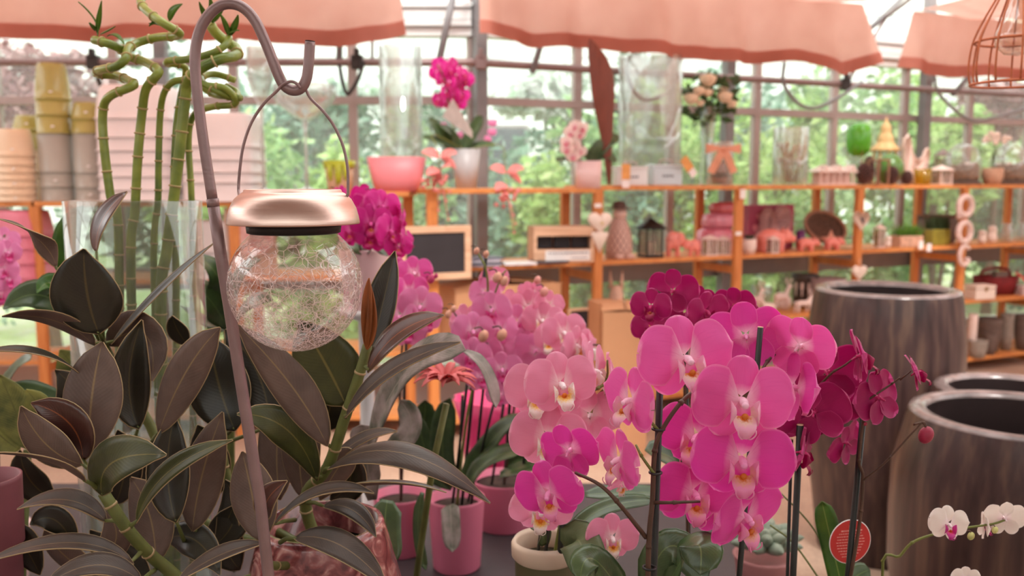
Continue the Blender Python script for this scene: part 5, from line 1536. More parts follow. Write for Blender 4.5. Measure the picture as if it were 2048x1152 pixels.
df = N(nt, 'ShaderNodeBsdfTranslucent'); df.inputs['Color'].default_value = lin((250, 226, 222)); dg = N(nt, 'ShaderNodeBsdfDiffuse'); dg.inputs['Color'].default_value = lin((250, 226, 222))
md = N(nt, 'ShaderNodeMixShader'); md.inputs[0].default_value = .45; L(dg.outputs[0], md.inputs[1]); L(df.outputs[0], md.inputs[2])
mf2 = N(nt, 'ShaderNodeMixShader'); L(hf.outputs[0], mf2.inputs[0]); L(mx.outputs[0], mf2.inputs[1]); L(md.outputs[0], mf2.inputs[2])
L(mf2.outputs[0], out.inputs['Surface'])

YLn = 0.80; sL = YLn / F * 1.02
cb = P(595, 701, YLn)                        # lowest point of the globe
ln = Thing('crackle_lantern', 'round crackle glass solar lantern with a brushed metal lid', 'lantern', cb)
R = 131 * sL
gz = lambda py: (701 - py) * sL * 1.0
prof = []
for k in range(21):
    th = PI * k / 20 * .80
    prof.append((R * math.sin(th) if k else .0005, R * 1.0 - R * 1.0 * math.cos(th)))
prof[-1] = (prof[-1][0] * 1.0, gz(462)); prof[-2] = (prof[-2][0], min(prof[-2][1], gz(470)))
mb = MB(); mb.lathe(prof, n=56, ct=False); g = ln.part('globe', mb, mc, local=True)
mb = MB(); mb.lathe([(84 * sL, gz(468)), (90 * sL, gz(466)), (92 * sL, gz(448)), (88 * sL, gz(447)), (.01, gz(447))], n=40); ln.part('seal_ring', mb, m_blackmet, local=True)
mb = MB(); mb.lathe([(88 * sL, gz(449)), (125 * sL, gz(449)), (127 * sL, gz(449)), (127.4 * sL, gz(448.4)), (127.5 * sL, gz(446)), (126 * sL, gz(436)), (121 * sL, gz(418)), (112 * sL, gz(401)), (100 * sL, gz(390)), (94 * sL, gz(387)), (93 * sL, gz(383)), (90 * sL, gz(382)), (88 * sL, gz(386)), (.004, gz(386))], n=64); lid = ln.part('lid', mb, m_brush, local=True)
mb = MB(); mb.lathe([(80 * sL, gz(385.8)), (80 * sL, gz(384.5)), (.004, gz(384.4))], n=40); ln.part('solar_panel', mb, pm('solar_panel', (40, 40, 58), .15, 0, .1, 40), lid, local=True)
hp = [(493, 398), (481, 393), (477, 380), (480, 335), (487, 290), (503, 245), (528, 207), (553, 183), (565, 170), (582, 163), (594, 168), (600, 176)]
hp2 = [(600, 176), (606, 172), (613, 182), (622, 198), (646, 222), (668, 252), (686, 292), (695, 335), (696, 378), (694, 392), (684, 397)]
def hw(x, y):
    # the wire loop wraps the crook: towards the camera in the middle
    k = max(0, 1 - abs(x - 586) / 30.0)
    return P(x, y, YLn - .004 - .0055 * k) if y < 390 else P(x, y, YLn - .02)
mb = MB(); mb.tube(catmull([hw(x, y) for x, y in hp], 5), .0013, 8); ln.part('wire_handle', mb, m_hook)
mb = MB(); mb.tube(catmull([P(x, y, YLn + .004) if y < 200 else P(x, y, YLn - .002) for x, y in hp2], 5), .0013, 8); ln.part('wire_handle', mb, m_hook)

# wire cage lamp hanging at the upper right
m_rust = pm('copper_rust_wire', (190, 104, 66), 0.5, 0.3, 0.2, 60)
YC = 1.5; sC = YC / F
cc = P(2030, 176, YC)
cg = Thing('cage_lamp', 'round copper wire cage lamp with a clear bulb hanging from above', 'lamp', cc)
def ringp(rad, z): return [V((rad * math.cos(a * PI / 20), rad * math.sin(a * PI / 20), z)) for a in range(41)]
prf = [(66, 4), (80, 10), (84, 40), (80, 85), (68, 120), (46, 165), (22, 210), (10, 235)]
for rad, z in ((80, 8), (76, 90)):
    mb = MB(); mb.tube(ringp(rad * sC, z * sC), .0022, 7); cg.part('ring', mb, m_rust, local=True)
for k in range(12):
    a = 2 * PI * k / 12 + .12
    mb = MB(); mb.tube(catmull([V((r_ * sC * math.cos(a), r_ * sC * math.sin(a), z * sC)) for r_, z in prf[1:]], 4), .0018, 6); cg.part('rib', mb, m_rust, local=True)
mb = MB(); mb.lathe([(.002, 62 * sC), (24 * sC, 66 * sC), (40 * sC, 82 * sC), (42 * sC, 105 * sC), (30 * sC, 135 * sC), (17 * sC, 165 * sC), (14 * sC, 200 * sC)], n=28); cg.part('bulb', mb, glass_mat('bulb_glass', (246, 232, 222), .12, .6, .10, (240, 222, 210)), local=True)
mb = MB(); mb.lathe([(14 * sC, 195 * sC), (16 * sC, 235 * sC), (8 * sC, 250 * sC)], n=18); cg.part('socket', mb, m_blackmet, local=True)
mb = MB(); mb.tube([V((0, 0, 245 * sC)), V((0, 0, 1.2))], .0025, 6); cg.part('cord', mb, m_blackmet, local=True)
# ================================================================== LEAVES, RUBBER PLANT
def leaf_material(name, col, col2, vein, rough, gl=0.3, trans=0.0):
    """leaf surface: midrib line along v=.5, faint side veins, mottled colour"""
    m, nt, out = new_mat(name); L = nt.links.new
    uv = N(nt, 'ShaderNodeUVMap'); sp = N(nt, 'ShaderNodeSeparateXYZ'); L(uv.outputs[0], sp.inputs[0])
    d = N(nt, 'ShaderNodeMath', operation='SUBTRACT'); d.inputs[1].default_value = .5; L(sp.outputs['Y'], d.inputs[0])
    ab = N(nt, 'ShaderNodeMath', operation='ABSOLUTE'); L(d.outputs[0], ab.inputs[0])
    mid = N(nt, 'ShaderNodeMapRange'); mid.inputs['From Min'].default_value = .010; mid.inputs['From Max'].default_value = .026; mid.inputs['To Min'].default_value = 1; mid.inputs['To Max'].default_value = 0; L(ab.outputs[0], mid.inputs['Value'])
    # side veins : bands of u + |v|
    ml = N(nt, 'ShaderNodeMath', operation='MULTIPLY_ADD'); ml.inputs[1].default_value = -.45; L(ab.outputs[0], ml.inputs[0]); L(sp.outputs['X'], ml.inputs[2])
    sn = N(nt, 'ShaderNodeMath', operation='MULTIPLY'); sn.inputs[1].default_value = 160; L(ml.outputs[0], sn.inputs[0])
    s2 = N(nt, 'ShaderNodeMath', operation='SINE'); L(sn.outputs[0], s2.inputs[0])
    tc = N(nt, 'ShaderNodeTexCoord'); nz = N(nt, 'ShaderNodeTexNoise'); nz.inputs['Scale'].default_value = 35; nz.inputs['Detail'].default_value = 5; L(tc.outputs['Object'], nz.inputs['Vector'])
    fa = N(nt, 'ShaderNodeMath', operation='MULTIPLY_ADD'); fa.inputs[1].default_value = .025; L(s2.outputs[0], fa.inputs[0]); L(nz.outputs['Fac'], fa.inputs[2])
    r = ramp(nt, [(.3, lin(col2)), (.7, lin(col))], fa.outputs[0])
    mx = N(nt, 'ShaderNodeMixRGB'); L(mid.outputs[0], mx.inputs[0]); L(r.outputs[0], mx.inputs[1]); mx.inputs[2].default_value = lin(vein)
    b = N(nt, 'ShaderNodeBsdfPrincipled'); b.inputs['Roughness'].default_value = rough; b.inputs['Coat Weight'].default_value = gl; b.inputs['Coat Roughness'].default_value = .25; L(mx.outputs[0], b.inputs['Base Color'])
    bp = N(nt, 'ShaderNodeBump'); bp.inputs['Strength'].default_value = .06; bp.inputs['Distance'].default_value = .001; L(s2.outputs[0], bp.inputs['Height']); L(bp.outputs[0], b.inputs['Normal'])
    if trans:
        t = N(nt, 'ShaderNodeBsdfTranslucent'); L(mx.outputs[0], t.inputs['Color']); q = N(nt, 'ShaderNodeMixShader'); q.inputs[0].default_value = trans
        L(b.outputs[0], q.inputs[1]); L(t.outputs[0], q.inputs[2]); L(q.outputs[0], out.inputs['Surface'])
    else: L(b.outputs[0], out.inputs['Surface'])
    return m


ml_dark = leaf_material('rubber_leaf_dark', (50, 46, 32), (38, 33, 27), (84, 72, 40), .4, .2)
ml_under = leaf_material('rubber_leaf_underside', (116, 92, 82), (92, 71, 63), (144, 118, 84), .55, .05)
ml_topshaded = leaf_material('rubber_leaf_top_shaded', (80, 63, 54), (60, 47, 40), (122, 98, 70), .5, .05)  # mauve darkened: shade on the low leaves put into the colour
ml_green = leaf_material('rubber_leaf_green', (82, 84, 40), (60, 62, 30), (128, 116, 60), .42, .2, .15)
ml_maroon = leaf_material('rubber_leaf_maroon', (92, 52, 44), (66, 38, 34), (150, 84, 52), .3, .5)
ml_edge = pm('leaf_edge_tan', (176, 148, 108), .5, 0, .1, 30)
ml_strap = leaf_material('orchid_leaf', (78, 98, 56), (52, 72, 42), (100, 120, 70), .35, .35)
ml_strapu = leaf_material('orchid_leaf_under', (104, 116, 76), (84, 98, 62), (120, 130, 90), .5, .1)
ml_fresh = leaf_material('fresh_green_leaf', (86, 132, 44), (54, 96, 34), (140, 168, 80), .38, .3, .2)
ml_aech = leaf_material('silver_mottled_leaf', (168, 150, 146), (72, 78, 58), (150, 140, 130), .6, .0)
ml_marble = leaf_material('marbled_yellow_leaf', (178, 176, 96), (92, 100, 60), (120, 120, 70), .5, .1)
m_stemg = pm('green_stem', (104, 108, 56), .5, 0, .2, 40)
m_sheath = pm('orange_bud_sheath', (172, 98, 52), .4, 0, .25, 30, trans=.2)
CAMDIR = V((0, -1, .12)).normalized()


def leaf_mb(p0, p1, p2, width, nrm, fold=.18, curl=.0, prof='rubber', thick=.0011, nu=14, nv=6, tipw=0.0, wav=0.0):
    """two-skinned leaf: quadratic midrib p0 (base) - through p1 - p2 (tip); nrm = direction its upper side looks"""
    p0, p1, p2, nrm = V(p0), V(p1), V(p2), V(nrm).normalized()
    c = p1 * 2 - (p0 + p2) * .5
    top = []; fr = []
    for i in range(nu + 1):
        u = i / nu
        m_ = p0 * (1 - u) ** 2 + c * 2 * u * (1 - u) + p2 * u * u
        t = ((c - p0) * (1 - u) + (p2 - c) * u).normalized()
        s = t.cross(nrm)
        if s.length < 1e-4: s = t.orthogonal()
        s.normalize(); n_ = s.cross(t).normalized()
        if prof == 'rubber': w = max(.03, math.sin(PI * min(1, u ** .92)) ** .72) * (1.0 if u < .86 else max(.05, 1 - ((u - .86) / .14) ** 1.3 * .45)) if 0 < u < 1 else .03
        elif prof == 'strap': w = (min(1, .35 + u * 3.0)) * (math.sqrt(max(0, 1 - max(0, (u - .72) / .28) ** 2.2)) if u > .72 else 1)
        else: w = max(.02, math.sin(PI * u ** .75) ** .9) if 0 < u < 1 else .02
        fr.append((m_, s, n_, max(.02, w) * width / 2, u))
    vs = []; uvs = []
    for layer in (0, 1):
        for (m_, s, n_, w, u) in fr:
            for j in range(nv + 1):
                v = j / nv * 2 - 1
                h = fold * w * (abs(v)) + curl * w * v * v + wav * w * math.sin(u * 17 + v * 2) * abs(v)
                vs.append(m_ + s * (w * v * math.cos(math.atan(fold) * .6)) + n_ * h - n_ * (thick if layer else 0)); uvs.append((u, j / nv))
    q = (nu + 1) * (nv + 1); mb = MB()
    ft = []; fb = []; fe = []
    for i in range(nu):
        for j in range(nv):
            a = i * (nv + 1) + j
            ft.append((a, a + nv + 1, a + nv + 2, a + 1)); fb.append((q + a, q + a + 1, q + a + nv + 2, q + a + nv + 1))
        for j in (0, nv):
            a = i * (nv + 1) + j
            fe.append((a, a + nv + 1, q + a + nv + 1, q + a) if j else (a, q + a, q + a + nv + 1, a + nv + 1))
    for i in (0, nu):
        for j in range(nv):
            a = i * (nv + 1) + j; fe.append((a, a + 1, q + a + 1, q + a))
    # raised pale margin: slightly swollen rim
    o = len(mb.v)
    mb.add(vs, ft, 0, uvs)
    for f in fb: mb.f.append(list(f)); mb.m.append(1)
    for f in fe: mb.f.append(list(f)); mb.m.append(2)
    for j in (0, nv):
        rimp = [vs[i * (nv + 1) + j] - fr[i][2] * thick * .5 for i in range(nu + 1)]
        mb.tube(rimp, thick * .62, 4, 2, False)
    return mb


def lf(thing, b, m_, t, wpx, face='under', Yb=.95, Yt=None, Ym=None, nrm=None, fold=.16, curl=0., prof='rubber', mats=None, name='leaf', petiole=None, wav=0., nv=6):
    """leaf from photo pixels of base, midpoint and tip with their distances"""
    Yt = Yb if Yt is None else Yt; Ym = (Yb + Yt) / 2 if Ym is None else Ym
    p0, p1, p2 = P(b[0], b[1], Yb), P(m_[0], m_[1], Ym), P(t[0], t[1], Yt)
    if nrm is None: nrm = V((0, 1, 0.25)) if face == 'under' else V((0, -1, .35))
    mats = mats or {'under': (ml_dark, ml_under, ml_edge), 'dark': (ml_dark, ml_under, ml_edge), 'green': (ml_green, ml_under, ml_edge), 'maroon': (ml_maroon, ml_maroon, ml_edge), 'top': (ml_topshaded, ml_green, ml_edge)}[face]
    mb = leaf_mb(p0, p1, p2, wpx * Ym / F, nrm, fold, curl, prof, wav=wav, nv=nv)
    o = thing.part(name, mb, list(mats))
    if petiole:
        k = MB(); pp = P(petiole[0], petiole[1], petiole[2] if len(petiole) > 2 else Yb + .01)
        k.tube([pp, (pp + p0) / 2 + V((0, 0, .002)), p0 + (p1 - p0) * .06], [.0028, .0024, .0016], 7); thing.part('petiole', k, m_stemg, o)
    return o


potc = P(640, 1130, 1.02); pot_c = V((potc.x, 1.04, TZ))
rp = Thing('rubber_plant', 'big rubber plant with mauve backed leaves in a red marbled pot', 'potted plant', pot_c)
mm, nt, out = new_mat('red_marbled_glaze'); b = N(nt, 'ShaderNodeBsdfPrincipled'); b.inputs['Roughness'].default_value = .22; b.inputs['Coat Weight'].default_value = .4
tc = N(nt, 'ShaderNodeTexCoord'); nz = N(nt, 'ShaderNodeTexNoise'); nz.inputs['Scale'].default_value = 26; nz.inputs['Detail'].default_value = 6; nz.inputs['Distortion'].default_value = 2.5; nt.links.new(tc.outputs['Object'], nz.inputs['Vector'])
r1 = ramp(nt, [(.35, lin((96, 36, 40))), (.52, lin((150, 78, 78))), (.66, lin((206, 150, 142)))], nz.outputs['Fac']); nt.links.new(r1.outputs[0], b.inputs['Base Color']); nt.links.new(b.outputs[0], out.inputs['Surface'])
hp_ = P(640, 1042, 1.04).z - TZ
mb = MB(); mb.lathe([(.05, 0), (.075, .03), (.098, hp_ * .5), (.099, hp_ * .75), (.075, hp_ * .98), (.072, hp_), (.066, hp_), (.07, hp_ * .9), (0, hp_ * .86)], n=40); rp.part('pot', mb, mm, local=True)
mb = MB(); mb.lathe([(.069, hp_ * .9), (.0, hp_ * .91)], n=24); rp.part('soil', mb, m_soil, local=True)
sb = pot_c + V((0, 0, hp_ * .88))


def stem(pts, r0, r1):
    w = catmull([p if isinstance(p, Vector) else P(*p) for p in pts], 5)
    mb = MB(); n_ = len(w); mb.tube(w, [r0 + (r1 - r0) * i / (n_ - 1) for i in range(n_)], 9); o = rp.part('stem', mb, m_stemg)
    for i in range(4, n_ - 2, 4):
        k = MB(); t = (w[i + 1] - w[i]).normalized(); rr = (r0 + (r1 - r0) * i / (n_ - 1)) * 1.12; k.tube([w[i] - t * .0012, w[i] + t * .0012], rr, 9); rp.part('node_ring', k, ml_edge, o)


stem([sb, (610, 1000, 1.03), (655, 935, 1.0), (690, 835, .98), (720, 745, .97), (735, 690, .97)], .0075, .0055)
stem([sb + V((-.02, 0, 0)), (420, 1180, .98), (325, 1130, .95), (262, 1068, .92), (222, 1010, .91), (206, 985, .91)], .0075, .006)
stem([sb + V((-.01, -.01, 0)), (540, 1130, .93), (532, 1090, .92), (528, 1040, .92)], .005, .004)
stem([sb + V((-.03, .02, 0)), (400, 1040, 1.06), (300, 850, 1.06), (235, 740, 1.05), (205, 685, 1.04)], .007, .005)
stem([sb + V((-.015, .02, 0)), (480, 1010, 1.08), (440, 880, 1.08), (415, 760, 1.08), (420, 690, 1.08)], .006, .004)
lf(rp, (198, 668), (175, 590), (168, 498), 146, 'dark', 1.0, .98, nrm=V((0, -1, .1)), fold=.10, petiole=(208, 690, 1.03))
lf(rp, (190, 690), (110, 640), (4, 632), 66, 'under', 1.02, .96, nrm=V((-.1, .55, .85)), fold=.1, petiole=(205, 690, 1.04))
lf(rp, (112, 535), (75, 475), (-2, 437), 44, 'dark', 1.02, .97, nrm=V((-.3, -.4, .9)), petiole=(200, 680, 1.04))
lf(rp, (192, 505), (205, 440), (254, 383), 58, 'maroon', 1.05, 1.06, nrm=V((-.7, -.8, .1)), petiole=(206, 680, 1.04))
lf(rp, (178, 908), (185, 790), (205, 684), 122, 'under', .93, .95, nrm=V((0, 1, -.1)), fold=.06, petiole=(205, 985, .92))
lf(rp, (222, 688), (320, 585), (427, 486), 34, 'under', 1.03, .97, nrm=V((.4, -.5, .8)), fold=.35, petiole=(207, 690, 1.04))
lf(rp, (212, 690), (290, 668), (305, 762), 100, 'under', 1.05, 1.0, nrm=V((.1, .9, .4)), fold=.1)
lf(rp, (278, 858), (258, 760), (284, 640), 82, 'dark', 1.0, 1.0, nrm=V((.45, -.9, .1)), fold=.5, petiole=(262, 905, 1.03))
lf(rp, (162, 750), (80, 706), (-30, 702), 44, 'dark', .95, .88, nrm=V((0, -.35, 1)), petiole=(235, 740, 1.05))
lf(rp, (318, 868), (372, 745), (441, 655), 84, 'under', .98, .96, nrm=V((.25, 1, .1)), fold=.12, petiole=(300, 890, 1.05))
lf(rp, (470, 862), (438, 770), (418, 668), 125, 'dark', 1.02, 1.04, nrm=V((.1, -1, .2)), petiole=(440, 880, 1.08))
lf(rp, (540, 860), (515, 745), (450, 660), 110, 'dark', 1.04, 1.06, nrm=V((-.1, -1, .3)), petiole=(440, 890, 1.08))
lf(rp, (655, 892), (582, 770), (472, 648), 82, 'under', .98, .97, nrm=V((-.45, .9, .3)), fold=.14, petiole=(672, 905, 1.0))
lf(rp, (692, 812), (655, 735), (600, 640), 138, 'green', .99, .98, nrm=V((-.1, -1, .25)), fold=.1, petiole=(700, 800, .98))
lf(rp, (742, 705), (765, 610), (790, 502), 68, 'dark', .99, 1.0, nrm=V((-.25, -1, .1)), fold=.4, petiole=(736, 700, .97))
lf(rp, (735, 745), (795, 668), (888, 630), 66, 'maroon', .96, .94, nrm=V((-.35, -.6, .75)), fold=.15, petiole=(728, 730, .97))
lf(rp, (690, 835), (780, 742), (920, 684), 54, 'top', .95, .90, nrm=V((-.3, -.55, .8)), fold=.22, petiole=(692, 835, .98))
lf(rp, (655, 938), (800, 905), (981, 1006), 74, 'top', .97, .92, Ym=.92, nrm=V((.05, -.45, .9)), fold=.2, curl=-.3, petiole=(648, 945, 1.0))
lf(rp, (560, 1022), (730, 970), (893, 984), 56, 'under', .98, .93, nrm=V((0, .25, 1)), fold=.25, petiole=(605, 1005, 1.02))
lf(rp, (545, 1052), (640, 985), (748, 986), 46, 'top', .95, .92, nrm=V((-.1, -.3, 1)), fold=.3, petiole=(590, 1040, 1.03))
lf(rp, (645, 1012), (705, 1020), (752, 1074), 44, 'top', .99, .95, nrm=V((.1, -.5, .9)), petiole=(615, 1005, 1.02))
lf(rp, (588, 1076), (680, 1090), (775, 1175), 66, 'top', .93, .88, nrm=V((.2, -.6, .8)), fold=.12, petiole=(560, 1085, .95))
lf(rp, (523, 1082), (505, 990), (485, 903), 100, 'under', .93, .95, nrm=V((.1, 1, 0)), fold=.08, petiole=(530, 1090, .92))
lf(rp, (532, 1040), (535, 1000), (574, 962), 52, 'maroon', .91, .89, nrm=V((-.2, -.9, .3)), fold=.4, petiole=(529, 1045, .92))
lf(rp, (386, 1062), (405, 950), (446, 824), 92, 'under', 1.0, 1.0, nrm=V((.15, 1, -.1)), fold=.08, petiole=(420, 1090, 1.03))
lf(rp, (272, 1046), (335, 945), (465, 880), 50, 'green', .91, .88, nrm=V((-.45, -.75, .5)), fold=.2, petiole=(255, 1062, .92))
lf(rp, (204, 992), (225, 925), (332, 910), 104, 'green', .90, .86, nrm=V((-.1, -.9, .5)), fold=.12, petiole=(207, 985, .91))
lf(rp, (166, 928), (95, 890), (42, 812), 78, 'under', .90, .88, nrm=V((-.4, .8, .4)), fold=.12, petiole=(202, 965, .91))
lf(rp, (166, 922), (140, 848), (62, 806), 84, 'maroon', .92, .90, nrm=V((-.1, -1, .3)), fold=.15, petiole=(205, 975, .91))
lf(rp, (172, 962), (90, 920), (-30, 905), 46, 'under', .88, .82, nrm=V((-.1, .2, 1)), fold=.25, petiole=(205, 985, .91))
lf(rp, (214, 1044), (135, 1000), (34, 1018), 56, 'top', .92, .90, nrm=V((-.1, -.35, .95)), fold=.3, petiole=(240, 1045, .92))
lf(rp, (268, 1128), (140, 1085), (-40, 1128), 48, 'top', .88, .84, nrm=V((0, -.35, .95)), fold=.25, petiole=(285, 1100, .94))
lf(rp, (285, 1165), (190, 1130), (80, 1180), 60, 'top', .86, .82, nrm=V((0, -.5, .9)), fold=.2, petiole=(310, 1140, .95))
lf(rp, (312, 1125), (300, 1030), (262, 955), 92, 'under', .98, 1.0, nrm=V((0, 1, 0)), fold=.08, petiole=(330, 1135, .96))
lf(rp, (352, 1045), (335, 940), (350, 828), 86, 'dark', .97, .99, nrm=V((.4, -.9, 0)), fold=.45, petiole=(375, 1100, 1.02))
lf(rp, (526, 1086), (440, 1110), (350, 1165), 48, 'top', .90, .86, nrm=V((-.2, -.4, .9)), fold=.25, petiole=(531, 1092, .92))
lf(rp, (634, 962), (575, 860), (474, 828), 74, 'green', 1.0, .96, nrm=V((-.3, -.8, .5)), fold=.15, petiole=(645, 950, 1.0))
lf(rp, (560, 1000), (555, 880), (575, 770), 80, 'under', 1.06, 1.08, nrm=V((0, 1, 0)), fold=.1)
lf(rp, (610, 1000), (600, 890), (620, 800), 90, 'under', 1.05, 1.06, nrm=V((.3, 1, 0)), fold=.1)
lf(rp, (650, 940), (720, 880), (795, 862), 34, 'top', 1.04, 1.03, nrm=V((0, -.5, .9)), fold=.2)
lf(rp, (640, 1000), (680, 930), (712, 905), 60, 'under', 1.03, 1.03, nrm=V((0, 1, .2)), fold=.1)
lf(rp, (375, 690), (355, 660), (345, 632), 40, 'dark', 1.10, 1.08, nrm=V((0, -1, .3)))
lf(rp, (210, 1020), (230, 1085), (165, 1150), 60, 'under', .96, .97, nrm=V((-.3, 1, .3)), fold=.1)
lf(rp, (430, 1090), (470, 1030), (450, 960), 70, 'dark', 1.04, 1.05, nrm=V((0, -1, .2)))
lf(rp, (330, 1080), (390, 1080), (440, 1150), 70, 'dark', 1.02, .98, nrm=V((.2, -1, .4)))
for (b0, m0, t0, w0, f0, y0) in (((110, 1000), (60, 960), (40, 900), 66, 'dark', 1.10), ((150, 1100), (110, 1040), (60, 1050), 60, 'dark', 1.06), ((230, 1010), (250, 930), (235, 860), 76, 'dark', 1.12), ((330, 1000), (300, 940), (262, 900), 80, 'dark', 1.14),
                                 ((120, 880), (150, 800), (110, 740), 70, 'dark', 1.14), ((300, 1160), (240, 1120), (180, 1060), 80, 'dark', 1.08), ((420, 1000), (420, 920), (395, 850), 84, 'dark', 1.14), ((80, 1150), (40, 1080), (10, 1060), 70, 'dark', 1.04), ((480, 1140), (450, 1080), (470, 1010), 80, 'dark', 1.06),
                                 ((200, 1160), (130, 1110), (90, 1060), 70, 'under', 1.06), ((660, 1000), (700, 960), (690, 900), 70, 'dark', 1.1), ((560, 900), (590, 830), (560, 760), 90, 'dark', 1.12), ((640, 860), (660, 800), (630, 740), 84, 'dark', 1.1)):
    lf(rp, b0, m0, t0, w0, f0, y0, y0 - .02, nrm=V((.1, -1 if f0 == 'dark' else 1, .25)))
for pts in ([(722, 640), (735, 610), (738, 556)], [(735, 700), (745, 640), (738, 560)]):
    mb = leaf_mb(P(*pts[0], .965) if False else P(733, 700, .965), P(*pts[1], .965), P(*pts[2], .965), 22 * .965 / F, V((0, -1, .1)), .8, prof='other'); rp.part('bud_sheath', mb, [m_sheath, m_sheath, m_sheath])
# ================================================================== LUCKY BAMBOO IN A GLASS VASE, SMALL PLANTS
YB_ = 1.22
m_vaseg = glass_mat('thick_vase_glass', (240, 244, 240), 0.04, 0.5, 0.04, (240, 236, 232))
q0 = P(228, 404, YB_); sB = YB_ / F
vh = q0.z - (TZ + .16)
rv = 141 * sB
bs = Thing('plant_stand', 'low dark wooden stand under the bamboo vase', 'stand', V((q0.x, YB_ + .06, TZ)))
mb = MB(); mb.box((0, 0, .15), (.24, .24, .02)); bevel(bs.part('top', mb, m_table, local=True, smooth=False), .003)
for sx in (-1, 1):
    for sy in (-1, 1): mb = MB(); mb.box((sx * .1, sy * .1, .07), (.02, .02, .14)); bs.part('leg', mb, m_table, local=True, smooth=False)
vz = Thing('bamboo_vase', 'wide clear glass vase holding the twisted lucky bamboo', 'vase', V((q0.x, YB_ + .06, TZ + .16)))
mb = MB(); mb.lathe([(rv * .98, 0), (rv, .008), (rv, vh), (rv - .004, vh + .001), (rv - .008, vh), (rv - .008, .02), (0, .018)], n=56, sq=2.3, sy=.55); vz.part('body', mb, m_vaseg, local=True)

mbm, nt, out = new_mat('bamboo_green'); b = N(nt, 'ShaderNodeBsdfPrincipled'); b.inputs['Roughness'].default_value = .34; b.inputs['Coat Weight'].default_value = .25
tc = N(nt, 'ShaderNodeTexCoord'); nz = N(nt, 'ShaderNodeTexNoise'); nz.inputs['Scale'].default_value = 22; nz.inputs['Detail'].default_value = 5; nt.links.new(tc.outputs['Object'], nz.inputs['Vector'])
r1 = ramp(nt, [(.3, lin((92, 112, 38))), (.55, lin((140, 150, 56))), (.75, lin((172, 172, 84)))], nz.outputs['Fac']); nt.links.new(r1.outputs[0], b.inputs['Base Color']); nt.links.new(b.outputs[0], out.inputs['Surface'])
m_node = pm('bamboo_node_tan', (186, 160, 108), .6, 0, .2, 60)
m_bleaf = leaf_material('bamboo_leaf', (116, 150, 50), (80, 116, 38), (150, 170, 90), .4, .2, .25)


def stalk(pts, rpx, label, leaves=(), dz=0.0, bottom=None):
    """pts: (px, py, depth offset). The stalk stands in the vase and twists above it"""
    ws = [P(x, y, YB_ + .04 + d) for (x, y, d) in pts]
    if bottom is not None: ws = [V((vz.loc.x + bottom, vz.loc.y + rnd.uniform(-.02, .02), vz.loc.z + .022))] + ws
    t = Thing('bamboo_stalk', label, 'bamboo', ws[0], 'lucky bamboo stalks in the glass vase')
    w = catmull(ws, 6)
    # resample evenly
    seg = [0]
    for i in range(1, len(w)): seg.append(seg[-1] + (w[i] - w[i - 1]).length)
    def at(d):
        for i in range(1, len(w)):
            if d <= seg[i]: return w[i - 1].lerp(w[i], (d - seg[i - 1]) / max(1e-6, seg[i] - seg[i - 1]))
        return w[-1]
    n_ = max(10, int(seg[-1] / .006)); pts_ = [at(seg[-1] * i / n_) for i in range(n_ + 1)]
    r = rpx * sB; step = .040
    rr = [r * (1 - .12 * i / n_) for i in range(n_ + 1)]
    mb = MB(); mb.tube(pts_, rr, 12); t.part('cane', mb, mbm)
    d = .02
    while d < seg[-1] - .004:
        c = at(d); tt = (at(d + .003) - at(max(0, d - .003))).normalized()
        mb = MB(); mb.tube([c - tt * .0014, c - tt * .0004, c + tt * .0004, c + tt * .0014], [r * 1.0, r * 1.13, r * 1.13, r * 1.0], 12); t.part('node_ring', mb, m_node)
        d += step * rnd.uniform(.8, 1.15)
    for (b_, m_, e_, wpx, face) in leaves:
        mb = leaf_mb(P(b_[0], b_[1], YB_ + .04), P(m_[0], m_[1], YB_ + .03), P(e_[0], e_[1], YB_ + .02), wpx * sB, V(face), .25, prof='other', nu=8, nv=2); t.part('leaf', mb, [m_bleaf] * 3)
    return t


stalk([(238, 500, 0), (221, 394, 0), (208, 290, 0), (206, 222, 0), (219, 193, -.01), (262, 174, -.02), (266, 166, -.01), (235, 152, .02), (194, 148, .02), (200, 140, -.01), (232, 133, -.03), (252, 117, -.03), (256, 98, -.01), (277, 85, .02), (314, 75, .02), (352, 72, 0), (358, 65, -.02), (328, 47, -.03), (296, 24, -.01), (281, 4, .02), (290, -14, .03)], 9.5,
      'zigzag lucky bamboo stalk reaching highest of all', [((300, 50), (312, 40), (298, 52), 10, (0, -1, 0)), ((338, 42), (346, 22), (364, 8), 16, (-.3, -1, 0)), ((325, 52), (312, 48), (298, 46), 9, (0, -.6, .8))], bottom=-.05)
stalk([(262, 560, 0), (270, 420, 0), (276, 310, 0), (284, 226, 0), (292, 178, -.01), (314, 150, -.02), (316, 140, -.01), (290, 124, .02), (255, 112, .02), (245, 100, 0), (219, 88, -.02), (188, 80, -.01)], 10,
      'lucky bamboo stalk bent sideways with a leafy tip', [((194, 72), (190, 40), (156, 4), 9, (-.8, -.6, 0)), ((194, 66), (198, 36), (203, 2), 9, (.5, -1, 0)), ((200, 68), (215, 62), (230, 52), 14, (0, -.6, .8)), ((214, 72), (232, 70), (249, 88), 10, (0, -.5, 1)), ((190, 62), (184, 50), (178, 46), 9, (0, -1, 0))], bottom=-.02)
stalk([(308, 560, .02), (316, 401, .02), (317, 330, .02), (320, 233, .02), (328, 186, .01), (346, 164, 0), (376, 160, -.01), (408, 168, -.02), (440, 186, -.02), (468, 196, .0), (474, 184, .02), (452, 172, .03)], 7.5, 'thin lucky bamboo stalk curling behind the hook crook', bottom=.015)
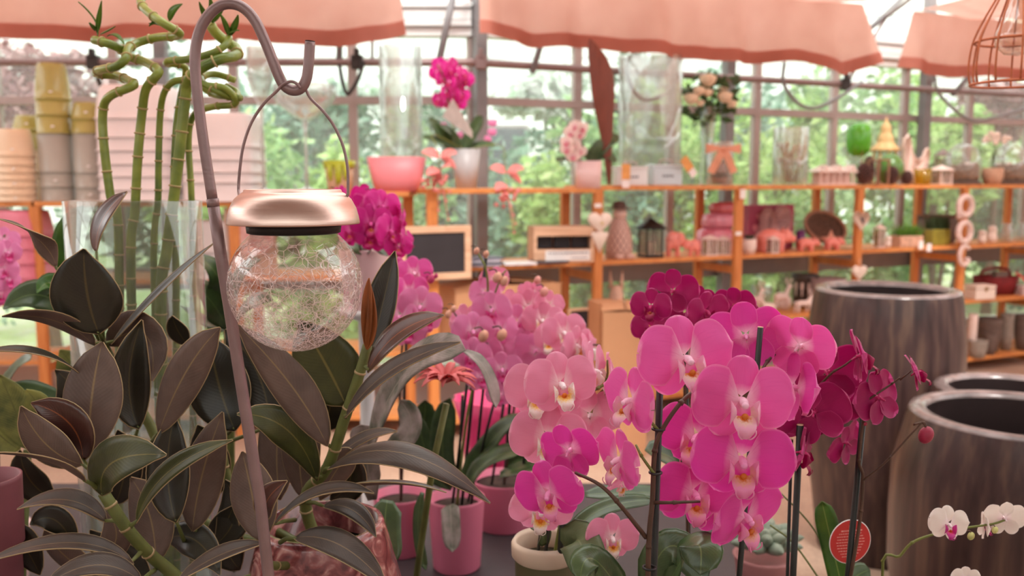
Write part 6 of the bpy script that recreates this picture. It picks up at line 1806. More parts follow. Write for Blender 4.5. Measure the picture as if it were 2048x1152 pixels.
stalk([(322, 640, .0), (334, 500, 0), (347, 401, 0), (360, 295, 0), (372, 184, 0), (378, 160, -.01), (396, 140, -.02), (440, 118, -.02), (470, 112, .0), (474, 98, .02), (456, 86, .02), (432, 66, .01), (420, 48, 0)], 12, 'thickest lucky bamboo stalk in the middle of the vase',
      [((420, 46), (408, 25), (398, 4), 12, (-.3, -1, 0)), ((424, 46), (440, 20), (452, -6), 12, (.3, -1, 0)), ((422, 44), (424, 20), (418, -10), 12, (0, -1, 0))], bottom=.02)
stalk([(352, 560, .03), (347, 400, .03), (352, 260, .03), (360, 200, .04), (372, 140, .03), (352, 128, .02), (334, 128, .01), (338, 122, .0), (380, 118, -.01), (430, 104, -.02), (454, 86, -.01), (458, 74, 0)], 8, 'lucky bamboo stalk with a short stub crossing the others', [((458, 74), (452, 50), (440, 28), 12, (-.3, -1, 0)), ((458, 72), (470, 50), (476, 30), 12, (.3, -1, 0)), ((458, 70), (468, 62), (478, 60), 9, (0, -.5, .9))], bottom=.03)
stalk([(386, 560, .05), (383, 394, .05), (377, 280, .05), (388, 230, .04), (424, 214, .02), (464, 210, 0), (472, 200, -.01), (450, 176, -.02), (412, 170, -.02), (404, 155, .0), (430, 148, .02), (470, 160, .02)], 7.5, 'lucky bamboo stalk looping behind the hook pole', bottom=.055)
stalk([(402, 172, .03), (428, 188, .02), (452, 192, .0), (482, 196, -.01)], 8, 'short lucky bamboo tip lying across the loops')

# ------------------------------------------------------------------ other leafy plants around the rubber plant
def leafy(label, cat, base, leaves, pot=None, name='foliage_plant', group=None):
    t = Thing(name, label, cat, base, group)
    return t


# broad green plant behind the pole
b_ = P(430, 640, 1.5); b_ = V((b_.x, 1.55, TZ))
t = Thing('peace_lily', 'broad dark green leafy plant behind the hook pole', 'potted plant', b_)
mb = MB(); mb.lathe([(.06, 0), (.075, .13), (.07, .13), (.0, .11)], n=24); t.part('pot', mb, pm('dark_pot_plastic', (60, 50, 52), .6), local=True)
for bb, mm_, ee, w in (((455, 660), (420, 600), (372, 560), 62), ((455, 650), (440, 560), (385, 512), 54), ((455, 640), (480, 560), (520, 520), 60), ((450, 660), (400, 640), (362, 612), 46), ((470, 650), (500, 610), (545, 600), 52), ((440, 680), (400, 680), (370, 700), 50)):
    o = lf(t, bb, mm_, ee, w, 'green', 1.52, 1.42, nrm=V((0, -.75, .65)), mats=(ml_strap, ml_strapu, ml_strap))
    k = MB(); k.tube(catmull([b_ + V((0, 0, .11)), (b_ + V((0, 0, .25)) + P(bb[0], bb[1], 1.52)) / 2, P(bb[0], bb[1], 1.52)], 4), .003, 6); t.part('petiole', k, m_stemg, o)
# fresh green striped leaf plant (left)
b_ = P(140, 600, 1.35); b_ = V((b_.x, 1.4, TZ))
t = Thing('striped_plant', 'striped bright green leaf plant standing between bamboo vase and pink planters', 'potted plant', b_)
mb = MB(); mb.lathe([(.05, 0), (.065, .11), (.06, .11), (.0, .1)], n=24); t.part('pot', mb, MATS['dark_pot_plastic'], local=True)
for bb, mm_, ee, w, mt in (((128, 560), (136, 480), (165, 412), 62, ml_fresh), ((150, 640), (80, 590), (6, 618), 64, ml_strap), ((150, 640), (110, 570), (74, 586), 46, ml_fresh), ((160, 780), (150, 740), (120, 700), 70, ml_marble), ((140, 800), (60, 790), (10, 770), 60, ml_strap)):
    o = lf(t, bb, mm_, ee, w, 'green', 1.37, 1.32, nrm=V((.1, -.85, .4)), mats=(mt, ml_strapu, mt))
    k = MB(); k.tube([b_ + V((0, 0, .1)), (b_ + V((0, 0, .25)) + P(bb[0], bb[1], 1.37)) / 2, P(bb[0], bb[1], 1.37)], .003, 6); t.part('petiole', k, m_stemg, o)
# marbled leaf plant far left
b_ = P(20, 980, 1.2); b_ = V((b_.x - .02, 1.22, TZ))
t = Thing('marbled_plant', 'plant with wide yellow green marbled leaves at the table side', 'potted plant', b_)
mb = MB(); mb.lathe([(.05, 0), (.06, .1), (.055, .1), (.0, .09)], n=24); t.part('pot', mb, MATS['dark_pot_plastic'], local=True)
for bb, mm_, ee, w in (((60, 900), (30, 820), (0, 750), 84), ((70, 900), (80, 830), (52, 780), 70), ((40, 900), (-10, 860), (-50, 800), 70)):
    lf(t, bb, mm_, ee, w, 'green', 1.2, 1.17, nrm=V((.1, -.9, .3)), mats=(ml_marble, ml_strapu, ml_marble))
mb = MB(); mb.tube([b_ + V((0, 0, .09)), P(55, 900, 1.2)], .006, 6); t.part('stem', mb, m_stemg)
# pink pot at the far left edge
q = P(-52, 965, .98); h_ = q.z - TZ
t = Thing('pink_pot', 'pink plastic nursery pot with a price sticker at the table edge', 'pot', V((q.x, 1.0, TZ)))
mb = MB(); mb.lathe([(.030, 0), (.0335, h_ * .82), (.037, h_ * .83), (.0385, h_ * .99), (.0385, h_), (.036, h_), (.034, h_ * .93), (0, h_ * .90)], n=28); mb2 = mb; t.part('body', mb, pm('nursery_pink', (140, 80, 88), .5), local=True)  # pink darkened, the shade around this pot is in its colour
mb = MB(); mb.lathe([(.034, h_ * .925), (0, h_ * .94)], n=20); t.part('soil', mb, m_soil, local=True)
mb = MB(); mb.box((.0285, -.0185, h_ * .72), (.012, .001, .014), Matrix.Rotation(.95, 3, 'Z')); t.part('price_sticker', mb, m_tag, local=True, smooth=False)

# silver mottled bromeliad with pink bracts
b_ = V((P(800, 1000, 1.25).x, 1.27, TZ))
t = Thing('bromeliad', 'silver mottled bromeliad with salmon pink bract spikes', 'potted plant', b_)
mb = MB(); mb.lathe([(.05, 0), (.065, .12), (.06, .12), (.0, .11)], n=24); t.part('pot', mb, MATS['dark_pot_plastic'], local=True)
for bb, mm_, ee, w, yb, yt, n_ in (((740, 900), (815, 740), (930, 700), 76, 1.22, 1.12, V((-.5, -.6, .6))), ((930, 702), (972, 740), (992, 815), 30, 1.12, 1.08, V((.6, -.6, .5))), ((775, 1000), (770, 1060), (778, 1132), 66, 1.16, 1.12, V((.1, -1, .2))), ((900, 1010), (902, 1040), (905, 1104), 38, 1.62, 1.58, V((0, -1, .1))),
                                   ((760, 905), (820, 860), (800, 800), 44, 1.3, 1.32, V((0, -1, .2))), ((745, 1000), (730, 900), (722, 850), 50, 1.3, 1.3, V((0, -1, .2))), ((845, 985), (836, 1060), (852, 1140), 20, 1.3, 1.28, V((0, -1, .1)))):
    mt = ml_aech if ee[1] < 1000 or w == 38 else ml_strap
    lf(t, bb, mm_, ee, w, 'green', yb, yt, nrm=n_, prof='strap', mats=(mt, mt, mt), fold=.2)
m_bract = pm('salmon_bract', (238, 120, 120), .5, 0, .12, 30, trans=.3)
hc = P(892, 765, 1.22)
mb = MB(); mb.tube([b_ + V((0, 0, .1)), V((hc.x - .02, hc.y, hc.z - .12)), hc - V((0, 0, .03))], .005, 7); t.part('flower_stem', mb, m_stemg)
r_ = random.Random(5)
for k in range(22):
    a = 2 * PI * k / 22 * 2.7; el = .1 + .05 * k; d = V((math.cos(a), math.sin(a) - .3, .8 * math.sin(el * 1.2) - .15)).normalized(); l = .045 * r_.uniform(.75, 1.1)
    mb = leaf_mb(hc, hc + d * l * .55 + V((0, 0, .006)), hc + d * l - V((0, 0, .004)), .012, V((-d.x * .3, -d.y * .3 - .2, 1)), .4, prof='other', nu=6, nv=2); t.part('bract', mb, [m_bract] * 3)

# succulent rosette in a small pot
q = P(1535, 1098, 1.6)
t = Thing('succulent', 'grey green succulent rosette in a small pot', 'potted plant', V((q.x, 1.62, TZ)))
h_ = q.z - TZ - .02
mb = MB(); mb.lathe([(.04, 0), (.055, h_ * .95), (.058, h_), (.05, h_), (0, h_ * .9)], n=24); t.part('pot', mb, pm('rose_grey_pot', (186, 126, 126), .6), local=True)
m_succ = pm('succulent_leaf', (148, 158, 140), .55, 0, .12, 30, col2=(110, 124, 108))
for ring, (n_, l, el) in enumerate(((9, .075, .15), (9, .062, .5), (7, .045, .9), (5, .026, 1.3))):
    for k in range(n_):
        a = 2 * PI * (k + .5 * ring) / n_; d = V((math.cos(a) * math.cos(el), math.sin(a) * math.cos(el), math.sin(el))); c = V((0, 0, h_ + .012))
        mb = MB(); pts = [c + d * l * f + V((0, 0, .012 * math.sin(f * 2))) for f in (0, .35, .7, .9, 1)]; mb.tube(pts, [.007, .0125, .0115, .006, .0008], 8); t.part('leaf', mb, m_succ, local=True)

# round red plant label
q = P(1700, 1083, 1.05); sT = 1.05 / F
t = Thing('plant_label', 'round red plastic plant label with white printed lines', 'label', V((q.x, q.y, q.z - 48 * sT)))
pts = [(46 * sT * math.cos(a * PI / 20), 47 * sT * math.sin(a * PI / 20)) for a in range(40)]
Rl = Matrix.Rotation(.18, 3, 'Z')
mb = MB(); mb.prism(pts, .0012, q, Rl); t.part('disc', mb, pm('red_label', (206, 48, 48), .4, 0, .04, 20), smooth=False)
mb = MB(); ring = [q + Rl @ V((46 * sT * math.cos(a * PI / 20), 0, 47 * sT * math.sin(a * PI / 20))) for a in range(41)]; mb.tube(ring, .0007, 5); t.part('pale_edge', mb, m_tag)
mb = MB(); r_ = random.Random(2)
for k in range(11):
    z = (24 - k * 6.2) * sT; half = math.sqrt(max(0, (38 * sT) ** 2 - z * z)) * .85; x = -half + abs(r_.uniform(0, .002))
    while x < half - .002:
        l = r_.uniform(.001, .0035); mb.box(q + Rl @ V((x + l / 2, -.0009, z)), (l, .0003, .0009 if k else .0016), Rl); x += l + .0008
mb.box(q + Rl @ V((.001, -.0009, 31 * sT)), (.007, .0003, .005), Rl)
t.part('print', mb, pm('pale_label_print', (240, 170, 160), .5), smooth=False)
# its tongue stuck in a pot, strap leaf behind it
b_ = V((P(1668, 1160, 1.1).x, 1.12, TZ))
t = Thing('strap_leaf_plant', 'light green strap leaved plant behind the red label', 'potted plant', b_)
hh = P(1668, 1190, 1.1).z - TZ
mb = MB(); mb.lathe([(.04, 0), (.05, hh * .8), (.045, hh * .8), (0, hh * .75)], n=24); t.part('pot', mb, MATS['rose_grey_pot'], local=True)
lf(t, (1690, 1200), (1664, 1090), (1644, 1003), 44, 'green', 1.11, 1.13, nrm=V((-.3, -1, .1)), mats=(ml_fresh, ml_strapu, ml_fresh), prof='strap')
lf(t, (1690, 1200), (1705, 1160), (1740, 1140), 44, 'green', 1.11, 1.13, nrm=V((.1, -.8, .5)), mats=(ml_strap, ml_strapu, ml_strap), prof='strap')
mb = MB(); mb.tube(catmull([P(1690, 1195, 1.11), P(1640, 1080, 1.14), P(1605, 1030, 1.15), P(1560, 985, 1.16)], 5), .0012, 6); mb.tube(catmull([P(1660, 1190, 1.1), P(1590, 1090, 1.13), P(1540, 1050, 1.15)], 5), .0014, 6); t.part('thin_stem', mb, m_stemg)
# ================================================================== ORCHIDS
def petal_mat(name, main, base, edge, vein, tr=.35, blotch=0.25):
    m, nt, out = new_mat(name); L = nt.links.new
    uv = N(nt, 'ShaderNodeUVMap'); sp = N(nt, 'ShaderNodeSeparateXYZ'); L(uv.outputs[0], sp.inputs[0])
    tc = N(nt, 'ShaderNodeTexCoord'); nz = N(nt, 'ShaderNodeTexNoise'); nz.inputs['Scale'].default_value = 45; nz.inputs['Detail'].default_value = 3; L(tc.outputs['Object'], nz.inputs['Vector'])
    u2 = N(nt, 'ShaderNodeMath', operation='MULTIPLY_ADD'); u2.inputs[1].default_value = blotch; L(nz.outputs['Fac'], u2.inputs[0]); L(sp.outputs['X'], u2.inputs[2])
    r = ramp(nt, [(.0 + blotch * .5, lin(base)), (.20 + blotch * .5, lin(main)), (.80 + blotch * .5, lin(main)), (1.0, lin(edge))], u2.outputs[0])
    # veins running along the petal
    d = N(nt, 'ShaderNodeMath', operation='SUBTRACT'); d.inputs[1].default_value = .5; L(sp.outputs['Y'], d.inputs[0])
    cb_ = N(nt, 'ShaderNodeCombineXYZ'); mu = N(nt, 'ShaderNodeMath', operation='MULTIPLY'); mu.inputs[1].default_value = 26; L(d.outputs[0], mu.inputs[0])
    mu2 = N(nt, 'ShaderNodeMath', operation='MULTIPLY'); mu2.inputs[1].default_value = 1.6; L(sp.outputs['X'], mu2.inputs[0]); L(mu.outputs[0], cb_.inputs[0]); L(mu2.outputs[0], cb_.inputs[1])
    n2 = N(nt, 'ShaderNodeTexNoise'); n2.inputs['Scale'].default_value = 1.0; n2.inputs['Detail'].default_value = 3; L(cb_.outputs[0], n2.inputs['Vector'])
    vr = N(nt, 'ShaderNodeMapRange'); vr.inputs['From Min'].default_value = .55; vr.inputs['From Max'].default_value = .75; vr.inputs['To Min'].default_value = 0; vr.inputs['To Max'].default_value = .45; L(n2.outputs['Fac'], vr.inputs['Value'])
    mx = N(nt, 'ShaderNodeMixRGB'); L(vr.outputs[0], mx.inputs[0]); L(r.outputs[0], mx.inputs[1]); mx.inputs[2].default_value = lin(vein)
    # pale margin
    ab = N(nt, 'ShaderNodeMath', operation='ABSOLUTE'); L(d.outputs[0], ab.inputs[0])
    er = N(nt, 'ShaderNodeMapRange'); er.inputs['From Min'].default_value = .455; er.inputs['From Max'].default_value = .5; er.inputs['To Min'].default_value = 0; er.inputs['To Max'].default_value = .7; L(ab.outputs[0], er.inputs['Value'])
    m3 = N(nt, 'ShaderNodeMixRGB'); L(er.outputs[0], m3.inputs[0]); L(mx.outputs[0], m3.inputs[1]); m3.inputs[2].default_value = lin(edge)
    b = N(nt, 'ShaderNodeBsdfPrincipled'); b.inputs['Roughness'].default_value = .55; b.inputs['Sheen Weight'].default_value = .15; L(m3.outputs[0], b.inputs['Base Color'])
    bp = N(nt, 'ShaderNodeBump'); bp.inputs['Strength'].default_value = .12; bp.inputs['Distance'].default_value = .001; L(n2.outputs['Fac'], bp.inputs['Height']); L(bp.outputs[0], b.inputs['Normal'])
    t = N(nt, 'ShaderNodeBsdfTranslucent'); L(m3.outputs[0], t.inputs['Color'])
    q = N(nt, 'ShaderNodeMixShader'); q.inputs[0].default_value = tr; L(b.outputs[0], q.inputs[1]); L(t.outputs[0], q.inputs[2]); L(q.outputs[0], out.inputs['Surface'])
    return m


def lip_mat(name, c_in, c_mid, c_out):
    """lip colours follow the distance from the flower's throat, with speckles"""
    m, nt, out = new_mat(name); L = nt.links.new
    tc = N(nt, 'ShaderNodeTexCoord'); sp = N(nt, 'ShaderNodeVectorMath', operation='DISTANCE'); L(tc.outputs['Object'], sp.inputs[0]); sp.inputs[1].default_value = (0, -.012, -.012)
    vo = N(nt, 'ShaderNodeTexNoise'); vo.inputs['Scale'].default_value = 420; L(tc.outputs['Object'], vo.inputs['Vector'])
    ma = N(nt, 'ShaderNodeMath', operation='MULTIPLY_ADD'); ma.inputs[1].default_value = .010; L(vo.outputs['Fac'], ma.inputs[0]); L(sp.outputs['Value'], ma.inputs[2])
    ms = N(nt, 'ShaderNodeMath', operation='MULTIPLY'); ms.inputs[1].default_value = 40; L(ma.outputs[0], ms.inputs[0])
    r = ramp(nt, [(.40, lin(c_in)), (.54, lin(c_mid)), (.78, lin(c_out))], ms.outputs[0])
    b = N(nt, 'ShaderNodeBsdfPrincipled'); b.inputs['Roughness'].default_value = .4; L(r.outputs[0], b.inputs['Base Color'])
    t = N(nt, 'ShaderNodeBsdfTranslucent'); L(r.outputs[0], t.inputs['Color']); q = N(nt, 'ShaderNodeMixShader'); q.inputs[0].default_value = .25
    L(b.outputs[0], q.inputs[1]); L(t.outputs[0], q.inputs[2]); L(q.outputs[0], out.inputs['Surface'])
    return m


VAR = {
    'hot': (petal_mat('petal_hot_pink', (226, 60, 164), (248, 190, 216), (244, 128, 196), (206, 36, 148)), lip_mat('lip_hot', (226, 120, 40), (240, 170, 150), (244, 150, 196)), (244, 150, 200)),
    'rose': (petal_mat('petal_rose_pink', (238, 92, 176), (250, 206, 222), (250, 150, 200), (220, 66, 156)), lip_mat('lip_rose', (230, 128, 40), (244, 206, 190), (246, 176, 206)), (248, 190, 214)),
    'light': (petal_mat('petal_light_pink', (240, 150, 184), (252, 226, 228), (248, 178, 204), (230, 128, 168)), lip_mat('lip_white_orange', (236, 130, 30), (250, 200, 90), (254, 240, 234)), (252, 228, 232)),
    'dark': (petal_mat('petal_dark_magenta', (170, 8, 96), (196, 40, 120), (220, 84, 156), (140, 0, 78), .3), lip_mat('lip_dark', (206, 90, 60), (176, 20, 80), (160, 6, 80)), (196, 40, 110)),
    'magenta': (petal_mat('petal_magenta', (220, 24, 146), (232, 110, 180), (236, 90, 176), (190, 8, 120)), lip_mat('lip_magenta', (226, 120, 60), (200, 20, 110), (196, 10, 110)), (224, 80, 160)),
    'lilac': (petal_mat('petal_lilac_pink', (236, 138, 190), (248, 206, 226), (244, 166, 206), (226, 112, 172)), lip_mat('lip_lilac', (214, 20, 110), (220, 40, 130), (226, 90, 160)), (240, 150, 200)),
    'white': (petal_mat('petal_white', (246, 234, 226), (250, 232, 236), (252, 244, 238), (240, 222, 218), .3), lip_mat('lip_pink_center', (206, 70, 30), (214, 30, 120), (206, 60, 150)), (250, 226, 230)),
    'blush': (petal_mat('petal_blush_white', (248, 222, 218), (238, 170, 190), (252, 234, 230), (240, 196, 204), .3), lip_mat('lip_blush', (206, 60, 90), (224, 90, 130), (240, 150, 176)), (250, 220, 224)),
}
m_col = {k: pm('column_' + k, v[2], .45, 0, .06, 80) for k, v in VAR.items()}


def petal_fn(ang, L_, W, cup, side, back=0.0, wavy=0.0, seed=0, tipin=0.0):
    ca, sa = math.cos(ang), math.sin(ang)
    def fn(u, v):
        e = (u - .54) / .46 if u > .54 else (u - .54) / .54
        w = W * math.sqrt(max(0.0, 1 - abs(e) ** 2.4)) * min(1, (u / .36) ** .6 + .06)
        if u >= .999: w = W * .02
        x = .003 + L_ * u; y = w * v
        yy = back - .002 + cup * (u ** 2) * L_ + .22 * W * v * v * (.4 + .6 * u) - .0 + wavy * W * math.sin(v * 5 + u * 6 + seed) * u
        X = x * ca - y * sa * 1.0; Z = x * sa + y * ca
        return V((X, yy, Z))
    return fn


FLM = {}


def flower_meshes(var, sd):
    key = (var, sd)
    if key in FLM: return FLM[key]
    r = random.Random(sd * 13 + 5); mp_, ml_, _ = VAR[var]; out = {}
    D = math.radians
    def one(nm, fn, nu=14, nv=10, mat=mp_):
        mb = MB(); mb.grid(lambda u, v: fn(1 - (1 - u) ** 1.7, v), nu, nv); return mb.mesh(nm, mat)
    k = lambda a: r.uniform(-a, a)
    out['petal'] = [one('petal', petal_fn(D(10 + k(6)), .0475, .0305, -.06 + k(.12), 1, -.003, .05, sd)), one('petal', petal_fn(PI - D(10 + k(6)), .0475, .0305, -.06 + k(.12), -1, -.003, .05, sd + 2))]
    out['sepal'] = [one('sepal', petal_fn(PI / 2 + D(k(5)), .040, .0165, .05 + k(.15), 0, .003, .04, sd), 9, 6), one('sepal', petal_fn(D(-52 + k(6)), .040, .0165, .12 + k(.15), 0, .003, .04, sd + 1), 9, 6), one('sepal', petal_fn(PI - D(-52 + k(6)), .040, .0165, .12 + k(.15), 0, .003, .04, sd + 3), 9, 6)]
    # lip : two upright side lobes, an arrow shaped mid lobe and two curled whiskers
    mb = MB()
    for s_ in (-1, 1):
        mb.grid(lambda u, v, s_=s_: V((s_ * (.0035 + .0105 * math.sin(PI * (.12 + .66 * u))), -.006 - .014 * u + .003 * v * v, -.0125 + .0125 * v * math.sin(PI * (.12 + .80 * u)) ** .8 + .004 * u)), 7, 7)
    def midl(u, v):
        w = .0042 + .0085 * math.sin(PI * min(1, .2 + u * .78)) * (1 - .55 * u)
        return V((w * v, -.010 - .012 * math.sin(u * 2.3) + .0035 * v * v, -.0135 - .0205 * u))
    mb.grid(midl, 8, 5)
    for s_ in (-1, 1):
        mb.tube(catmull([V((s_ * .001, -.0165, -.033)), V((s_ * .0045, -.020, -.0335)), V((s_ * .0082, -.0225, -.029)), V((s_ * .0085, -.0215, -.0245))], 4), [.0007] * 13, 5)
    mb.ell((0, -.0125, -.0135), (.0035, .003, .0032), nu=8, nv=6)
    out['lip'] = mb.mesh('lip', ml_)
    mb = MB(); mb.tube(catmull([V((0, .004, 0)), V((0, -.004, -.0005)), V((0, -.0115, -.003))], 3), [.003, .0034, .0038, .0041, .0043, .004, .0022], 10); mb.ell((0, -.0115, -.0032), (.0038, .003, .0034), nu=10, nv=7)
    mb.tube([V((0, .002, 0)), V((0, .012, -.004))], [.0022, .0016], 6)
    out['column'] = mb.mesh('flower', m_col[var])
    FLM[key] = out
    return out


def flower(thing, var, px, py, Y, span, yaw=0, pitch=0, roll=0, seed=None):
    """yaw: + turns the face towards the picture's right; pitch: + looks up; roll: + clockwise"""
    sd = (int(px * 3 + py) % 4) if seed is None else seed
    ms = flower_meshes(var, sd)
    sc = span * Y / F / .098
    c = P(px, py, Y)
    D = math.radians
    M = Matrix.Rotation(D(yaw), 3, 'Z') @ Matrix.Rotation(D(-pitch), 3, 'X') @ Matrix.Rotation(D(roll), 3, 'Y')
    f = link('flower', ms['column'], thing.o, c - thing.loc, M.to_euler())
    f.scale = (sc, sc, sc)
    for me in ms['petal']: link('petal', me, f)
    for me in ms['sepal']: link('sepal', me, f)
    link('lip', ms['lip'], f)
    return f


m_stick = pm('dark_green_stake', (34, 34, 30), .5, 0, .2, 40)
m_stickb = pm('brown_flower_stem', (86, 60, 46), .5, 0, .2, 60)
m_stickg = pm('green_flower_stem', (118, 124, 58), .5, 0, .2, 60)
m_clip = pm('black_clip', (30, 26, 26), .4)
m_budm = {'dark': pm('bud_dark', (160, 40, 70), .5, 0, .15, 80), 'light': pm('bud_light', (222, 150, 140), .5, 0, .15, 80), 'lilac': pm('bud_peach', (220, 158, 134), .5, 0, .15, 80), 'magenta': pm('bud_magenta', (196, 60, 110), .5), 'hot': pm('bud_hot', (220, 90, 140), .5), 'white': pm('bud_green', (206, 204, 130), .5)}


def orchid(label, base, pot=None, stakes=(), stems=(), flowers=(), buds=(), leaves=(), var='hot', name='orchid', clips=(), group=None, potmat=None, rimmat=None):
    """base: world point on the table or shelf; pot=(radius bottom, radius top, height)"""
    t = Thing(name, label, 'orchid', base, group)
    if pot:
        rb, rt, h = pot
        mb = MB(); mb.lathe([(rb * .94, 0), (rb, .004), (rt * .985, h * .96), (rt, h), (rt * .95, h), (rt * .9, h * .85), (0, h * .83)], n=36); t.part('pot', mb, potmat or MATS['rose_pot'], local=True)
        mb = MB(); mb.lathe([(rt * .92, h * .86), (rt * .5, h * .9), (0, h * .91)], n=20); t.part('bark_chips', mb, m_soil, local=True)
        if rimmat: mb = MB(); mb.lathe([(rt * 1.0, h * .955), (rt * 1.09, h * .965), (rt * 1.10, h * 1.0), (rt * 1.0, h * 1.015), (rt * .93, h * 1.0), (rt * .92, h * .95)], n=36, cb=False, ct=False); t.part('rim', mb, rimmat, local=True)
    for a, b_, r in stakes:
        mb = MB(); p, q = (x if isinstance(x, Vector) else P(*x) for x in (a, b_)); mb.tube([p, q], r, 10); o = t.part('stake', mb, m_stick)
        mb = MB(); d = (q - p).normalized(); mb.tube([q, q + d * .0008], r * .97, 10); t.part('cut_end', mb, pm('cut_bamboo', (226, 196, 160), .7), o)
    for pts, r, mt in stems:
        w = catmull([x if isinstance(x, Vector) else P(*x) for x in pts], 5); mb = MB(); mb.tube(w, [r * (1 - .35 * i / (len(w) - 1)) for i in range(len(w))], 8); o = t.part('stem', mb, mt)
        for i in range(6, len(w) - 3, 9):
            mb = MB(); mb.tube([w[i] - (w[i + 1] - w[i]).normalized() * .002, w[i] + (w[i + 1] - w[i]).normalized() * .002], [r * 1.15, r * .9], 7); t.part('stem_node', mb, mt, o)
    for (x, y, Y, r) in clips:
        c = P(x, y, Y); mb = MB(); mb.tube([c + V((r * math.cos(a * PI / 8), r * math.sin(a * PI / 8), 0)) for a in range(17)], .0012, 6); t.part('clip', mb, m_clip)
    for f in flowers: flower(t, *f)
    for (x, y, Y, rpx, v) in buds:
        c = P(x, y, Y); r = rpx * Y / F; mb = MB(); mb.ell(c, (r * .85, r * .85, r * 1.1), Matrix.Rotation(.4, 3, 'Y'), 12, 9); o = t.part('bud', mb, m_budm[v])
        mb = MB(); mb.tube(catmull([c + V((0, 0, r * .8)), c + V((-r * .5, 0, r * 1.5)), c + V((-r * 1.6, 0, r * 1.3))], 3), r * .14, 5); t.part('bud_stalk', mb, m_stickb, o)
    for l in leaves:
        lf(t, l[0], l[1], l[2], l[3], 'green', l[4], l[5], nrm=V(l[6]), prof='strap', mats=(l[7] if len(l) > 7 else ml_strap, ml_strapu, ml_strap), fold=.22)
    return t


pm('rose_pot', (212, 112, 140), .42, 0, .05, 8); pm('hot_pink_wrap', (238, 70, 130), .3, 0, .1, 12, .3, 30)
m_creamrim = pm('cream_rim_pot', (214, 190, 168), .5, 0, .08, 20)
m_greenpot = pm('moss_green_pot', (88, 84, 56), .5, 0, .15, 10)
m_potw = pm('blush_pot_gloss', (238, 204, 204), .35, 0, .03, 6)
m_greypot = pm('pearl_grey_pot', (182, 178, 180), .4, 0, .04, 6)


def tbl(px, Y, z=TZ):
    q = P(px, 900, Y); return V((q.x, Y, z))


# A : hot pink orchid, nearest
bA = tbl(1310, .84)
cA = bA + V((0, 0, .13))
orchid('hot pink orchid with a cascade of big flowers on a black stake', bA, (.05, .06, .14), potmat=m_greenpot,
       stakes=[(V((P(1303, 1152, .82).x, .83, TZ + .12)), (1320, 768, .82), .0033), (V((P(1440, 1152, .9).x, .88, TZ + .12)), (1521, 655, .90), .0030)],
       stems=[([cA, (1296, 1152, .815), (1305, 1000, .815), (1310, 900, .812), (1330, 850, .81), (1372, 795, .815), (1420, 770, .83), (1470, 775, .835)], .0027, m_stickb),
              ([(1308, 1005, .815), (1340, 1005, .80), (1400, 1003, .80)], .0019, m_stickb), ([(1292, 1075, .815), (1240, 1010, .80), (1200, 970, .80), (1150, 945, .81)], .0023, m_stickb),
              ([(1316, 860, .812), (1296, 838, .81), (1280, 825, .81)], .0016, m_stickg), ([(1310, 950, .812), (1285, 915, .81), (1272, 890, .82)], .0016, m_stickg),
              ([(1500, 800, .86), (1530, 730, .90), (1560, 700, .92)], .002, m_stickb)],
       clips=[(1317, 858, .813, .0055), (1311, 945, .813, .0055), (1299, 1135, .815, .006)],
       flowers=[('rose', 1372, 716, .80, 200, 12, 6, -6, 0), ('rose', 1484, 800, .785, 208, 2, 2, 2, 1), ('hot', 1484, 918, .79, 206, -3, 0, 2, 2), ('hot', 1488, 1030, .80, 190, 32, -14, -8, 3),
                ('hot', 1388, 985, .86, 176, 12, -4, 4, 0), ('hot', 1395, 872, .87, 170, -30, 0, 10, 1), ('rose', 1262, 800, .81, 160, -58, 4, 6, 2), ('rose', 1240, 918, .83, 150, -66, -4, 4, 3),
                ('hot', 1098, 985, .80, 150, -22, -10, -18, 0), ('hot', 1138, 902, .85, 136, 150, 10, 14, 2), ('hot', 1492, 672, .92, 160, 168, -10, 8, 1), ('rose', 1598, 692, .90, 150, 140, 6, -10, 0), ('hot', 1588, 775, .89, 165, 100, -6, 4, 2), ('hot', 1440, 1010, .90, 150, 10, 0, 0, 1)],
       leaves=[((1330, 1180), (1390, 1090), (1400, 1148), 90, .9, .86, (0, -.3, 1)), ((1290, 1200), (1340, 1092), (1412, 1170), 70, .92, .9, (-.1, -.8, .6)), ((1260, 1220), (1190, 1120), (1160, 1160), 60, .9, .86, (-.2, -.7, .7))])

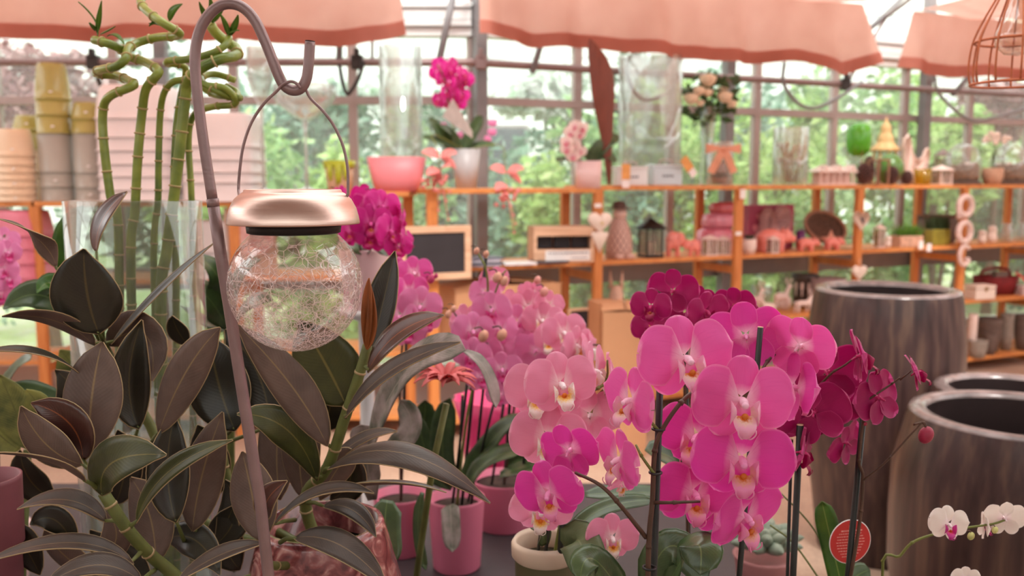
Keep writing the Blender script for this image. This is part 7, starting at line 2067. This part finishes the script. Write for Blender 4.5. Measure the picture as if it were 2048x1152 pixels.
# B : light pink orchid
bB = tbl(1092, 1.02)
hB = P(1080, 1086, 1.02).z - TZ
orchid('light pink orchid with orange lipped flowers in a cream rimmed pot', bB, (.030, .037, hB), potmat=m_greenpot, rimmat=m_creamrim,
       stakes=[(bB + V((.012, -.01, hB * .8)), (1128, 1010, .97), .0036), (bB + V((-.008, .0, hB * .8)), (1105, 1000, .99), .0022), (bB + V((-.018, .0, hB * .8)), (1092, 990, .99), .0018)],
       stems=[([bB + V((0, 0, hB * .8)), (1130, 1000, 1.0), (1160, 880, 1.0), (1190, 800, 1.0), (1232, 758, .99), (1185, 782, .98), (1140, 800, .96)], .0022, m_stickg), ([(1160, 880, 1.0), (1210, 770, 1.0), (1215, 720, 1.0)], .0018, m_stickg),
              ([(1190, 1100, 1.0), (1200, 1140, .99), (1190, 1180, .99)], .0016, m_stickb)],
       flowers=[('light', 1122, 768, .93, 150, 14, 6, -4, 0), ('light', 1082, 782, .96, 150, -16, 2, 4, 1), ('light', 1096, 874, .95, 158, 2, 0, 2, 2), ('light', 1082, 1018, .95, 132, 0, -10, 4, 3), ('light', 1225, 1075, .95, 110, 4, 2, 2, 0),
                ('light', 1186, 742, 1.0, 140, 70, 0, 0, 1), ('light', 1180, 830, .99, 130, 160, -14, 10, 2), ('light', 1218, 760, 1.02, 130, 82, 4, 8, 3), ('light', 1246, 965, .93, 80, 30, -40, 6, 1)],
       leaves=[((1150, 1100), (1160, 1085), (1190, 1170), 84, .98, .92, (-.1, -.8, .5), ml_strapu), ((1140, 1080), (1200, 1020), (1310, 1000), 36, 1.0, 1.05, (0, -.6, .8)), ((1170, 990), (1240, 985), (1330, 985), 34, 1.08, 1.1, (0, -.5, .9)), ((1090, 1090), (1080, 1060), (1062, 1056), 40, 1.0, .98, (0, -.6, .8))])

# C : pink orchids further back, several plants
SHAPES = [-30, -12, 0, 10, 24, 38, 150, -160]


def cluster(label, base, pot, potmat, pts, var, stakes, stems, buds, leaves, seed, span=78):
    r = random.Random(seed); fl = []
    for p in pts:
        x, y, Y = p[:3]; sp = p[3] if len(p) > 3 else span * r.uniform(.9, 1.1); v = p[4] if len(p) > 4 else var
        fl.append((v, x, y, Y, sp, r.choice(SHAPES) if len(p) < 6 else p[5], r.uniform(-12, 14), r.uniform(-12, 12)))
    return orchid(label, base, pot, stakes, stems, fl, buds, leaves, var, potmat=potmat)


bC = tbl(912, 1.82); hC = P(910, 1000, 1.8).z - TZ
cluster('soft pink orchid in a rose pot with many stems', bC, (.050, .060, hC), MATS['rose_pot'],
        [(985, 618, 1.62, 84, 'lilac', -20), (946, 662, 1.6, 88, 'lilac', 12), (1004, 738, 1.55, 84, 'lilac', 6), (944, 712, 1.58, 86, 'lilac', -14), (968, 585, 1.66, 70, 'lilac', 150), (930, 640, 1.66, 76, 'light', 40), (988, 560, 1.68, 66, 'light', -150), (1000, 660, 1.64, 80, 'lilac', 30), (975, 700, 1.63, 74, 'lilac', -30), (960, 755, 1.6, 64, 'lilac', 20), (1000, 790, 1.6, 60, 'lilac', -10)], 'lilac',
        [(bC + V((.01, 0, hC * .8)), (972, 515, 1.66), .0032), (bC + V((.03, 0, hC * .8)), (985, 600, 1.68), .0028), (bC + V((-.01, 0, hC * .8)), (940, 720, 1.64), .0028), (bC + V((.02, .02, hC * .8)), (1000, 760, 1.66), .0026), (bC + V((.0, .02, hC * .8)), (925, 790, 1.7), .0026)],
        [([bC + V((0, 0, hC * .8)), (930, 860, 1.66), (960, 700, 1.64), (975, 600, 1.64), (972, 540, 1.62), (955, 505, 1.62)], .0028, m_stickg), ([(940, 780, 1.64), (980, 700, 1.62), (920, 640, 1.6), (905, 620, 1.6)], .002, m_stickb), ([(970, 640, 1.64), (1000, 560, 1.62), (1012, 540, 1.62)], .002, m_stickg)],
        [(953, 502, 1.6, 7, 'lilac'), (972, 508, 1.6, 7, 'lilac'), (995, 555, 1.6, 11, 'lilac'), (1008, 562, 1.6, 10, 'lilac'), (967, 672, 1.55, 12, 'lilac'), (1004, 670, 1.55, 12, 'lilac'), (897, 628, 1.58, 8, 'lilac'), (907, 618, 1.58, 7, 'lilac')],
        [((905, 970), (885, 900), (900, 796), 52, 1.78, 1.7, (-.2, -1, .2)), ((905, 975), (858, 920), (838, 830), 40, 1.8, 1.78, (-.2, -.9, .3)), ((920, 975), (985, 880), (1040, 838), 46, 1.78, 1.7, (.2, -.6, .8)), ((930, 975), (980, 920), (1045, 905), 50, 1.76, 1.66, (.1, -.6, .8))], 31)
bC2 = tbl(1008, 2.05); hC2 = P(1000, 955, 2.05).z - TZ
cluster('pale pink orchid in the rose pot behind the cream rimmed pot', bC2, (.066, .078, hC2), MATS['rose_pot'],
        [(1058, 612, 1.72, 82, 'light', -20), (1030, 644, 1.7, 84, 'lilac', 14), (1086, 640, 1.68, 86, 'light', -8), (1070, 702, 1.64, 92, 'lilac', 160), (1128, 664, 1.55, 92, 'light', 10), (1104, 680, 1.6, 84, 'light', -30), (1152, 690, 1.5, 92, 'light', 48), (1040, 690, 1.68, 80, 'lilac', 30), (1064, 588, 1.74, 66, 'light', 150), (1180, 700, 1.5, 84, 'light', 70), (1020, 610, 1.74, 74, 'light', -150), (1096, 610, 1.7, 70, 'light', 30), (1135, 720, 1.52, 84, 'light', -150)], 'light',
        [(bC2 + V((.0, 0, hC2 * .8)), (1030, 655, 1.72), .0036), (bC2 + V((.03, 0, hC2 * .8)), (1112, 690, 1.64), .0036), (bC2 + V((-.03, 0, hC2 * .8)), (1010, 790, 1.8), .003)],
        [([bC2 + V((0, 0, hC2 * .8)), (1030, 800, 1.8), (1045, 690, 1.75), (1060, 600, 1.74), (1090, 578, 1.72)], .0028, m_stickb), ([(1100, 760, 1.66), (1115, 715, 1.6), (1140, 690, 1.55), (1200, 690, 1.5)], .0024, m_stickb)],
        [(1075, 560, 1.7, 8, 'light'), (1088, 584, 1.68, 10, 'light')],
        [((1010, 950), (1060, 880), (1090, 800), 40, 2.0, 1.95, (.1, -.9, .3)), ((1000, 950), (1070, 930), (1130, 935), 44, 1.98, 1.9, (.1, -.5, .8))], 37)
bC3 = tbl(800, 1.9)
cluster('rose pink orchid between rubber plant and the chalkboard', bC3, (.05, .06, .13), MATS['rose_pot'],
        [(828, 545, 1.7, 76, 'rose', 10), (840, 612, 1.66, 90, 'lilac', 4), (802, 632, 1.66, 84, 'lilac', -20), (818, 580, 1.68, 78, 'rose', 24), (796, 590, 1.72, 80, 'rose', -30), (815, 660, 1.66, 80, 'lilac', 14), (850, 640, 1.68, 70, 'lilac', 40), (800, 545, 1.74, 70, 'rose', -16)], 'rose',
        [(bC3 + V((0, 0, .1)), (815, 600, 1.76), .003)], [([bC3 + V((0, 0, .1)), (800, 760, 1.76), (815, 620, 1.74), (835, 545, 1.72), (860, 556, 1.7)], .0026, m_stickb)], [(862, 558, 1.68, 9, 'magenta'), (872, 552, 1.68, 5, 'magenta')],
        [((800, 900), (840, 860), (850, 800), 44, 1.85, 1.8, (.1, -.9, .4))], 41)
# hot pink wrapped pot further back
q = tbl(985, 2.28); hW = P(985, 800, 2.25).z - TZ
t = Thing('wrapped_pot', 'hot pink cellophane wrapped pot behind the orchid stems', 'pot', q)
mb = MB(); mb.lathe([(.06, 0), (.075, hW * .5), (.085, hW * .8), (.10, hW), (.095, hW), (.08, hW * .8), (0, hW * .75)], n=40, flute=11, fl=.05); t.part('wrap', mb, MATS['hot_pink_wrap'], local=True)
mb = MB(); mb.lathe([(.072, hW * .78), (0, hW * .8)], n=20); t.part('soil', mb, m_soil, local=True)

# G : magenta orchid right behind the lantern, in a blush pot
qG = P(735, 500, 1.9); bG = V((qG.x - .015, 1.95, TZ)); hG = qG.z - TZ
t = Thing('flower_stand', 'slim pale pedestal under the magenta orchid', 'stand', bG)
mb = MB(); mb.lathe([(.05, 0), (.05, .012), (.016, .03), (.016, hG - .16), (.055, hG - .142), (.055, hG - .132)], n=24); t.part('column', mb, m_white, local=True)
cluster('magenta orchid in a glossy blush pot behind the lantern', bG + V((0, 0, hG - .131)), (.045, .056, .13), m_potw,
        [(715, 422, 1.8, 82, 'magenta', -20), (742, 446, 1.78, 86, 'magenta', 8), (764, 412, 1.8, 78, 'magenta', 30), (778, 462, 1.76, 80, 'magenta', 60), (800, 440, 1.8, 70, 'magenta', 110), (744, 474, 1.78, 72, 'magenta', -8), (796, 492, 1.76, 60, 'magenta', 24), (704, 462, 1.8, 76, 'magenta', -30), (812, 478, 1.78, 58, 'magenta', 80), (728, 398, 1.82, 70, 'magenta', 160), (682, 392, 1.84, 50, 'magenta', -40), (772, 436, 1.83, 80, 'magenta', 150)], 'magenta', [(bG + V((0, 0, hG - .05)), (735, 420, 1.86), .0026)],
        [([bG + V((0, 0, hG - .04)), (715, 470, 1.86), (705, 400, 1.85), (740, 400, 1.82), (790, 440, 1.8), (815, 480, 1.8)], .0024, m_stickb)], [(742, 388, 1.8, 7, 'magenta'), (668, 382, 1.84, 5, 'magenta')], [((735, 505), (760, 490), (775, 512), 40, 1.9, 1.86, (.1, -.6, .8)), ((725, 505), (700, 490), (680, 500), 40, 1.9, 1.88, (-.1, -.6, .8))], 43)

# D : dark magenta orchid behind the hot pink one
bD = tbl(1390, 1.3)
cluster('deep magenta orchid standing behind the hot pink cascade', bD, (.05, .06, .13), m_greenpot,
        [(1302, 612, 1.12, 84, 'dark', -20), (1345, 582, 1.16, 104, 'dark', 155), (1302, 655, 1.13, 80, 'dark', -14), (1350, 655, 1.18, 96, 'dark', 160), (1412, 622, 1.12, 96, 'dark', 24), (1440, 640, 1.16, 80, 'dark', 60), (1468, 612, 1.18, 90, 'dark', 150), (1500, 630, 1.2, 74, 'dark', 110), (1395, 600, 1.2, 70, 'dark', 170)], 'dark',
        [(bD + V((0, 0, .1)), (1372, 700, 1.24), .003)], [([bD + V((0, 0, .1)), (1370, 820, 1.24), (1368, 690, 1.22), (1350, 610, 1.18), (1310, 580, 1.16)], .0024, m_stickb), ([(1368, 690, 1.22), (1400, 640, 1.18), (1470, 625, 1.2), (1510, 640, 1.22)], .0022, m_stickb)], [], [((1390, 1010), (1360, 930), (1290, 900), 60, 1.28, 1.24, (-.2, -.6, .8))], 47)

# E : deep magenta orchid at the right on dark stakes
bE = tbl(1640, 1.0)
orchid('deep magenta orchid with a hanging bud in front of the tall planter', bE, (.045, .055, .13), potmat=m_greenpot,
       stakes=[(V((P(1690, 1152, .98).x - .008, .98, TZ + .12)), (1727, 828, .98), .0036), (V((P(1590, 1152, .97).x - .004, .97, TZ + .12)), (1600, 850, .97), .0038), (V((P(1578, 1152, .98).x, .98, TZ + .12)), (1583, 880, .98), .002)],
       stems=[([(1700, 1160, .975), (1720, 1040, .975), (1726, 955, .975), (1718, 920, .972), (1728, 830, .97), (1733, 800, .97), (1735, 770, .97)], .0022, m_stickb), ([(1724, 962, .975), (1770, 925, .965), (1822, 868, .96), (1846, 845, .96), (1853, 856, .96)], .0013, m_stickb),
              ([(1640, 770, .985), (1665, 745, .97), (1690, 730, .96), (1718, 708, .955)], .0015, m_stickb), ([(1800, 760, .96), (1822, 742, .955)], .001, m_stickb), ([(1735, 800, .97), (1780, 770, .965), (1800, 755, .96)], .0013, m_stickb)],
       flowers=[('dark', 1628, 825, .97, 150, 150, 0, 20, 0), ('dark', 1655, 745, .99, 152, 165, 6, 10, 1), ('dark', 1718, 712, .955, 128, 78, 16, 6, 2), ('dark', 1756, 795, .97, 128, -150, -6, 14, 3), ('dark', 1832, 745, .955, 92, 72, 20, 4, 0), ('dark', 1604, 905, .955, 120, 60, -10, 6, 1), ('dark', 1692, 885, .99, 100, -140, 10, 30, 2), ('dark', 1605, 845, .98, 110, 6, -20, 0, 3), ('dark', 1690, 800, 1.0, 100, 150, 0, 0, 1)],
       buds=[(1852, 870, .96, 17, 'dark'), (1731, 848, .965, 4, 'dark')],
       leaves=[((1630, 1230), (1580, 1190), (1540, 1200), 60, .96, .9, (0, -.5, .9))])

# F : white moth orchid spray low at the right
bF = tbl(1690, 1.12) + V((.05, 0, 0)); bF.x = .50; bF.y = 1.05
orchid('small white orchid spray with pink throats reaching over the floor', bF, (.04, .05, .11), potmat=m_potw,
       stems=[([bF + V((0, 0, .09)), (1765, 1152, 1.0), (1800, 1112, .99), (1825, 1085, .985), (1870, 1068, .98), (1930, 1056, .975), (1985, 1048, .97), (2010, 1040, .97)], .0018, m_stickg)],
       flowers=[('white', 1897, 1048, .965, 84, 4, 6, 6, 0), ('white', 2010, 1036, .97, 84, 172, 4, 0, 1), ('white', 1968, 1050, .975, 64, 78, 4, 0, 2), ('white', 1930, 1158, .95, 62, -6, 0, 0, 3)],
       buds=[(1942, 1072, .97, 8, 'white'), (1990, 1060, .965, 7, 'white')])

# far left lilac orchid
bH = tbl(-10, 1.75)
cluster('lilac orchid at the edge of the table in front of the rose planters', bH, (.045, .055, .12), m_potw, [(6, 480, 1.7, 62, 'lilac', 40), (14, 505, 1.68, 60, 'lilac', 60), (4, 540, 1.68, 62, 'lilac', 30), (14, 560, 1.68, 56, 'lilac', 70), (0, 590, 1.7, 60, 'lilac', 20), (-14, 510, 1.7, 64, 'lilac', 0), (-10, 560, 1.7, 64, 'lilac', -10)], 'lilac', [(bH + V((0, 0, .1)), (-20, 470, 1.74), .003)],
        [([bH + V((0, 0, .1)), (-16, 620, 1.74), (-6, 500, 1.72), (10, 470, 1.7)], .0024, m_stickg)], [], [((-10, 800), (30, 740), (60, 720), 40, 1.7, 1.66, (.1, -.6, .8))], 53)

# ------------------------------------------------------------------ orchids on the top shelf
def shelf_y(px, py, d): q = hitR(px, py, d); return q


q = hitR(932, 373, .14); b1 = V((q.x, q.y, 1.455)); s1 = q.y / F
t = Thing('orchid', 'magenta shelf orchid in a tall pearl grey pot', 'orchid', b1, 'orchids on the top shelf')
hP = hitR(932, 298, .14).z - 1.455
mb = MB(); mb.lathe([(20 * s1, 0), (29 * s1, hP), (26 * s1, hP), (23 * s1, hP * .85), (0, hP * .83)], n=28); t.part('pot', mb, m_greypot, local=True)
w = catmull([b1 + V((0, 0, hP * .8)), hitR(905, 250, .12), hitR(897, 200, .12), hitR(890, 160, .10), hitR(875, 130, .08)], 5); mb = MB(); mb.tube(w, .004, 6); t.part('stem', mb, m_stickg)
r_ = random.Random(77)
for (x, y) in ((880, 130), (898, 140), (912, 150), (925, 148), (880, 158), (900, 165), (918, 170), (930, 160), (890, 185), (908, 190), (922, 188), (872, 145), (895, 205), (915, 205), (878, 200), (905, 128)):
    c = hitR(x, y, .12 + r_.uniform(-.06, .04)); flower(t, 'magenta', x, y, c.y, r_.uniform(32, 40), r_.choice([-40, -10, 10, 30, 60]), r_.uniform(-10, 10), r_.uniform(-15, 15))
for (x, y) in ((985, 246), (984, 264), (975, 278), (920, 270), (887, 252)):
    c = hitR(x, y, .16); flower(t, 'lilac', x, y, c.y, 18, r_.choice([-40, 0, 40]), 0, 0)
for (bb, mm_, ee, w_) in (((905, 300), (880, 265), (856, 240), 28), ((925, 300), (945, 265), (965, 232), 26), ((920, 298), (880, 282), (845, 276), 18), ((935, 298), (965, 288), (990, 294), 14), ((915, 298), (905, 270), (882, 252), 20)):
    pb, pmid, pe = hitR(*bb, .14), hitR(*mm_, .10), hitR(*ee, .04)
    t.part('leaf', leaf_mb(pb, pmid, pe, w_ * s1, V((0, -.8, .5)), .2, prof='strap'), [ml_strap, ml_strapu, ml_strap])
mb = MB(); mb.grid(lambda u, v: hitR(895 + 50 * u, 215 + 55 * u, .0) + V((v * .03 * (1 - u), 0, v * .05 * (1 - u * .6))), 6, 3); t.part('paper_collar', mb, pm('grey_paper', (186, 168, 162), .8, trans=.2))
# rose grape blossoms hanging from the shelf edge
m_med = pm('medinilla_pink', (240, 150, 146), .5, 0, .15, 30, trans=.3)
for lab, (x, y), k0, top in (('salmon pink hanging blossom cluster in front of the grey pot', (880, 340), 26, (865, 268)), ('smaller salmon pink hanging blossom below the shelf edge', (1014, 370), 18, (1000, 290))):
    c = hitR(x, y, -.10); s_ = c.y / F
    t = Thing('hanging_blossom', lab, 'blossom', hitR(x + 4, y + 70, -.10), 'salmon hanging blossoms at the top shelf')
    w = catmull([hitR(930, 300, .10), hitR(top[0], top[1], -.04), hitR(x - 4, y - 40, -.09), c], 5); mb = MB(); mb.tube(w, .003, 6); t.part('stalk', mb, m_stickg)
    for k in range(5 if k0 > 20 else 4):
        a = k * 1.35; d = V((math.cos(a) * .9, -.35 + .5 * math.sin(a), .35 - .45 * (k % 2))).normalized(); b0 = c + V((0, 0, .07 if k < 3 else 0))
        t.part('bract', leaf_mb(b0, b0 + d * .06, b0 + d * .11 - V((0, 0, .02)), .07, V((0, -.7, .7)), .15, prof='other', nu=8, nv=4), [m_med] * 3)
    for k in range(k0):
        p = c + V((r_.gauss(0, .035), r_.gauss(0, .03), -.02 - abs(r_.gauss(0, .05)))); mb = MB(); mb.ell(p, (.014, .014, .012), nu=7, nv=5); t.part('floret', mb, m_med)
    for k in range(4):
        mb = MB(); e = c + V((r_.uniform(-.03, .06), 0, -.12 - .05 * k)); mb.tube([c - V((0, 0, .04)), e], .0025, 5); mb.ell(e, .008, nu=6, nv=5); t.part('floret_string', mb, m_med)
# white shelf orchid in a white cube pot
q = hitR(1176, 371, .06); b2 = V((q.x, q.y, 1.455)); s2 = q.y / F; hP = hitR(1176, 322, .06).z - 1.455
t = Thing('orchid', 'blush white shelf orchid in a square white pot', 'orchid', b2, 'orchids on the top shelf')
mb = MB(); mb.lathe([(24 * s2, 0), (26 * s2, hP), (23 * s2, hP), (20 * s2, hP * .8), (0, hP * .78)], n=32, sq=6); t.part('pot', mb, m_potw, local=True)
w = catmull([b2 + V((0, 0, hP * .7)), hitR(1168, 290, .05), hitR(1152, 255, .03), hitR(1145, 270, .0), hitR(1150, 300, -.02)], 5); mb = MB(); mb.tube(w, .003, 6); t.part('stem', mb, m_stickg)
for (x, y) in ((1150, 252), (1163, 256), (1142, 266), (1158, 268), (1148, 292), (1135, 298), (1160, 302), (1146, 312), (1134, 284)):
    c = hitR(x, y, .0); flower(t, 'blush', x, y, c.y, r_.uniform(26, 32), r_.choice([-30, 0, 20]), 0, r_.uniform(-15, 15))
for (bb, mm_, ee, w_) in (((1180, 322), (1190, 300), (1205, 282), 22), ((1185, 322), (1215, 285), (1238, 280), 26), ((1165, 322), (1130, 318), (1112, 322), 12), ((1178, 322), (1165, 296), (1150, 285), 14), ((1190, 322), (1215, 312), (1232, 326), 14)):
    t.part('leaf', leaf_mb(hitR(*bb, .06), hitR(*mm_, .03), hitR(*ee, .0), w_ * s2, V((0, -.8, .5)), .2, prof='strap'), [ml_strap, ml_strapu, ml_strap])
# tall brown spathe standing on the shelf
q = hitR(1219, 371, .03); b3 = V((q.x, q.y, 1.47)); s3 = q.y / F
sp_ = [(1219, 370, 5), (1218, 345, 12), (1216, 315, 18), (1213, 270, 28), (1210, 230, 40), (1207, 190, 52), (1204, 150, 54), (1196, 115, 42), (1187, 92, 22), (1181, 78, 3)]
t = Thing('dried_spathe', 'tall dark brown dried spathe leaf standing on the top shelf', 'dried leaf', b3)
ctr = [hitR(x, y, .03) for x, y, w_ in sp_]
mb = MB(); n_ = len(sp_)
cs = catmull(ctr, 4); wsm = []
for i in range(n_ - 1):
    for k in range(4): wsm.append(sp_[i][2] + (sp_[i + 1][2] - sp_[i][2]) * k / 4)
wsm.append(sp_[-1][2])
N_ = len(cs)
for lay in (0, .006):
    vs = []; fs = []
    for i in range(N_):
        for j in range(7):
            v = j / 3 - 1; vs.append(cs[i] + UR * (v * wsm[i] * s3 / 2) + NR * (-.03 * (1 - v * v) * (wsm[i] / 52) + lay))
    for i in range(N_ - 1):
        for j in range(6): a = i * 7 + j; fs.append((a, a + 1, a + 8, a + 7))
    mb.add(vs, fs)
t.part('blade', mb, pm('brown_spathe', (122, 60, 44), .5, 0, .12, 8, .15, 40, stretch=(6, 6, 1)))
